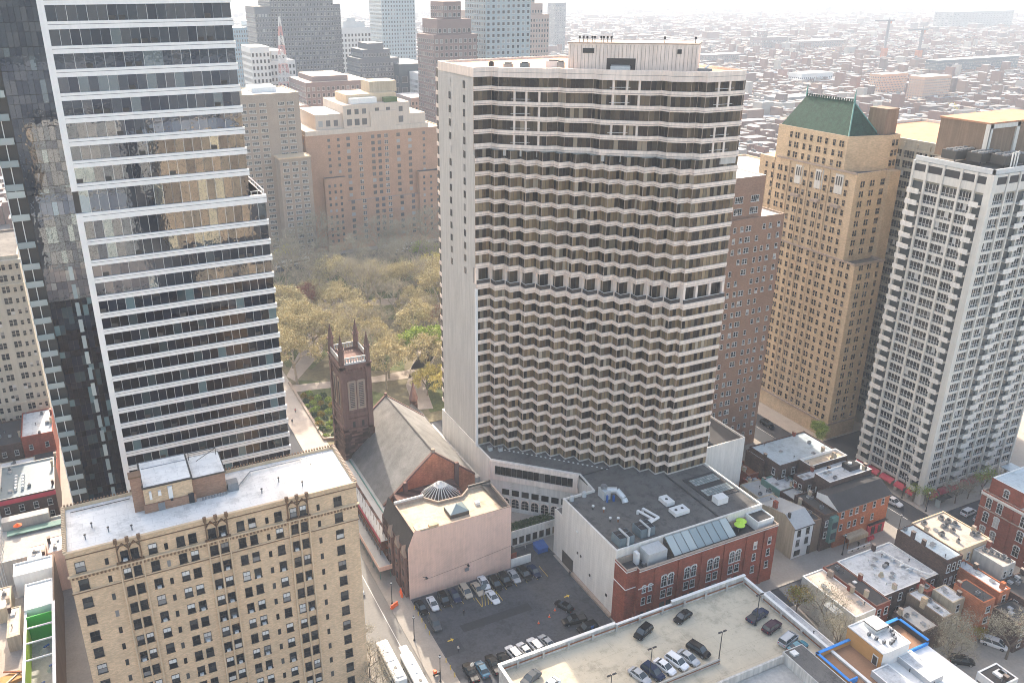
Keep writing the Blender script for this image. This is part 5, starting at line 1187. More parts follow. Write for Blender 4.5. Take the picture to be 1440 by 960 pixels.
for k, (x, y) in enumerate(((118.0,99.0),(118.4,96.4),(117.8,92.4))): solo('roof_unit', MB().box(x-.7,y-.5,7.1,x+.7,y+.5,8.1,'frame_dark').box(x-.4,y-.3,8.1,x+.4,y+.3,8.4,'steel_light'), 'dark unit on the long white roof beside the garage', 'roof unit', 'dark units beside the garage wall')
# red brick institutional building, right edge
t = thing('brick_school', 'large red brick building with arched white windows at the right edge', 'building', (200,95,0))
shell(t, rect(188.6,60,230,106.5), 0, 14.5, 'red_brick', 'cream_roof', .6, .3, 'sandstone')
shell(t, rect(189.6,97.6,214,105.6), 14.0, 18.2, 'red_brick', 'pale_blue_roof', .3, .3, 'white_paint', 'attic', 'attic_roof')
part('cornice', MB().box(188.1,60,13.6,188.6,106.9,14.1,'gray_stone').box(188.1,106.5,13.6,230,106.9,14.1,'gray_stone').box(188.3,60,10.0,188.6,106.6,10.2,'sandstone').box(188.35,98.2,0,188.6,98.9,13.6,'red_brick'), t)
W = [(188.6,y,z0,'x-','arch',1.25,2.7) for y in (104.3,101.6) for z0 in (10.6,6.6,2.6)]+[(188.6,y,z0,'x-','arch',1.4,2.8) for y in (95.6,92.4,89.2,86.0,82.8,79.6) for z0 in (10.4,6.4,2.2)]
W += [(189.6,101.5,14.9,'x-','arch',1.2,2.0)]
windows(t, W)
# ================================================================== white balcony tower
t = thing('balcony_tower', 'white concrete apartment tower with stacked balconies and pink awnings at the right', 'building', (208,132,0))
X0, Y0, X1, Y1, ZT = 190.0, 122.4, 225.5, 143.2, 89.0
part('wall', MB().box(X0+.5,Y0+.5,3.8,X1,Y1,ZT,'slab_wall').box(X0+3,Y0+3,0,X1-1,Y1-.5,3.8,'brown_wall'), t)
part('roof', MB().box(X0+.3,Y0+.3,ZT-.2,X1,Y1,ZT,'steel_light').box(X0,Y0,ZT,X1,Y0+.5,ZT+1.1,'steel_light').box(X0,Y0,ZT,X0+.5,Y1,ZT+1.1,'steel_light').quad((X0+.6,Y0+.6,ZT+.03),(X1,Y0+.6,ZT+.03),(X1,Y1,ZT+.03),(X0+.6,Y1,ZT+.03),'gravel'), t)
part('corner_pier', MB().box(X0-.35,Y0-.35,0,X0+1.1,Y0+1.3,ZT-.1,'gray_stone'), t)
ypl = [143.2,139.4,134.9,130.2,126.4]
for y in ypl: part('pier', MB().box(X0-.25,y-.3,0,X0+.5,y+.25,ZT-.1,'gray_stone'), t)
xpl = [195.4,199.6,203.4,207.6,212.4,216.6,221.0,225.4]
for x in xpl: part('pier', MB().box(x-.25,Y0-.25,0,x+.25,Y0+.5,ZT-.1,'gray_stone'), t)
fl = [3.9+2.86*k for k in range(28)]
def bay(ax, a, b, z0, bal, top=False):
    """one storey of one bay: sill panel and glazing, or a balcony"""
    m = MB()
    def bx(u0,u1,d0,d1,za,zb,mm):
        if ax == 'x': m.box(X0-d1,u0,za,X0-d0,u1,zb,mm)
        else: m.box(u0,Y0-d1,za,u1,Y0-d0,zb,mm)
    if bal:
        bx(a+.15,b-.15,-.5,-.02,z0,z0+.2,'gray_stone'); bx(a+.35,b-.1,-.02,1.15,z0-.05,z0+.1,'gray_stone'); bx(a+.35,b-.1,1.05,1.2,z0-.1,z0+1.15,'hotel_white')
        bx(a+.15,b-.15,-.47,-.43,z0+.25,z0+2.7,'car_glass')
    else:
        bx(a+.1,b-.1,-.5,.02,z0-.08,z0+.62,'gray_stone')
        n = 4
        for i in range(n):
            u0 = a+.35+(b-a-.7)*i/n; u1 = a+.35+(b-a-.7)*(i+1)/n
            bx(u0-.04,u0+.04,-.3,-.15,z0+.62,z0+2.78,'frame_white')
            if ax == 'x': m.quad((X0+.25,u1,z0+1.3),(X0+.25,u0,z0+1.3),(X0+.25,u0,z0+2.78),(X0+.25,u1,z0+2.78),'glass_win'); m.quad((X0+.25,u1,z0+.62),(X0+.25,u0,z0+.62),(X0+.25,u0,z0+1.25),(X0+.25,u1,z0+1.25),'car_glass')
            else: m.quad((u0,Y0+.25,z0+1.3),(u1,Y0+.25,z0+1.3),(u1,Y0+.25,z0+2.78),(u0,Y0+.25,z0+2.78),'glass_win'); m.quad((u0,Y0+.25,z0+.62),(u1,Y0+.25,z0+.62),(u1,Y0+.25,z0+1.25),(u0,Y0+.25,z0+1.25),'car_glass')
        bx(a+.3,b-.3,-.3,-.2,z0+1.25,z0+1.32,'frame_white')
    return m
def column(ax, a, b, bal, far=False):
    nm = 'balcony' if bal else 'window_bay'
    for z0 in fl: part(nm, bay(ax, a, b, z0, bal), t)
def join(ms):
    o = MB()
    for m in ms:
        b = len(o.v); o.v += m.v; ix = [o.mi(q) for q in m.mats]; o.f += [[b+i for i in f] for f in m.f]; o.m += [ix[k] for k in m.m]
    return o
yb = [(139.4,143.2,True),(134.9,139.4,False),(130.2,134.9,False),(126.4,130.2,False),(123.6,126.4,True)]
yb[3] = (126.4,130.2,False)
xb = [(191.2,195.4,False),(195.4,199.6,False),(199.6,203.4,True),(203.4,207.6,False),(207.6,212.4,False),(212.4,216.6,True),(216.6,221.0,False),(221.0,225.4,False)]
for (a, b, bl) in yb[:1]+yb[4:]:
    for z0 in fl: part('balcony', bay('x', a, b, z0, True), t)
for (a, b, bl) in xb:
    if bl:
        for k, z0 in enumerate(fl):
            if k >= 10: part('balcony', bay('y', a, b, z0, True), t)
rest = [bay('y',a,b,z0,True) for (a,b,bl) in xb if bl for k, z0 in enumerate(fl) if k < 10]
part('balcony', join(rest), t, kind='stuff')
wl = [('x',a,b,z0) for (a,b,bl) in yb if not bl for z0 in fl]
near = wl[:99]
ws = [bay(ax,a,b,z0,False) for ax,a,b,z0 in wl]
for m in ws[:84]: part('window_bay', m, t)
part('window_bay', join([bay('y',a,b,z0,False) for (a,b,bl) in xb if not bl for z0 in fl]+ws[84:]), t, kind='stuff')
m = MB()
for (a,b,_q) in yb: m.box(X0-.02,a+.3,ZT-4.6,X0+.5,b-.3,ZT-2.6,'gray_stone'); m.box(X0+.1,a+.3,ZT-2.6,X0+.5,b-.3,ZT-.8,'black_metal'); m.box(X0,a+.3,ZT-.8,X0+.5,b-.3,ZT-.2,'gray_stone')
for (a,b,_q) in xb: m.box(a+.3,Y0-.02,ZT-4.6,b-.3,Y0+.5,ZT-2.6,'gray_stone'); m.box(a+.3,Y0+.1,ZT-2.6,b-.3,Y0+.5,ZT-.8,'black_metal'); m.box(a+.3,Y0,ZT-.8,b-.3,Y0+.5,ZT-.2,'gray_stone')
part('louvre', m, t)
def awn(cx, cy, face, k, L):
    m = MB(); n = 6
    for i in range(n):
        a, b = math.pi/2*i/n, math.pi/2*(i+1)/n; r = 1.5
        f = lambda q: (-r*math.cos(q), 2.2+1.1*math.sin(q))
        (d0,z0),(d1,z1) = f(a), f(b)
        if face == 'y-': m.quad((cx-L/2,cy+d0+.0,z0),(cx+L/2,cy+d0,z0),(cx+L/2,cy+d1,z1),(cx-L/2,cy+d1,z1),'red_awning')
        else: m.quad((cx+d0,cy+L/2,z0),(cx+d0,cy-L/2,z0),(cx+d1,cy-L/2,z1),(cx+d1,cy+L/2,z1),'red_awning')
    part('awning', m, t)
for i, (a, b, _q) in enumerate(yb[:4]+[(123.6,126.4,True)]): awn(X0, (a+b)/2, 'x-', i, (b-a)-.7)
for i, (a, b, _q) in enumerate(xb[:6]): awn((a+b)/2, Y0, 'y-', i, (b-a)-.6)
t2 = thing('tower_penthouse', 'brown brick mechanical penthouse with pale frame on the white balcony tower', 'roof structure', (210,138,ZT))
part('wall', MB().box(200.5,132.8,ZT,228,146,ZT+9.2,'brown_wall'), t2); part('roof', MB().box(200.2,132.6,ZT+9.2,228.3,146.2,ZT+9.6,'orange_roof'), t2)
part('frame', MB().box(200.2,132.4,ZT,201.3,132.8,ZT+9.2,'gray_stone').box(210.2,132.4,ZT,211.3,132.8,ZT+9.2,'gray_stone').box(200.2,132.4,ZT+8.2,211.3,132.8,ZT+9.2,'gray_stone').box(200.1,132.4,ZT,200.5,133.5,ZT+9.2,'gray_stone'), t2)
for k, (x, y) in enumerate(((195.2,137.0),(197.4,132.0),(199.6,127.4))):
    u = thing('cooling_tower', ['dark cooling unit row farthest left on the white balcony tower roof','dark cooling unit row in the middle of the white balcony tower roof','dark cooling unit row nearest the corner of the white balcony tower roof'][k], 'cooling unit', (x,y,ZT), 'cooling towers on the balcony tower roof')
    part('body', MB().box(x-2.2,y-2.2,ZT+1.0,x+5.4,y+1.6,ZT+3.1,'frame_dark'), u)
    m = MB()
    for i in range(5):
        for j in range(2): m.tube((x-1.4+i*1.5,y-1.3+j*1.8,ZT+3.1),(x-1.4+i*1.5,y-1.3+j*1.8,ZT+3.4),.62,.62,'gray_metal',8)
    part('fan', m, u)
    part('leg', MB().box(x-2,y-2,ZT+.02,x-1.8,y-1.8,ZT+1,'black_metal').box(x+5,y-2,ZT+.02,x+5.2,y-1.8,ZT+1,'black_metal').box(x-2,y-2.05,ZT+.5,x+5.2,y-1.95,ZT+.65,'black_metal'), u)
solo('vent_pipe', MB().tube((198.0,124.2,ZT),(198.0,124.2,ZT+4.2),.16,.16,'frame_white',6).tube((198.9,124.1,ZT),(198.9,124.1,ZT+4.3),.16,.16,'frame_white',6).tube((199.7,124.0,ZT),(199.7,124.0,ZT+4.4),.16,.16,'frame_white',6).box(197.9,124,ZT+4,199.9,124.2,ZT+4.2,'frame_white'), 'three white vent pipes standing at the corner of the balcony tower roof', 'pipe')
t = thing('bus_shelter', 'glass bus shelter on the plaza below the white balcony tower', 'bus shelter', (195,119.4,KZ))
part('roof', MB().box(193,118.6,2.5,197.4,120.2,2.65,'black_metal'), t); part('panel', MB().box(193,118.7,KZ,193.1,120.1,2.4,'skylight').box(193,120.1,KZ+.3,197.3,120.15,2.4,'car_glass'), t)
solo('entrance_canopy', MB().box(222.0,117.6,3.2,226.5,122.3,3.45,'pale_blue_roof').tube((222.2,117.9,KZ),(222.2,117.9,3.2),.08,.08,'black_metal').tube((226.3,117.9,KZ),(226.3,117.9,3.2),.08,.08,'black_metal'), 'pale blue entrance canopy at the far end of the awnings', 'canopy')
# slab tower behind
t = thing('slab_tower', 'wide beige grid fronted slab tower between the green roofed tower and the balcony tower', 'building', (225,165,0))
shell(t, rect(212.5,143.4,250,189), 0, 89.3, 'slab_wall', 'orange_roof', .8, .5, 'gray_stone')
m = MB()
ys = [144+4.05*i for i in range(12)]
for y in ys: m.box(212.1,y-.28,0,212.5,y+.28,88.4,'slab_wall')
part('pier', m, t)
m = MB()
for k in range(30): m.box(212.2,144,3.3+2.86*k,212.5,188.6,4.1+2.86*k,'slab_wall')
part('spandrel', m, t)
W = [(212.48,(ys[i]+ys[i+1])/2,4.15+2.86*k,'x-','quad',3.3,1.95) for k in range(29) for i in range(11)]
windows(t, W, 'glass_win', 'slab_wall')
# ================================================================== green roofed tower
t = thing('green_roof_tower', 'tan brick apartment tower with setbacks and a steep green tiled roof', 'building', (204,175,0))
X0, Y0 = 194.5, 159.0
shell(t, [(X0,Y0),(206,Y0),(206,193),(X0,193)], 0, 56.2, 'tan_brick', 'gravel', .6, .3, 'sandstone', 'base', 'terrace')
shell(t, [(X0+.05,163.4),(207.4,163.4),(207.4,194),(X0+.05,194)], 55.5, 81.2, 'tan_brick', 'gravel', .5, .3, 'sandstone', 'shaft', 'terrace')
shell(t, [(X0+.1,168.3),(207.0,165.0),(211.0,165.0),(211.0,194.4),(X0+.1,194.4)], 80.5, 90.6, 'tan_brick', 'gravel', .4, .3, 'sandstone', 'crown', 'terrace')
part('wall', MB().box(X0+.1,194.4,0,206,200.5,80.6,'tan_brick').box(206,162,0,210,194,81,'tan_brick'), t)
a, b, c, d = (X0+.4,168.6,90.2),(206.6,168.6,90.2),(206.6,194.1,90.2),(X0+.4,194.1,90.2); e, f = (200.4,173.2,98.9),(200.4,190.8,98.9)
mt_ = plain('green_tile', (.016,.050,.034), .7, .6, .8, 2.6, spec=.1)
MT['green_tile'] = mt_
roofm = MB(); roofm.add([a,b,c,d,e,f],[(0,1,4),(1,2,5,4),(2,3,5),(3,0,4,5)],'green_tile'); r_ = part('roof', roofm, t)
m = MB().box(200.2,173.2,98.75,200.6,190.8,99.05,'green_tile')
for i in range(20): y = 173.6+i*.88; m.box(200.25,y,98.8,200.55,y+.35,99.7,'green_tile')
m.tube(e,(200.4,173.2,102.4),.35,.05,'copper',6); m.tube(f,(200.4,190.8,102.4),.35,.05,'copper',6)
m.tube(b,e,.22,.22,'copper',6); m.tube(a,e,.2,.2,'copper',6)
part('cresting', m, r_)
part('water_house', MB().box(206.0,166.5,90.5,210.6,172.5,97.2,'brown_wall').box(205.9,166.4,97.2,210.7,172.6,97.5,'brown_wall'), t)
W = []
yc = [161.2,163.6,166.4,168.9,171.3,173.9,176.3,179.0,181.6,184.0,186.6,189.2,191.6]
for k in range(18):
    z0 = 6.2+2.82*k
    for j, y in enumerate(yc+[194.6,197.4]):
        W.append((X0-.0, y, z0, 'x-', 'pair' if j%3==1 else 'sash', 1.5 if j%3==1 else .85, 1.5))
    for x in (197.0,200.2,203.6): W.append((x, Y0, z0, 'y-', 'pair' if x < 203 else 'sash', 1.5 if x<203 else .9, 1.5))
for k in range(8):
    z0 = 57.4+2.82*k
    for j, y in enumerate(yc[2:]+[194.6,197.4]): W.append((X0+.05 if y < 193 else X0+.1, y, z0, 'x-', 'pair' if j%3==1 else 'sash', 1.5 if j%3==1 else .85, 1.5))
    for x in (197.2,201.0,205.0): W.append((x,163.4,z0,'y-','pair' if x<204 else 'sash',1.5,1.5))
for k in range(3):
    z0 = 81.8+2.85*k
    for j, y in enumerate((170.2,172.8,175.6,178.2,181.2,183.6,186.6,189.0)): W.append((X0+.1,y,z0,'x-','pair' if j%3==0 else 'sash',1.5 if j%3==0 else .85,1.5))
    W += [(208.6,165.0,z0,'y-','sash',1.0,1.5),(210.0,165.0,z0,'y-','sash',.8,1.5)]
windows(t, [(a,b,c,d,e,f_+.12,g_+.2) for a,b,c,d,e,f_,g_ in W], 'glass_dark', 'tan_brick')
m = MB()
for y in (172.6,175.3,180.3,182.9,187.9): m.box(X0-.22,y-.12,6,X0,y+.12,80.5,'tan_brick')
part('pilaster', m, t)
m = MB()
for z0 in (5.0, 55.9, 80.9): m.box(X0-.35,158.8 if z0 < 60 else 163.2,z0,X0,193,z0+.5,'sandstone')
m.box(X0-.3,Y0-.3,5.0,206,Y0,5.5,'sandstone'); m.box(X0-.3,Y0-.3,55.7,206.2,Y0,56.4,'sandstone')
part('cornice', m, t)
m = MB()
for y in (169.0,176.3,184.0):
    m.box(X0-.12,y-1.4,74.5,X0+.05,y+1.4,80.0,'gray_stone')
    for dy in (-.8,0,.8): m.box(X0-.16,y+dy-.22,76.9,X0-.12,y+dy+.22,79.4,'dark_joint')
    m.box(X0-.9,y-1.5,70.6,X0+.05,y+1.5,71.4,'sandstone')
part('ornament', m, t)
m = MB()
for y in (196.5,190.5):
    m.box(X0-.2,y-1.8,0,X0,y+1.8,7.2,'sandstone'); m.box(X0-.25,y-.8,KZ,X0-.2,y+.8,3.4,'dark_joint')
part('entrance', m, t)
# ================================================================== brown brick tower
t = thing('brick_tower', 'plain brown brick apartment tower partly hidden by the hotel tower', 'building', (164,176,0))
shell(t, rect(148,167,173.4,186), 0, 71.7, 'tower_brick', 'white_roof2', .5, .3, 'sandstone')
shell(t, rect(149,168.6,166.5,184), 71.2, 82.6, 'tower_brick', 'white_roof2', .4, .3, 'frame_white', 'upper_wall', 'upper_roof')
part('sunroom', MB().box(150,169,79.4,166.7,169.2,82.3,'copper'), t)
W = []
for k in range(22):
    z0 = 3.6+3.08*k
    for x, st in ((151.2,'ac'),(153.8,'sash'),(156.2,'sash'),(158.6,'ac'),(160.9,'pair'),(164.2,'sash'),(166.4,'sash'),(168.6,'ac'),(171.6,'ac')):
        if (k*7+int(x*3))%9 == 0: continue
        W.append((x,167,z0,'y-',st,1.6 if st=='pair' else .8,1.35))
for z0 in (72.6,75.8): W += [(x,168.6,z0,'y-','quad',2.6,1.6) for x in (158.0,163.5)]
windows(t, W, 'glass_win', 'frame_white')
# ================================================================== left edge
t = building('stone_apartment_house', 'pale stone apartment house at the left edge behind the low brick houses', 'building', -75, 268, -19.8, 300, 58.5, 'tan_stucco', 'gravel', trim='sandstone')
MT['pale_stone'] = plain('pale_stone', (.47,.42,.34), .8, .1, .3, 2, .2)
part('facade', MB().box(-75,267.9,0,-19.8,268,58.4,'pale_stone').box(-19.8,268,0,-19.7,300,58.4,'pale_stone'), t)
part('cornice', MB().box(-75,266.9,56.2,-19.2,268,57.4,'pale_stone').box(-75,267.4,49.6,-19.5,268,50.1,'pale_stone').box(-75,267.5,12,-19.6,268,12.5,'pale_stone'), t)
windows(t, [(x,267.9,z0,'y-','pair',2.0,1.9) for z0 in [2.6+3.45*k for k in range(16)] for x in (-28.6,-24.6,-37.5,-33.5)]+[(x,267.9,z0,'y-','sash',.8,1.4) for z0 in [2.6+3.45*k for k in range(16)] for x in (-22.2,-31.0)]+[(-20.5,267.9,z0,'y-','sash',.7,1.6) for z0 in [2.6+3.45*k for k in range(16)]], 'glass_win', 'pale_stone')
LG2 = 'low houses left of the glass tower'
t = house('brick_house','dark red brick house with a big white roof beside the foot of the glass tower',-27.2,246.0,-18.8,262.5,11,'red_brick','white_roof2',LG2,.3,(('y-',2,(6.6,),.9,1.5),))
house('brick_house','low dark roofed brick house at the far left edge',-40,246,-27.4,262,9.5,'dark_brick','dark_roof',LG2,.3,(('y-',4,(5.8,),1.0,1.5),))
house('brick_house','small house with a white awning roof and tan wall at the left edge',-36,236,-24.5,243.5,5.5,'tan_stucco','white_roof',LG2,.1)
house('brick_house','low dark slate roofed shed between the red house and the row of chimneys',-25.5,232,-18.8,245.8,5.0,'red_brick','dark_roof',LG2,.1)
t = house('brick_house','brick house with a red cornice and chimney vents on its dark roof',-31.6,212,-18.6,229.5,11.4,'dark_brick','blue_gray_metal',LG2,.4,(('y-',4,(7.2,3.6),1.0,1.7),),trim='gray_stone')
part('cornice', MB().box(-31.7,211.7,9.9,-18.5,212,11.0,'red_awning'), t)
for k in range(10): solo('roof_vent', MB().tube((-27.6+(k%2)*1.6,216+k//2*1.6,11),(-27.6+(k%2)*1.6,216+k//2*1.6,11.9),.35,.35,'frame_white',8), 'white round vent in the double row on the dark brick house roof', 'vent', 'white vents in two rows on the brick house')
house('brick_house','small white walled house at the left edge next to the vents',-40,212,-31.8,232,12,'white_paint','white_roof2',LG2,.3)
CG = 'construction area at the lower left'
t = thing('unfinished_house', 'unfinished white topped building with a green lined open shaft at the lower left', 'building', (-22,165,0))
shell(t, rect(-27.0,176.2,-19.2,181.0), 0, 12.4, 'white_paint', 'white_roof', .3, .3, 'white_paint')
shell(t, rect(-24.6,163.5,-19.2,172.5), 0, 12.2, 'white_paint', 'white_roof', .3, .3, 'white_paint', 'block', 'block_roof')
part('party_wall', MB().box(-19.2,136,0,-18.9,181,12.6,'brown_wall').box(-19.4,136,12.6,-18.8,163.5,12.8,'white_paint').box(-24.6,136,0,-24.3,163.5,11.4,'brown_wall').box(-24.7,136,11.4,-24.2,163.5,11.6,'white_paint'), t)
part('shaft_lining', MB().box(-24.3,161.2,6,-19.2,161.4,12.0,'green_board').box(-24.28,136,6,-24.22,161,11.3,'lime').quad((-24.3,136,6),(-19.2,136,6),(-19.2,163,6),(-24.3,163,6),'concrete'), t)
m = MB()
for y in (158.4,153.8,148.8): m.box(-24.3,y,11.2,-19.2,y+.25,11.5,'white_paint')
part('beam', m, t)
for k, (x, y, s) in enumerate(((-21.8,157,1.2),(-20.8,151,.8),(-22.6,146.5,1.0),(-21.2,142.5,1.1))):
    solo('rubble_pile', MB().tube((x,y,6),(x,y,6.9),s,s*.3,'dirty_white',7).obox(x+.4,y+.3,.5,1.2,.3,6.9,7.1,'blue_metal'), 'pile of builder\'s debris inside the green lined shaft', 'debris', 'debris piles in the shaft')
house('site_building','pink topped low building left of the tan brick building',-24.6,182.5,-20.8,188.5,11,'pink_stucco','white_paint',CG,.1)
house('site_building','lilac topped low building touching the corner of the tan brick building',-20.4,184,-15.8,190.5,11,'pink_stucco','white_paint',CG,.1)
house('site_building','cream topped hut beside the unfinished building, the upper one',-30.2,168.5,-27.6,176,10.5,'tan_stucco','cream_roof',CG,.1)
house('site_building','cream topped hut beside the unfinished building, the lower one',-28.0,158.5,-25.6,168,10.5,'tan_stucco','cream_roof',CG,.1)
t = house('site_building','long white topped shed at the extreme lower left edge',-36,138,-29.8,160,9.5,'white_paint','white_roof',CG,.1)
t = thing('terrace_building', 'low grey roofed building with a green walkway in front of the red corniced brick house', 'building', (-24,200,0)); shell(t, rect(-40,191,-16,206), 0, 7, 'concrete', 'concrete', .5, .3, 'gray_stone')
part('canopy', MB().box(-31,205.0,6.6,-20.5,207.5,9.0,'concrete').box(-30,201.4,7.0,-16.5,203.6,7.2,'green_shed'), t)
solo('orange_parasol', MB().tube((-27.4,203,7),(-27.4,203,9),.05,.05,'gray_metal').tube((-27.4,203,8.6),(-27.4,203,9.2),1.0,.1,'orange_plastic',10), 'orange parasol on the roof terrace at the left edge', 'parasol')
t = thing('scaffold', 'pale metal scaffold stair at the left edge', 'scaffold', (-31.5,190,0))
m = MB()
for i in range(8):
    for x in (-32.4,-30.6): m.tube((x,178+i*3.0,0),(x,178+i*3.0,14),.08,.08,'steel_light',4)
    m.tube((-32.4,178+i*3,13),(-32.4,181+i*3,13),.06,.06,'steel_light',4); m.box(-32.3,178+i*3,10,-30.7,180.6+i*3,10.1,'steel_light')
part('frame', m, t)
solo('wood_pile', MB().obox(-27.5,150,.2,3.6,2.4,7.05,7.8,'osb').obox(-27.2,149.5,.8,3.8,.3,7.8,8.0,'tan_roof').obox(-27,151,-.4,3.8,.3,8.0,8.2,'rust'), 'pile of timber on the site roof at the lower left', 'timber')
t = thing('site_roof', 'flat pale work roof strewn with material at the lower left', 'building', (-32,150,0)); shell(t, rect(-45,120,-24.7,176), 0, 7.05, 'concrete', 'plaza', .1, .3, 'concrete')
# ================================================================== buildings beyond the park
MT['glass_dark_far'] = glass('glass_dark_far', [(0,(.05,.055,.065)),(.6,(.08,.085,.1)),(.9,(.3,.3,.3))], .3, .4)
BY = 420.0
t = thing('brick_hotel_block', 'large orange brick apartment house with cream terraced top storeys beyond the park', 'building', (140,435,0))
shell(t, rect(106,BY,181,462), 0, 60.5, 'pink_brick', 'white_roof2', .5, .5, 'cream_trim')
part('side_bay', MB().box(113.6,BY-3,0,125.2,BY,39,'pink_brick').box(165.2,BY-4,0,186,BY,38,'pink_brick').box(125.2,BY-2.6,0,165.2,BY,26,'pink_brick').box(181,BY+4,0,194,462,55,'pink_brick'), t)
part('side_bay_roof', MB().quad((113.8,BY-2.8,39.03),(125,BY-2.8,39.03),(125,BY,39.03),(113.8,BY,39.03),'dark_roof').quad((165.4,BY-3.8,38.03),(185.8,BY-3.8,38.03),(185.8,BY,38.03),(165.4,BY,38.03),'dark_roof'), t)
part('crown', MB().box(106.4,BY+.4,60.5,173,460,62.8,'far_buff').box(127,BY+1.4,62.8,163,458,74.2,'far_buff').box(113,BY+4,62.8,127,456,70,'far_buff').box(163,BY+2,62.8,172,456,68,'far_buff').box(141,BY+.6,62.8,155,BY+6,70.5,'far_buff'), t)
part('crown_roof', MB().quad((127.3,BY+1.7,74.25),(162.7,BY+1.7,74.25),(162.7,457,74.25),(127.3,457,74.25),'cream_roof').quad((113.3,BY+4.3,70.05),(126.9,BY+4.3,70.05),(126.9,455,70.05),(113.3,455,70.05),'white_roof'), t)
part('penthouse', MB().box(131,BY+8,74.2,158,448,78.5,'cream_trim').box(145,BY+12,78.5,160,446,84,'tan_stucco').box(132,BY+4,74.3,146,BY+8,77.0,'white_paint').box(150,BY+3,74.3,157,BY+7,76.6,'leaf_dark'), t)
W = []
for k in range(17):
    z0 = 5+3.25*k
    for x in (128.2,134.5,141.5,145.0,148.8,155.5,162.0):
        W.append((x,(BY if z0 > 26 else BY-2.6)-.0,z0,'y-','pair' if x in (134.5,148.8) else 'bare',1.9,1.8))
    if z0 < 36:
        for x in (116,119,122): W.append((x,BY-3,z0,'y-','bare',1.2,1.5))
        for x in (168,172,176,180): W.append((x,BY-4,z0,'y-','bare',1.2,1.5))
    else:
        for x in (118,123): W.append((x,BY,z0,'y-','bare',1.4,1.5))
        W.append((170,BY,z0,'y-','bare',1.4,1.5))
for k in range(17):
    for y in (424,430,436,442,448,454): W.append((106,y,5+3.25*k,'x-','bare',1.6,1.7))
for x in (130,134,138,145,151,158): W += [(x,BY+1.4,64,'y-','bare',2.6,3.2),(x,BY+1.4,69.5,'y-','bare',2.2,2.6)]
for x in (115.5,119.5,123.5): W += [(x,BY+4,64,'y-','bare',2.2,3.0)]
windows(t, W, 'glass_dark_far', 'far_buff')
t = thing('beige_tower', 'beige brick apartment slab with ribbon windows beside the glass tower', 'building', (88,430,0))
MT['glass_dark_far'] = glass('glass_dark_far', [(0,(.05,.055,.065)),(.6,(.08,.085,.1)),(.9,(.3,.3,.3))], .3, .4)
MT['beige_brick'] = brick('beige_brick', (.36,.29,.23), (.34,.29,.25), .1, .12)
shell(t, rect(60,418,104,450), 0, 82.5, 'beige_brick', 'white_roof2', .5, .5, 'cream_trim')
part('wing', MB().box(89.5,408,0,105.0,418,52.5,'beige_brick').box(89,407.7,52.5,105.3,418,53.2,'cream_trim'), t)
part('penthouse', MB().box(62,424,82,78,440,86,'tan_stucco'), t); part('tank_room', MB().box(84,430,82,96,444,84.4,'white_paint'), t)
W = []
for k in range(25):
    z0 = 3.5+3.05*k
    for x in (72,76.5,81,86,95,99.5): W.append((x,418,z0,'y-','quad',3.2,1.5))
    if z0 < 50:
        for x in (92.5,97,101.5): W.append((x,408,z0,'y-','quad',2.8,1.5))
windows(t, W, 'glass_far', 'frame_white')
# far towers
def towerm(c, wcol, sx, sz, name):
    """far facade: plain masonry colour, openings are real meshes"""
    return plain(name, c, .8, .08, .05, .4, .15)
MT['far_gray'] = plain('far_gray', (.16,.165,.175), .8, .08, .05, .4)
MT['far_white'] = plain('far_white', (.58,.58,.56), .8, .08, .05, .4)
MT['far_blue'] = plain('far_blue', (.22,.32,.38), .3, .08, .05, .4)
MT['far_glass'] = plain('far_glass', (.30,.36,.38), .25, .1, .05, .4)
MT['far_pink'] = plain('far_pink', (.40,.31,.27), .8, .08, .05, .4)
MT['far_brown'] = plain('far_brown', (.20,.15,.14), .8, .08, .05, .4)
def ftower(nm, lab, boxes, wall, win, nx, dz, roof='white_roof2', wf=.5, hf=.55, cap=100):
    x0, y0, x1, y1 = boxes[0][:4]
    t = thing(nm, lab, 'building', ((x0+x1)/2,(y0+y1)/2,0), 'high rise buildings on the skyline')
    m = MB(); r = MB()
    for (a,b,c,d,z0,z1) in boxes: m.box(a,b,z0,c,d,z1,wall); r.quad((a+.3,b+.3,z1+.05),(c-.3,b+.3,z1+.05),(c-.3,d-.3,z1+.05),(a+.3,d-.3,z1+.05),roof)
    part('wall', m, t); part('roof', r, t)
    W = []
    for (a,b,c,d,z0,z1) in boxes:
        pw = (x1-x0)/nx; n = max(1,round((c-a)/pw)); k0 = int(max(0,(z0-0))//dz)
        for k in range(int((z1-z0-1.5)//dz)):
            for i in range(n): W.append((a+(c-a)*(i+.5)/n, b, z0+1.2+k*dz,'y-','plain',pw*wf,dz*hf))
            n2 = max(1,round((d-b)/pw))
            for i in range(n2): W.append((a, b+(d-b)*(i+.5)/n2, z0+1.2+k*dz,'x-','plain',pw*wf,dz*hf))
    windows(t, W, win, 'frame_white', cap=cap)
    return t
MT['glass_dark_far'] = glass('glass_dark_far', [(0,(.05,.055,.065)),(.6,(.08,.085,.1)),(.9,(.3,.3,.3))], .3, .4)
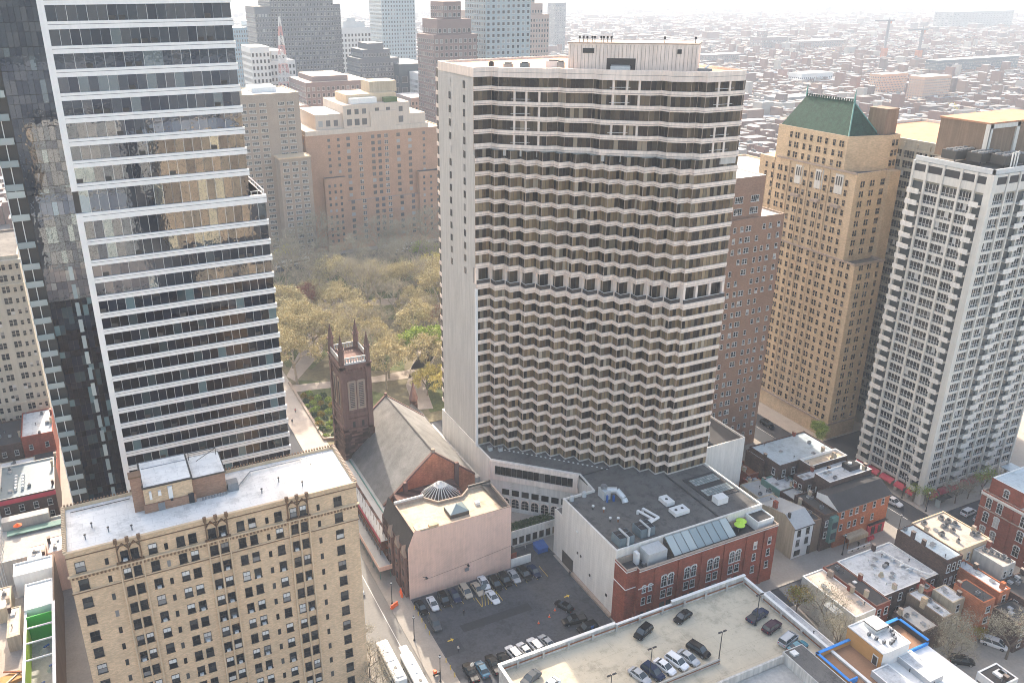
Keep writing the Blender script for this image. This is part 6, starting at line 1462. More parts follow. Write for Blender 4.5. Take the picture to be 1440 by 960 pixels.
TW = [
 ('skyscraper','very tall grey gridded tower rising out of the frame behind the red mast',[(146,650,193,690,0,150)],'far_gray','glass_far',18,3.4,'far_gray'),
 ('skyscraper','grey slab with a darker top just left of the very tall grey tower',[(134,648,145.5,680,0,117)],'far_gray','glass_dark_far',5,3.4,'far_gray'),
 ('skyscraper','narrow grey slab attached to the right side of the very tall grey tower',[(193.5,655,200,690,0,118)],'far_gray','glass_dark_far',3,3.4,'far_gray'),
 ('skyscraper','white windowed tower with a stepped top right of the grey tower',[(226,745,254,780,0,97),(230,747,250,778,97,102),(234,749,242,770,102,105)],'far_white','glass_far',9,4.2,'white_roof2'),
 ('skyscraper','pale glass tower fading in the haze and cut by the top of the frame',[(320,900,358,940,0,170)],'far_glass','glass_far',12,4.0,'white_roof2'),
 ('skyscraper','dark stepped block in the haze in front of the pale glass tower',[(195,600,225,630,0,82),(198,602,219,628,82,88),(203,604,215,626,88,92)],'far_gray','glass_dark_far',14,3.6,'far_gray'),
 ('skyscraper','brown stepped tower with lit windows at the left edge of the hotel',[(211,500,240,528,0,102),(214,502,237,526,102,111),(219,504,231,524,111,121)],'far_brown','glass_far',9,4.0,'far_brown'),
 ('skyscraper','round topped masonry tower half hidden between the brown tower and the glass tower',[(279,600,294,620,0,113)],'far_pink','glass_far',6,4.2,'far_pink'),
 ('skyscraper','pale glass tower with white side fins above the hotel roof',[(256,520,289,552,0,160)],'far_glass','glass_far',9,3.6,'far_glass'),
 ('skyscraper','stepped beige tower at the right of the finned glass tower',[(333,600,350,626,0,109),(333,602,345,624,109,117),(333,604,339,622,117,124)],'far_pink','glass_far',7,3.8,'far_pink'),
 ('skyscraper','light blue glass tower close to the edge of the banded glass tower',[(143,800,158,830,0,97)],'far_blue','glass_far',7,3.8,'white_roof2'),
 ('skyscraper','light blue narrow glass tower beside the pale domed block',[(158.5,800,167,830,0,102)],'far_blue','glass_far',4,3.8,'white_roof2'),
 ('skyscraper','faint slim tower far away above the rooftop box',[(888,1500,912,1530,0,98)],'far_gray','glass_far',5,4.5,'white_roof2'),
 ('office_block','white low office block at the foot of the red and white mast',[(111,560,123,590,0,95)],'far_white','glass_far',5,4.0,'white_roof2'),
 ('office_block','white stepped office block right of the red and white mast',[(123.5,565,140,595,0,86),(125,566,134,594,86,92)],'far_white','glass_far',7,4.0,'white_roof2'),
 ('office_block','dark brick block with pale roof behind the terraced apartment house',[(129,500,168,540,0,78),(134,504,156,536,78,81)],'far_brown','glass_far',13,3.6,'cream_roof'),
 ('office_block','rusty brick block peeking over the beige tower',[(117,495,128.5,530,0,66)],'far_pink','glass_far',5,3.6,'cream_roof'),
 ('office_block','slender white side block between the brick house and the hotel tower',[(229,560,238,600,0,73)],'far_white','glass_far',4,3.6,'white_roof2'),
 ('office_block','grey blue block with a curved dark side behind the terraced roof',[(221,590,246,640,0,78)],'far_blue_dark','glass_dark_far',3,8,'far_gray'),
 ('office_block','small pale block right of the curved dark block',[(212,545,228,575,0,60)],'far_pink','glass_far',6,3.6,'white_roof2'),
]
MT['far_blue_dark'] = plain('far_blue_dark', (.05,.075,.095), .5, .08, .05, .4)
for (nm, lab, bx, wl, wn, nx, dz, rf_) in TW: ftower(nm, lab, bx, wl, wn, nx, dz, rf_, cap=40)
# mast
t = thing('lattice_mast', 'red and white lattice mast in front of the grey skyscraper', 'mast', (129,552,68))
for k in range(8):
    z0, z1 = 68+k*5.6, 73.6+k*5.6; r0, r1 = 3.4-.38*k, 3.4-.38*(k+1); m = MB(); mm = 'mast_red' if k%2 == 0 else 'far_white'
    cs = ((-1,-1),(1,-1),(1,1),(-1,1))
    for i in range(4):
        a, b = cs[i], cs[(i+1)%4]; P = lambda c, r, z: (129+c[0]*r, 552+c[1]*r, z)
        m.tube(P(a,r0,z0),P(a,r1,z1),.22,.22,mm,4); m.tube(P(a,r0,z0),P(b,r1,z1),.13,.13,mm,4); m.tube(P(b,r0,z0),P(a,r1,z1),.13,.13,mm,4); m.tube(P(a,r1,z1),P(b,r1,z1),.13,.13,mm,4)
    part('lattice_section', m, t)
# green-domed pale building between hotel and green tower
t = thing('domed_building', 'cream building with arched windows, white roof and small tank dome between the towers', 'building', (215,240,0))
shell(t, rect(196,226,246,262), 0, 66, 'tan_stucco', 'white_roof', .6, .4, 'cream_trim')
part('dome', MB().tube((214,246,66),(214,246,71),2.6,2.6,'tan_stucco',12).tube((214,246,71),(214,246,72.6),2.8,.3,'sandstone',12), t)
windows(t, [(x,226,z0,'y-','arch',1.7,3.0) for x in (199,203,207,211,215,219) for z0 in (61,56)]+[(196,y,z0,'x-','arch',1.7,3.0) for y in (229,233,237,241,245,249,253,257) for z0 in (61,56,50)], 'glass_win','cream_trim')
# mid-distance blocks to the right
MID = [
 ('apartment_slab','tan end walled apartment slab, the left of the twin slabs in the rooftops',[(880,728,925,745,0,29)],'slab_orange','glass_dark_far',18,2.9),
 ('apartment_slab','tan end walled apartment slab, the right of the twin slabs in the rooftops',[(872,664,916,684,0,32)],'slab_orange','glass_dark_far',14,2.9),
 ('warehouse','long blue glass apartment block right of the twin slabs',[(1150,860,1330,880,0,25)],'far_blue_dark','glass_far',50,3.6),
 ('warehouse','old brick factory with square tower left of the cranes',[(1278,1350,1345,1385,0,30),(1282,1352,1292,1372,30,42)],'far_brown','glass_dark_far',16,5.0),
 ('warehouse','long brown warehouse behind the cranes',[(1350,1320,1480,1350,0,22)],'far_brown','glass_dark_far',20,5.0),
 ('warehouse','low grey school building with white roof above the green roofed tower',[(711,715,762,738,0,13)],'far_gray','glass_far',20,4.0),
 ('warehouse','white low building with rows of dark windows left of the twin slabs',[(903,873,960,897,0,17)],'far_white','glass_dark_far',16,4.2),
 ('warehouse','broad brown block near the left of the far rooftops',[(980,1160,1060,1190,0,20)],'far_brown','glass_far',20,4.5),
 ('warehouse','pale block in the haze near the right edge of the far rooftops',[(2300,1700,2560,1760,0,52)],'far_gray','glass_far',20,6),
 ('warehouse','red brick long block behind the slab tower roof',[(600,420,680,440,0,16)],'far_brown','glass_far',20,4.0),
]
for (nm, lab, bx, wl, wn, nx, dz) in MID: ftower(nm, lab, bx, wl, wn, nx, dz, 'white_roof2', cap=30)
def crane(x, y, h, d, lab, L=34):
    t = thing('tower_crane', lab, 'crane', (x,y,0), 'tower cranes in the haze')
    part('mast', MB().box(x-1.6,y-1.6,0,x+1.6,y+1.6,h,'far_gray'), t); part('jib', MB().box(x-L,y-1.0,h,x+12,y+1.0,h+2.4,'far_gray').tube((x,y,h),(x,y,h+7),1,.5,'far_gray',4), t)
    part('cab', MB().box(x+1.5,y-2,h-4,x+5,y+2,h,'orange_brick').box(x-4,y-4,8,x+4,y+4,24,'orange_brick'), t)
crane(1310,1087,68,0,'tower crane standing taller on the left in the far rooftops')
crane(1313,1021,56,0,'tower crane standing lower on the right in the far rooftops')
# ---- fields of far row houses: nearest 300 as things, the rest as one mass
def roofmat(name):
    m, t_, b = _nt(name); g_ = N(t_, 'ShaderNodeNewGeometry'); oi = N(t_, 'ShaderNodeObjectInfo')
    ad = N(t_, 'ShaderNodeMath', operation='ADD'); t_.links.new(g_.outputs['Random Per Island'], ad.inputs[0]); t_.links.new(oi.outputs['Random'], ad.inputs[1])
    fr = N(t_, 'ShaderNodeMath', operation='FRACT'); t_.links.new(ad.outputs[0], fr.inputs[0])
    return m, t_, b, fr.outputs[0]
m_, t_, b_, f_ = roofmat('far_roofs')
t_.links.new(ramp(t_, f_, [(0,(.42,.43,.44)),(.2,(.22,.225,.23)),(.42,(.10,.10,.105)),(.56,(.55,.55,.54)),(.68,(.15,.14,.135)),(.84,(.26,.21,.17)),(.92,(.06,.06,.065))], True), b_.inputs['Base Color']); b_.inputs['Roughness'].default_value = .8
m2_, t2_, b2_, f2_ = roofmat('far_walls')
t2_.links.new(ramp(t2_, f2_, [(0,(.16,.075,.055)),(.3,(.2,.12,.09)),(.55,(.11,.075,.07)),(.7,(.32,.29,.26)),(.85,(.18,.09,.07))], True), b2_.inputs['Base Color']); b2_.inputs['Roughness'].default_value = .85
MT['far_roofs'] = m_; MT['far_walls'] = m2_
r3 = random.Random(11)
plots = []
def blocked(x, y):
    for (a,b,c,d) in ((-200,-200,330,470),(55,470,360,960),(200,200,252,470)):
        if a < x < c and b < y < d: return True
    return False
y = 140.0
rowi = 0
def visible(x, y):
    f = Vector((x,y,-H)); w_ = f.dot(fw)
    if w_ < 10: return False
    u = 658+FPX*f.dot(r2)/w_; v = 457-FPX*f.dot(u2)/w_
    return -60 < u < 1500 and -40 < v < 330
while y < 5200:
    big = 1 if y < 1500 else (1.7 if y < 2800 else 2.6)
    x = -800.0
    while x < 5200:
        wd = r3.uniform(5,7.5)*big*(1 if r3.random()<.88 else 3.0); dp = 12*big
        if (x % 112) < 12 or blocked(x, y) or not visible(x, y): x += 8 if not visible(x,y) else wd; continue
        hh = r3.choice((7,8,9,10,11,12))*(1 if r3.random()<.93 else 1.9)*(1+.15*(big-1))
        plots.append((x, y, x+wd-.2, y+dp*r3.uniform(.75,1.05), hh)); x += wd
    rowi += 1; y += dp+ (4*big if rowi%2 else 14*big)
plots.sort(key=lambda p: p[0]**2+p[1]**2)
print('far houses', len(plots))
_hm = {}
def hmesh(w_, d_, h_):
    k = (round(w_*1)/1, round(d_/2)*2, round(h_))
    if k not in _hm:
        m = MB(); m.box(0,0,0,k[0],k[1],k[2],'far_walls'); m.quad((.15,.15,k[2]+.04),(k[0]-.15,.15,k[2]+.04),(k[0]-.15,k[1]-.15,k[2]+.04),(.15,k[1]-.15,k[2]+.04),'far_roofs')
        m.box(k[0]*.3,k[1]*.6,k[2],k[0]*.55,k[1]*.8,k[2]+1.6,'far_walls')
        _hm[k] = m.mesh('row_house')
    return _hm[k]
for p in plots[:300]:
    o = bpy.data.objects.new('row_house', hmesh(p[2]-p[0],p[3]-p[1],p[4])); C.objects.link(o); o.location = (p[0],p[1],-.3)
    tag(o, 'flat roofed row house in the dense rooftops beyond the towers', 'house', 'row houses in the far rooftops')
m = MB()
for (a,b,c,d,h_) in plots[300:]:
    m.box(a,b,-.3,c,d,h_,'far_walls'); m.quad((a+.1,b+.1,h_+.06),(c-.1,b+.1,h_+.06),(c-.1,d-.1,h_+.06),(a+.1,d-.1,h_+.06),'far_roofs')
    if r3.random() < .25: m.box(a+(c-a)*.3,b+(d-b)*.5,h_,a+(c-a)*.6,b+(d-b)*.8,h_+2,'far_roofs')
solo('distant_city', m, 'mass of small distant rooftops fading to the horizon', 'city', kind='stuff')
m = MB()
for k in range(900):
    p = plots[int(r3.random()**1.6*len(plots))]; x, y = p[0]+r3.uniform(-14,14), p[1]-r3.uniform(2,9)
    for j in range(16):
        q = Vector((r3.gauss(0,2.4),r3.gauss(0,2.4),r3.uniform(3,10))); s = r3.uniform(.8,1.9); a = r3.uniform(0,6.3)
        m.add([(x+q.x-s*math.cos(a),y+q.y-s*math.sin(a),q.z),(x+q.x+s*math.cos(a),y+q.y+s*math.sin(a),q.z+s*.4),(x+q.x,y+q.y,q.z+s*1.3)],[(0,1,2)],'leaf_bare' if k%3 else 'leaf_yellow')
solo('distant_trees', m, 'scattered bare trees among the distant rooftops', 'trees', kind='stuff')
# city behind and beside the viewpoint (what the glass reflects)
r4 = random.Random(5)
def blockwall(name, c):
    m, t, b = _nt(name); g = N(t, 'ShaderNodeNewGeometry'); s = N(t, 'ShaderNodeSeparateXYZ'); t.links.new(g.outputs['Position'], s.inputs[0])
    ad = N(t, 'ShaderNodeMath', operation='ADD'); t.links.new(s.outputs[0], ad.inputs[0]); t.links.new(s.outputs[1], ad.inputs[1])
    cb = N(t, 'ShaderNodeCombineXYZ'); t.links.new(ad.outputs[0], cb.inputs[0]); t.links.new(s.outputs[2], cb.inputs[1])
    br = N(t, 'ShaderNodeTexBrick'); br.offset = 0; br.squash = 1; t.links.new(cb.outputs[0], br.inputs['Vector']); br.inputs['Scale'].default_value = 1
    br.inputs['Color1'].default_value = (.03, .03, .035, 1); br.inputs['Color2'].default_value = (.08, .08, .08, 1); br.inputs['Mortar'].default_value = (*c, 1)
    br.inputs['Brick Width'].default_value = 2.6; br.inputs['Row Height'].default_value = 3.2; br.inputs['Mortar Size'].default_value = .75; br.inputs['Mortar Smooth'].default_value = 0
    t.links.new(br.outputs[0], b.inputs['Base Color']); b.inputs['Roughness'].default_value = .8; return m
MT['block_tan'] = blockwall('block_tan', (.5,.38,.25)); MT['block_brown'] = blockwall('block_brown', (.3,.16,.10)); MT['block_grey'] = blockwall('block_grey', (.42,.41,.38))
k = 0
for gx in range(-4, 5):
    for gy in range(0, 5):
        x, y = gx*62+r4.uniform(-6,6), -30-gy*78+r4.uniform(-8,8); h_ = r4.choice((14,18,26,34,48,62))
        if gy == 0 and abs(gx) < 3: h_ = 12
        building('city_block', 'brick city block on the near side of the viewpoint', 'building', x-22, y-26, x+22, y+20, h_, r4.choice(('block_tan','block_brown','block_grey','block_brown','block_tan')), r4.choice(('white_roof2','dark_roof','cream_roof')), 'city blocks on the near side'); k += 1
# ================================================================== trees
def tree_mesh(seed, h, spread, nleaf, leafmat, bark, lsize=.35, bare=False):
    r = random.Random(seed); trunk = MB(); tips = []
    def grow(p, d, L, rad, lev):
        q = p+d*L; trunk.tube(p, q, rad, rad*.62, bark, 6 if lev < 2 else 3, False)
        if lev >= 4 or rad < .02: tips.append(q); return
        if lev >= 2: tips.append(q)
        n = r.choice((2,3,3)) if lev else r.choice((4,5))
        for i in range(n):
            a = 2*math.pi*(i+r.random()*.6)/n; tilt = r.uniform(.35,.85)*(spread)
            t_ = d.orthogonal().normalized(); b_ = d.cross(t_)
            nd = (d*math.cos(tilt)+(t_*math.cos(a)+b_*math.sin(a))*math.sin(tilt)); nd.z += .18; nd.normalize()
            grow(q, nd, L*r.uniform(.62,.85), rad*.6, lev+1)
    grow(Vector((0,0,-.2)), Vector((r.uniform(-.06,.06),r.uniform(-.06,.06),1)).normalized(), h*.30, h*.022, 0)
    mx = max(t.z for t in tips); s = h/mx
    trunk.v = [(x*s,y*s,z*s) for x,y,z in trunk.v]; tips = [t*s for t in tips]
    cr = MB()
    for i in range(nleaf):
        c = r.choice(tips)+Vector((r.gauss(0,.55),r.gauss(0,.55),r.gauss(0,.45)))
        a, b = Vector((r.gauss(0,1),r.gauss(0,1),r.gauss(0,1))).normalized(), Vector((r.gauss(0,1),r.gauss(0,1),r.gauss(0,1))).normalized()
        k = lsize*r.uniform(.5,1.3)
        if bare and r.random() < .75: cr.add([c-a*k*2.6,c+a*k*2.6,c+b*.05],[(0,1,2)],leafmat)
        else: cr.add([c-a*k,c+b*k*.8,c+a*k],[(0,1,2)],leafmat)
    return trunk.mesh('trunk'), cr.mesh('crown')
KINDS = {}
def tk(name, *a, **k): KINDS[name] = [tree_mesh(s, *a, **k) for s in (1,2,3)]
tk('tan', 17, 1.25, 7000, 'leaf_tan', 'bark_pale', lsize=.36)
tk('yellow', 15, 1.25, 7000, 'leaf_yellow', 'bark', lsize=.36)
tk('green', 12, 1.15, 6500, 'leaf_green', 'bark', lsize=.36)
tk('red', 12, .9, 4500, 'leaf_red', 'bark', lsize=.28, bare=True)
tk('bare', 19, 1.1, 3200, 'leaf_bare', 'bark_pale', lsize=.26, bare=True)
tk('young', 6.5, .8, 900, 'leaf_green', 'bark', lsize=.22)
tk('twiggy', 9, 1.1, 2600, 'leaf_bare', 'bark', lsize=.15, bare=True)
tk('autumn', 8, .7, 2200, 'leaf_autumn', 'bark', lsize=.25)
TL = {'tan':'bare tree hazed with tan buds','yellow':'tree with fresh yellow blossom','green':'tree in bright spring green leaf','red':'tree with reddish buds','bare':'tall pale trunked tree still bare','young':'young street tree with thin green leaves','twiggy':'small bare street tree','autumn':'rust and green tree'}
tr = random.Random(3)
def tree(kind, x, y, s, where, group, z=KZ):
    a, b = KINDS[kind][tr.randrange(3)]
    t = thing('tree', TL[kind]+' '+where, 'tree', (x,y,z), group); t.rotation_euler = (0,0,tr.uniform(0,6.28)); s *= tr.uniform(.92,1.08); t.scale = (s,s,s*tr.uniform(.92,1.1))
    for nm, me in (('trunk',a),('crown',b)):
        o = bpy.data.objects.new(nm, me); C.objects.link(o); o.parent = t
    return t
PKG = 'trees in the park'
pk = [('tan',60,282,1.1,'at the left of the park beside the glass tower'),('tan',64,300,1.15,'at the left of the park beyond the crossing path'),('tan',58,268,1.0,'nearest the glass tower in the park'),('tan',70,288,1.0,'left of the church tower pinnacles'),('tan',74,270,.9,'directly behind the church tower'),
 ('red',77,330,1.1,'beside the central park walk'),('bare',72,352,1.0,'on the left lawn of the park'),('bare',80,372,1.05,'in front of the left bus'),('bare',88,392,1.0,'at the far left corner of the park'),('bare',102,398,1.1,'right behind the long left bus'),
 ('bare',118,380,1.0,'in the far middle of the park'),('bare',132,392,1.1,'in front of the orange brick house'),('bare',146,385,1.0,'left of the right bus'),('bare',158,392,1.1,'in front of the right bus'),('bare',108,360,1.0,'behind the central walk'),
 ('yellow',158,330,1.25,'at the right of the park near the hotel wall'),('yellow',150,318,1.1,'in the right middle of the park'),('yellow',164,312,1.15,'touching the hotel wall in the park'),('yellow',142,336,1.0,'behind the tan trees on the right'),('tan',134,318,1.15,'in the centre right of the park'),
 ('tan',126,300,1.2,'in the middle of the park'),('tan',140,298,1.2,'right of the middle of the park'),('tan',118,326,1.0,'beyond the middle of the park'),('tan',150,296,1.2,'close to the hotel wall'),('tan',158,282,1.1,'low beside the hotel wall'),
 ('bare',100,330,.95,'beside the central fountain walk'),('bare',112,338,.9,'right of the central walk'),('tan',130,278,1.1,'above the path fork'),('tan',142,274,1.05,'right of the path fork'),('green',104,258,1.4,'behind the church roof ridge'),
 ('green',112,256,1.0,'just right of the big green tree'),('bare',118,264,.85,'standing on the pale path fork'),('green',124,238,1.15,'beside the hotel wall near the church'),('green',116,232,1.05,'low at the hotel wall near the porch'),('green',110,228,.9,'behind the church porch'),
 ('yellow',100,234,.75,'with pale blossom behind the church ridge'),('yellow',96,240,.7,'small and pale behind the ridge end'),('tan',90,296,.9,'between the tower pinnacles and the green tree'),('red',122,290,.9,'in front of the tan trees'),('bare',84,344,.9,'left of the central walk'),
 ('tan',66,316,1.1,'along the left walk'),('bare',64,380,1.0,'near the left bus by the glass tower'),('bare',58,360,1.0,'at the left park edge'),('yellow',170,300,1.1,'deep against the hotel wall'),('tan',168,330,1.2,'far right in the park'),('bare',170,372,1.0,'at the far right of the park'),
 ('green',150,372,1.0,'with first green in front of the orange brick house'),('bare',124,352,1.0,'in the far middle beside the lawn'),('bare',140,360,1.0,'on the far lawn'),('green',118,248,.8,'beside the pale path near the hotel wall'),('tan',106,276,1.0,'over the path behind the green trees'),('tan',100,250,.8,'in front of the planted bed'),('yellow',112,244,.8,'yellow over the path near the hotel wall'),('tan',126,262,1.1,'tall by the hotel wall'),('yellow',88,402,.6,'small and pale by the far corner')]
for k_, x, y, s, wh in pk: tree(k_, x, y, s*1.12, wh, PKG)
xt = random.Random(21); nx_ = 0
used_ = [(a[1],a[2]) for a in pk]
while nx_ < 60:
    x, y = xt.uniform(58,172), xt.uniform(250,394)
    if y > 340 and xt.random() < .35: continue
    if y < 275 and (x < 74 or x > 92): continue
    if min(math.hypot(x-a, y-b) for a, b in used_) < 6.6: continue
    if 96 < x < 120 and y < 270: continue
    used_.append((x,y)); nx_ += 1
    kd = 'bare' if y > 345 else ('tan' if xt.random() < .6 else ('yellow' if x > 130 else 'bare'))
    tree(kd, x, y, xt.uniform(.8,1.1), 'in the %s %s of the crowded park' % ('near' if y < 300 else ('middle' if y < 345 else 'far'), 'left' if x < 90 else ('centre' if x < 135 else 'right')), PKG)
# hedge and shrubs in the park corner
def bush(x, y, s, mat, lab, group, seed, z=KZ, nm='shrub'):
    r = random.Random(seed); m = MB()
    for i in range(int(260*s)+120):
        d = Vector((r.gauss(0,1),r.gauss(0,1),abs(r.gauss(0,1)))).normalized()*r.uniform(.6,1)*s; c = Vector((x,y,z+.2))+d
        a, b = Vector((r.gauss(0,1),r.gauss(0,1),r.gauss(0,1))).normalized(), Vector((r.gauss(0,1),r.gauss(0,1),r.gauss(0,1))).normalized(); k = .22
        m.add([c-a*k,c+b*k,c+a*k],[(0,1,2)],mat)
    tag(link(nm, m.mesh(nm)), lab, 'shrub', group)
for i in range(34):
    bush(57.0+(i%4)*2.3+tr.uniform(-.6,.6), 227+(i//4)*3.8+tr.uniform(-.8,.8), tr.uniform(.9,1.7), ('leaf_green','leaf_dark','leaf_autumn')[i%3 if i%5 else 0], 'rounded shrub in the planted bed at the park corner beside the church tower', 'shrubs in the park corner bed', 100+i)
m = MB()
for i in range(1500):
    z0 = tr.uniform(.4,7.5); rr = (8-z0)*.24*tr.uniform(.6,1); a = tr.uniform(0,6.3); c = Vector((66.5+rr*math.cos(a),236+rr*math.sin(a),z0)); k = .28
    m.add([c,c+Vector((math.cos(a)*k*1.4,math.sin(a)*k*1.4,-.2)),c+Vector((-math.sin(a)*k,math.cos(a)*k,.1))],[(0,1,2)],'leaf_dark')
t = thing('conifer', 'dark conifer close behind the left side of the church tower', 'tree', (66.5,236,KZ)); part('crown', m, t); part('trunk', MB().tube((66.5,236,KZ),(66.5,236,3),.2,.15,'bark'), t)
solo('garden_wall', MB().prism([(55.2,226),(55.9,226),(55.9,270),(55.2,270)],KZ,.9,'sandstone').prism([(55.2,225.3),(64,222.6),(64,223.3),(55.5,226)],KZ,.95,'sandstone'), 'low stone kerb wall round the planted corner of the park', 'wall')
for i in range(16): bush(84.0+(i%8)*1.5, 154.4+(i//8)*1.6, 1.15, 'leaf_dark', 'dark green bush in the terrace garden below the arcade', 'bushes in the terrace garden', 300+i, 3.6)
for k in range(3): tree('twiggy', 36.9, 135-k*7.0, .9, ['on the sunlit side beside the tan brick building, the far one','beside the left bus, the middle one','beside the left bus at the bottom edge'][k], 'bare street trees by the tan brick building')
SGT = 'street trees round the crossing'
for kd, x, y, s, wh in (('young',189.4,124.0,.9,'behind the white pickup at the corner'),('young',190.4,120.8,.8,'at the foot of the corner pier'),('twiggy',199,118.6,.8,'on the brick plaza, the left one'),('twiggy',204,118.6,.8,'on the brick plaza, the right one'),('young',209,118.4,1.15,'at the end of the pink awnings')): tree(kd, x, y, s, wh, SGT)
tree('green',189.5,157.5,.6,'dark at the foot of the green roofed tower',SGT)
tree('autumn',128.2,104.6,1.0,'growing at the corner of the cream roofed building',None)
tree('twiggy',129.0,97.5,1.35,'spreading over the cream roof',None); tree('twiggy',127.0,92.0,1.2,'in the dark gap beside the white roofs',None)
YG = 'bare trees in the lower right courtyard'
for kd, x, y, s, wh in (('twiggy',146.5,81.0,1.2,'left in the courtyard behind the low wings'),('twiggy',149.2,82.6,1.1,'in the middle of the courtyard above the black SUV'),('twiggy',143.6,79.6,1.0,'near the blue edged terrace'),('twiggy',157.5,76.0,1.35,'widest at the right of the courtyard'),('twiggy',162,72.0,1.1,'at the bottom right edge'),('autumn',155.5,81.2,.55,'low and green under the orange wall'),('autumn',140.2,73.0,.5,'low beside the small white house')): tree(kd, x, y, s, wh, YG, 0)
slab('courtyard_ground', rect(134.2,60,186,84), .02, 'soil')
# ================================================================== small street things
for k, (x, y) in enumerate(((75.5,126.8),(78.6,127.5),(80.8,128.8))):
    t = thing('traffic_cone', ['orange cone lowest of the three in the lot','orange cone in the middle of the three in the lot','orange cone highest of the three, near the black sedan'][k], 'cone', (x,y,KZ), 'cones in the parking lot')
    part('base', MB().box(x-.22,y-.22,KZ,x+.22,y+.22,KZ+.05,'orange_plastic'), t); part('body', MB().tube((x,y,KZ+.05),(x,y,KZ+.75),.17,.03,'orange_plastic',8).tube((x,y,KZ+.4),(x,y,KZ+.55),.115,.08,'frame_white',8), t)
for k, (x, y, a) in enumerate(((51.6,148.6,80),(48.7,145.4,25))):
    t = thing('road_barrier', ['orange plastic barrier against the church front','orange plastic barrier by the kerb and lamp post'][k], 'barrier', (x,y,KZ), 'orange barriers on the pavement')
    m = MB(); m.obox(x,y,R(a),2.1,.5,KZ,KZ+.35,'orange_plastic'); m.obox(x,y,R(a),2.0,.28,KZ+.35,KZ+1.05,'orange_plastic'); m.obox(x,y,R(a),1.8,.36,KZ+.6,KZ+.8,'orange_plastic'); part('body', m, t)
for k in range(11):
    y = 142.6-k*2.2
    if 127 < y < 133: continue
    solo('bollard', MB().tube((52.5,y,KZ),(52.5,y,KZ+1.1),.1,.1,'yellow',8).tube((52.5,y,KZ+1.1),(52.5,y,KZ+1.18),.1,.03,'yellow',8), 'yellow bollard between the pavement and the parking lot', 'bollard', 'yellow bollards along the lot edge')
t = thing('dumpster', 'blue dumpster in the alley between the pink wall and the blank white wall', 'dumpster', (88.6,149.0,KZ))
part('body', MB().prism([(87.2,147.8),(90.0,147.8),(90.0,150.4),(87.2,150.4)],KZ+.1,KZ+1.5,'blue_metal').box(87.1,147.7,KZ+1.3,90.1,150.5,KZ+1.45,'blue_metal'), t)
part('lid', MB().quad((87.1,147.6,KZ+1.5),(88.55,147.6,KZ+1.5),(88.55,150.5,KZ+1.95),(87.1,150.5,KZ+1.95),'blue_metal').quad((88.65,147.6,KZ+1.5),(90.1,147.6,KZ+1.5),(90.1,150.5,KZ+1.95),(88.65,150.5,KZ+1.95),'blue_metal'), t)
t = thing('lot_wall', 'white low wall with a brick lean-to behind the right end of the parked row', 'wall', (81,147,KZ)); part('wall', MB().box(78.9,146.2,KZ,84.3,146.5,2.4,'white_paint'), t)
part('shed', MB().box(79.2,147.4,KZ,81.0,153,3.2,'red_brick').quad((79.2,147.4,3.25),(81,147.4,3.25),(81,153,3.25),(79.2,153,3.25),'dark_roof'), t)
def sign(x, y, z, h, lab, face, col, r=.45, rnd_=False):
    t = thing('sign', lab, 'sign', (x,y,z)); part('pole', MB().tube((x,y,z),(x,y,z+h),.06,.06,'gray_metal'), t)
    m = MB()
    if rnd_: m.tube((x,y-.08,z+h),(x,y+.02,z+h),r,r,col,16)
    else: m.box(x-r,y-.08,z+h-r,x+r,y,z+h+r*.7,col)
    part('panel', m, t); return t
t = sign(68.2,139.4,KZ,3.2,'round pale pay station sign on a pole by the yellow hatching','y-','blue_gray_metal',.75,True)
sign(67.0,146.0-.2,3.2,.9,'blue parking notice on the pink wall','y-','gray_metal',.55)
sign(83.8,118.4,KZ,2.6,'dark blue upright parking sign near the three black cars','y-','navy_sign' if 'navy_sign' in MT else 'blue_metal',.35)
sign(55.6,119.0,KZ,3.4,'round white lot sign at the entrance by the buses','y-','frame_white',.45,True)
for x, lab in ((56.2,'cobra head lamp on the left end of the pink wall'),(66.6,'cobra head lamp on the middle of the pink wall')):
    t = thing('wall_lamp', lab, 'lamp', (x,146.1,5), 'lamps on the pink wall'); part('arm', MB().tube((x,146.15,5.2),(x+.2,144.9,6.0),.06,.05,'black_metal'), t); part('lamp_head', MB().box(x+.0,144.3,5.9,x+.45,145.0,6.08,'black_metal'), t)
part('conduit', MB().box(56.3,146.1,4.4,57.5,146.19,4.46,'dark_joint').tube((57.5,146.14,4.43),(66.5,146.14,5.2),.03,.03,'dark_joint',4).tube((66.5,146.14,5.2),(78.4,146.14,6.6),.03,.03,'dark_joint',4), bpy.data.objects['parish_house'])
solo('manhole_plate', MB().box(45.2,131.4,.004,46.9,133.4,.03,'steel_light'), 'steel plate in the road beside the kerb', 'road plate')
t = thing('scooter', 'parked scooter with a red box at the bottom of the pavement', 'scooter', (49.4,122.6,KZ)); part('body', MB().box(48.7,122.4,KZ+.3,50.2,122.8,KZ+.8,'black_metal'), t); part('box', MB().box(48.7,122.3,KZ+.8,49.3,122.9,KZ+1.4,'orange_plastic'), t)
for sx in (48.8, 50.0): part('wheel', MB().tube((sx,122.55,KZ+.25),(sx,122.65,KZ+.25),.25,.25,'tyre',10), t)
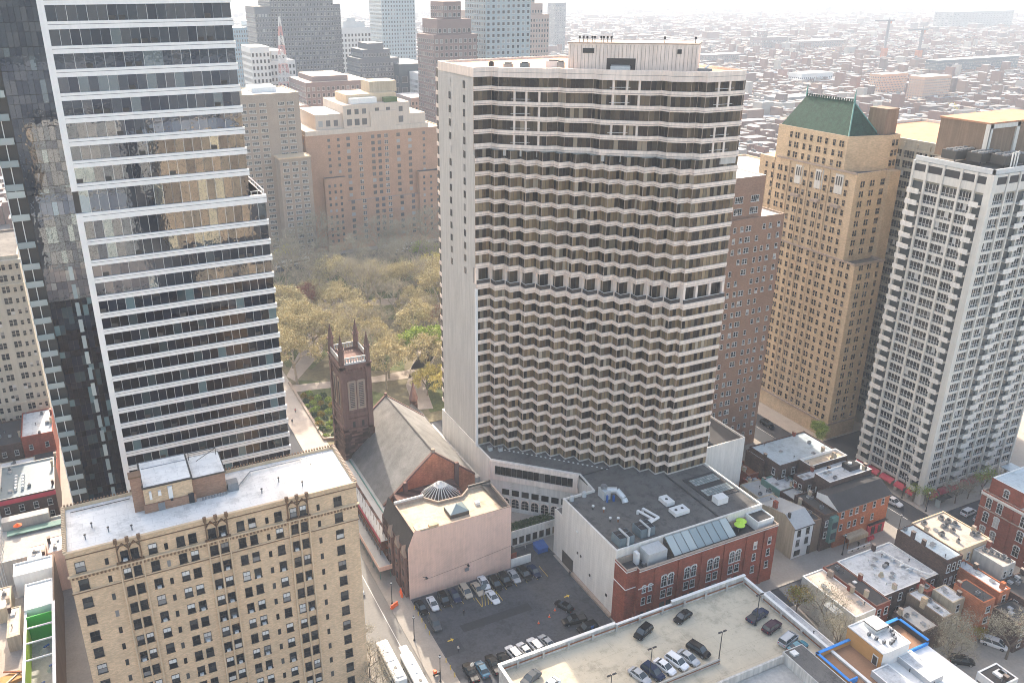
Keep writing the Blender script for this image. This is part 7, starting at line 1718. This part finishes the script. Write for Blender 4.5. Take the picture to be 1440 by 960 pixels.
# roof aerials: stick walls for the mid pillar etc.  people
def person(x, y, z, ang, top, legs, lab, pose=0):
    me = bpy.data.meshes.new('person'); J = {}; V = []; Rr = []; E_ = []
    def j(n, p, r, par=None):
        J[n] = len(V); V.append(p); Rr.append(r)
        if par: E_.append((J[par], J[n]))
    st = .16 if pose else .05
    j('pelvis',(0,0,.93),.155); j('waist',(0,0,1.1),.14,'pelvis'); j('chest',(.01,0,1.34),.17,'waist'); j('neck',(.01,0,1.5),.06,'chest'); j('chin',(.03,0,1.57),.085,'neck'); j('head',(.01,0,1.68),.1,'chin'); j('crown',(0,0,1.75),.06,'head')
    for s, n in ((1,'l'),(-1,'r')):
        j('hip'+n,(0,s*.1,.88),.11,'pelvis'); j('knee'+n,(s*st*.5+.03,s*.1,.5),.075,'hip'+n); j('ank'+n,(s*st,s*.1,.09),.05,'knee'+n); j('toe'+n,(s*st+.17,s*.11,.04),.04,'ank'+n)
        j('sho'+n,(0,s*.19,1.4),.07,'chest'); j('elb'+n,(-s*st*.4,s*.25,1.12),.05,'sho'+n); j('wri'+n,(-s*st*.4+.06,s*.25,.88),.035,'elb'+n); j('han'+n,(-s*st*.4+.08,s*.25,.78),.035,'wri'+n)
    me.from_pydata(V, E_, []); o = bpy.data.objects.new('person', me); C.objects.link(o)
    sk = o.modifiers.new('skin','SKIN'); ss = o.modifiers.new('sub','SUBSURF'); ss.levels = 1; ss.render_levels = 1
    for i, r in enumerate(Rr): me.skin_vertices[0].data[i].radius = (r, r*.8 if i in (0,1,2) else r)
    me.skin_vertices[0].data[0].use_root = True
    m, t_, b = _nt('clothes'); tc = N(t_, 'ShaderNodeTexCoord'); sp = N(t_, 'ShaderNodeSeparateXYZ'); t_.links.new(tc.outputs['Object'], sp.inputs[0])
    mr = N(t_, 'ShaderNodeMath', operation='DIVIDE'); t_.links.new(sp.outputs[2], mr.inputs[0]); mr.inputs[1].default_value = 1.85
    t_.links.new(ramp(t_, mr.outputs[0], [(0,(.03,.03,.03)),(.06,legs),(.51,top),(.82,(.45,.28,.2)),(.92,(.05,.03,.02))], True), b.inputs['Base Color']); b.inputs['Roughness'].default_value = .8
    me.materials.append(m); o.location = (x,y,z); o.rotation_euler = (0,0,R(ang)); tag(o, lab, 'person', 'people on foot')
def skinfix(me): pass
PP = [(61.6,136.0,KZ,90,(.015,.015,.02),(.02,.02,.025),'person in black standing in the lot in front of the parked row',0),(56.0,126.6,KZ,20,(.5,.48,.46),(.03,.03,.04),'person in a pale top near the lot entrance',1),
 (160.4,116.2,KZ,0,(.02,.02,.02),(.02,.02,.02),'person in black walking in front of the orange bar',1),(89.9,137.4,KZ,40,(.03,.03,.04),(.03,.03,.05),'person in dark clothes by the loading door of the white wall',0),(85.2,150.6,KZ,0,(.55,.55,.55),(.2,.2,.22),'person in white beside the blue dumpster',0),
 (49.3,240.5,KZ,90,(.02,.03,.05),(.03,.03,.03),'person in dark clothes on the park pavement',1),(52.0,247.0,KZ,80,(.3,.05,.05),(.05,.05,.06),'person in a red top on the park pavement',1),(50.6,262,KZ,90,(.05,.05,.05),(.03,.03,.03),'person walking by the planted park corner',1)]
for a in PP: person(*a)
# benches in the park walk
for k in range(8):
    x, y = 79.5+k*1.4, 300+k*3.6
    t = thing('park_bench', 'bench along the central park walk', 'bench', (x,y,KZ), 'benches along the park walk'); part('seat', MB().obox(x,y,1.1,1.8,.5,KZ+.4,KZ+.47,'steel_light'), t); part('backrest', MB().obox(x+.25,y-.1,1.1,1.8,.06,KZ+.5,KZ+.95,'steel_light'), t)
    for s in (-.7,.7): part('leg', MB().obox(x+s*math.cos(1.1),y+s*math.sin(1.1),1.1,.08,.45,KZ,KZ+.4,'black_metal'), t)
# ================================================================== haze
hz_ = MB().box(-6400,-1300,-1.6,6400,7600,175,'white_paint'); hme = hz_.mesh('haze'); hm = bpy.data.materials.new('haze'); hm.use_nodes = True
tn = hm.node_tree; tn.nodes.remove(tn.nodes['Principled BSDF']); pv = tn.nodes.new('ShaderNodeVolumePrincipled')
pv.inputs['Color'].default_value = (.57,.645,.73,1); pv.inputs['Density'].default_value = HAZE; pv.inputs['Anisotropy'].default_value = 0.0
tn.links.new(pv.outputs[0], tn.nodes['Material Output'].inputs['Volume'])
hme.materials.clear(); hme.materials.append(hm); ho = bpy.data.objects.new('haze', hme); C.objects.link(ho); ho['kind'] = 'stuff'
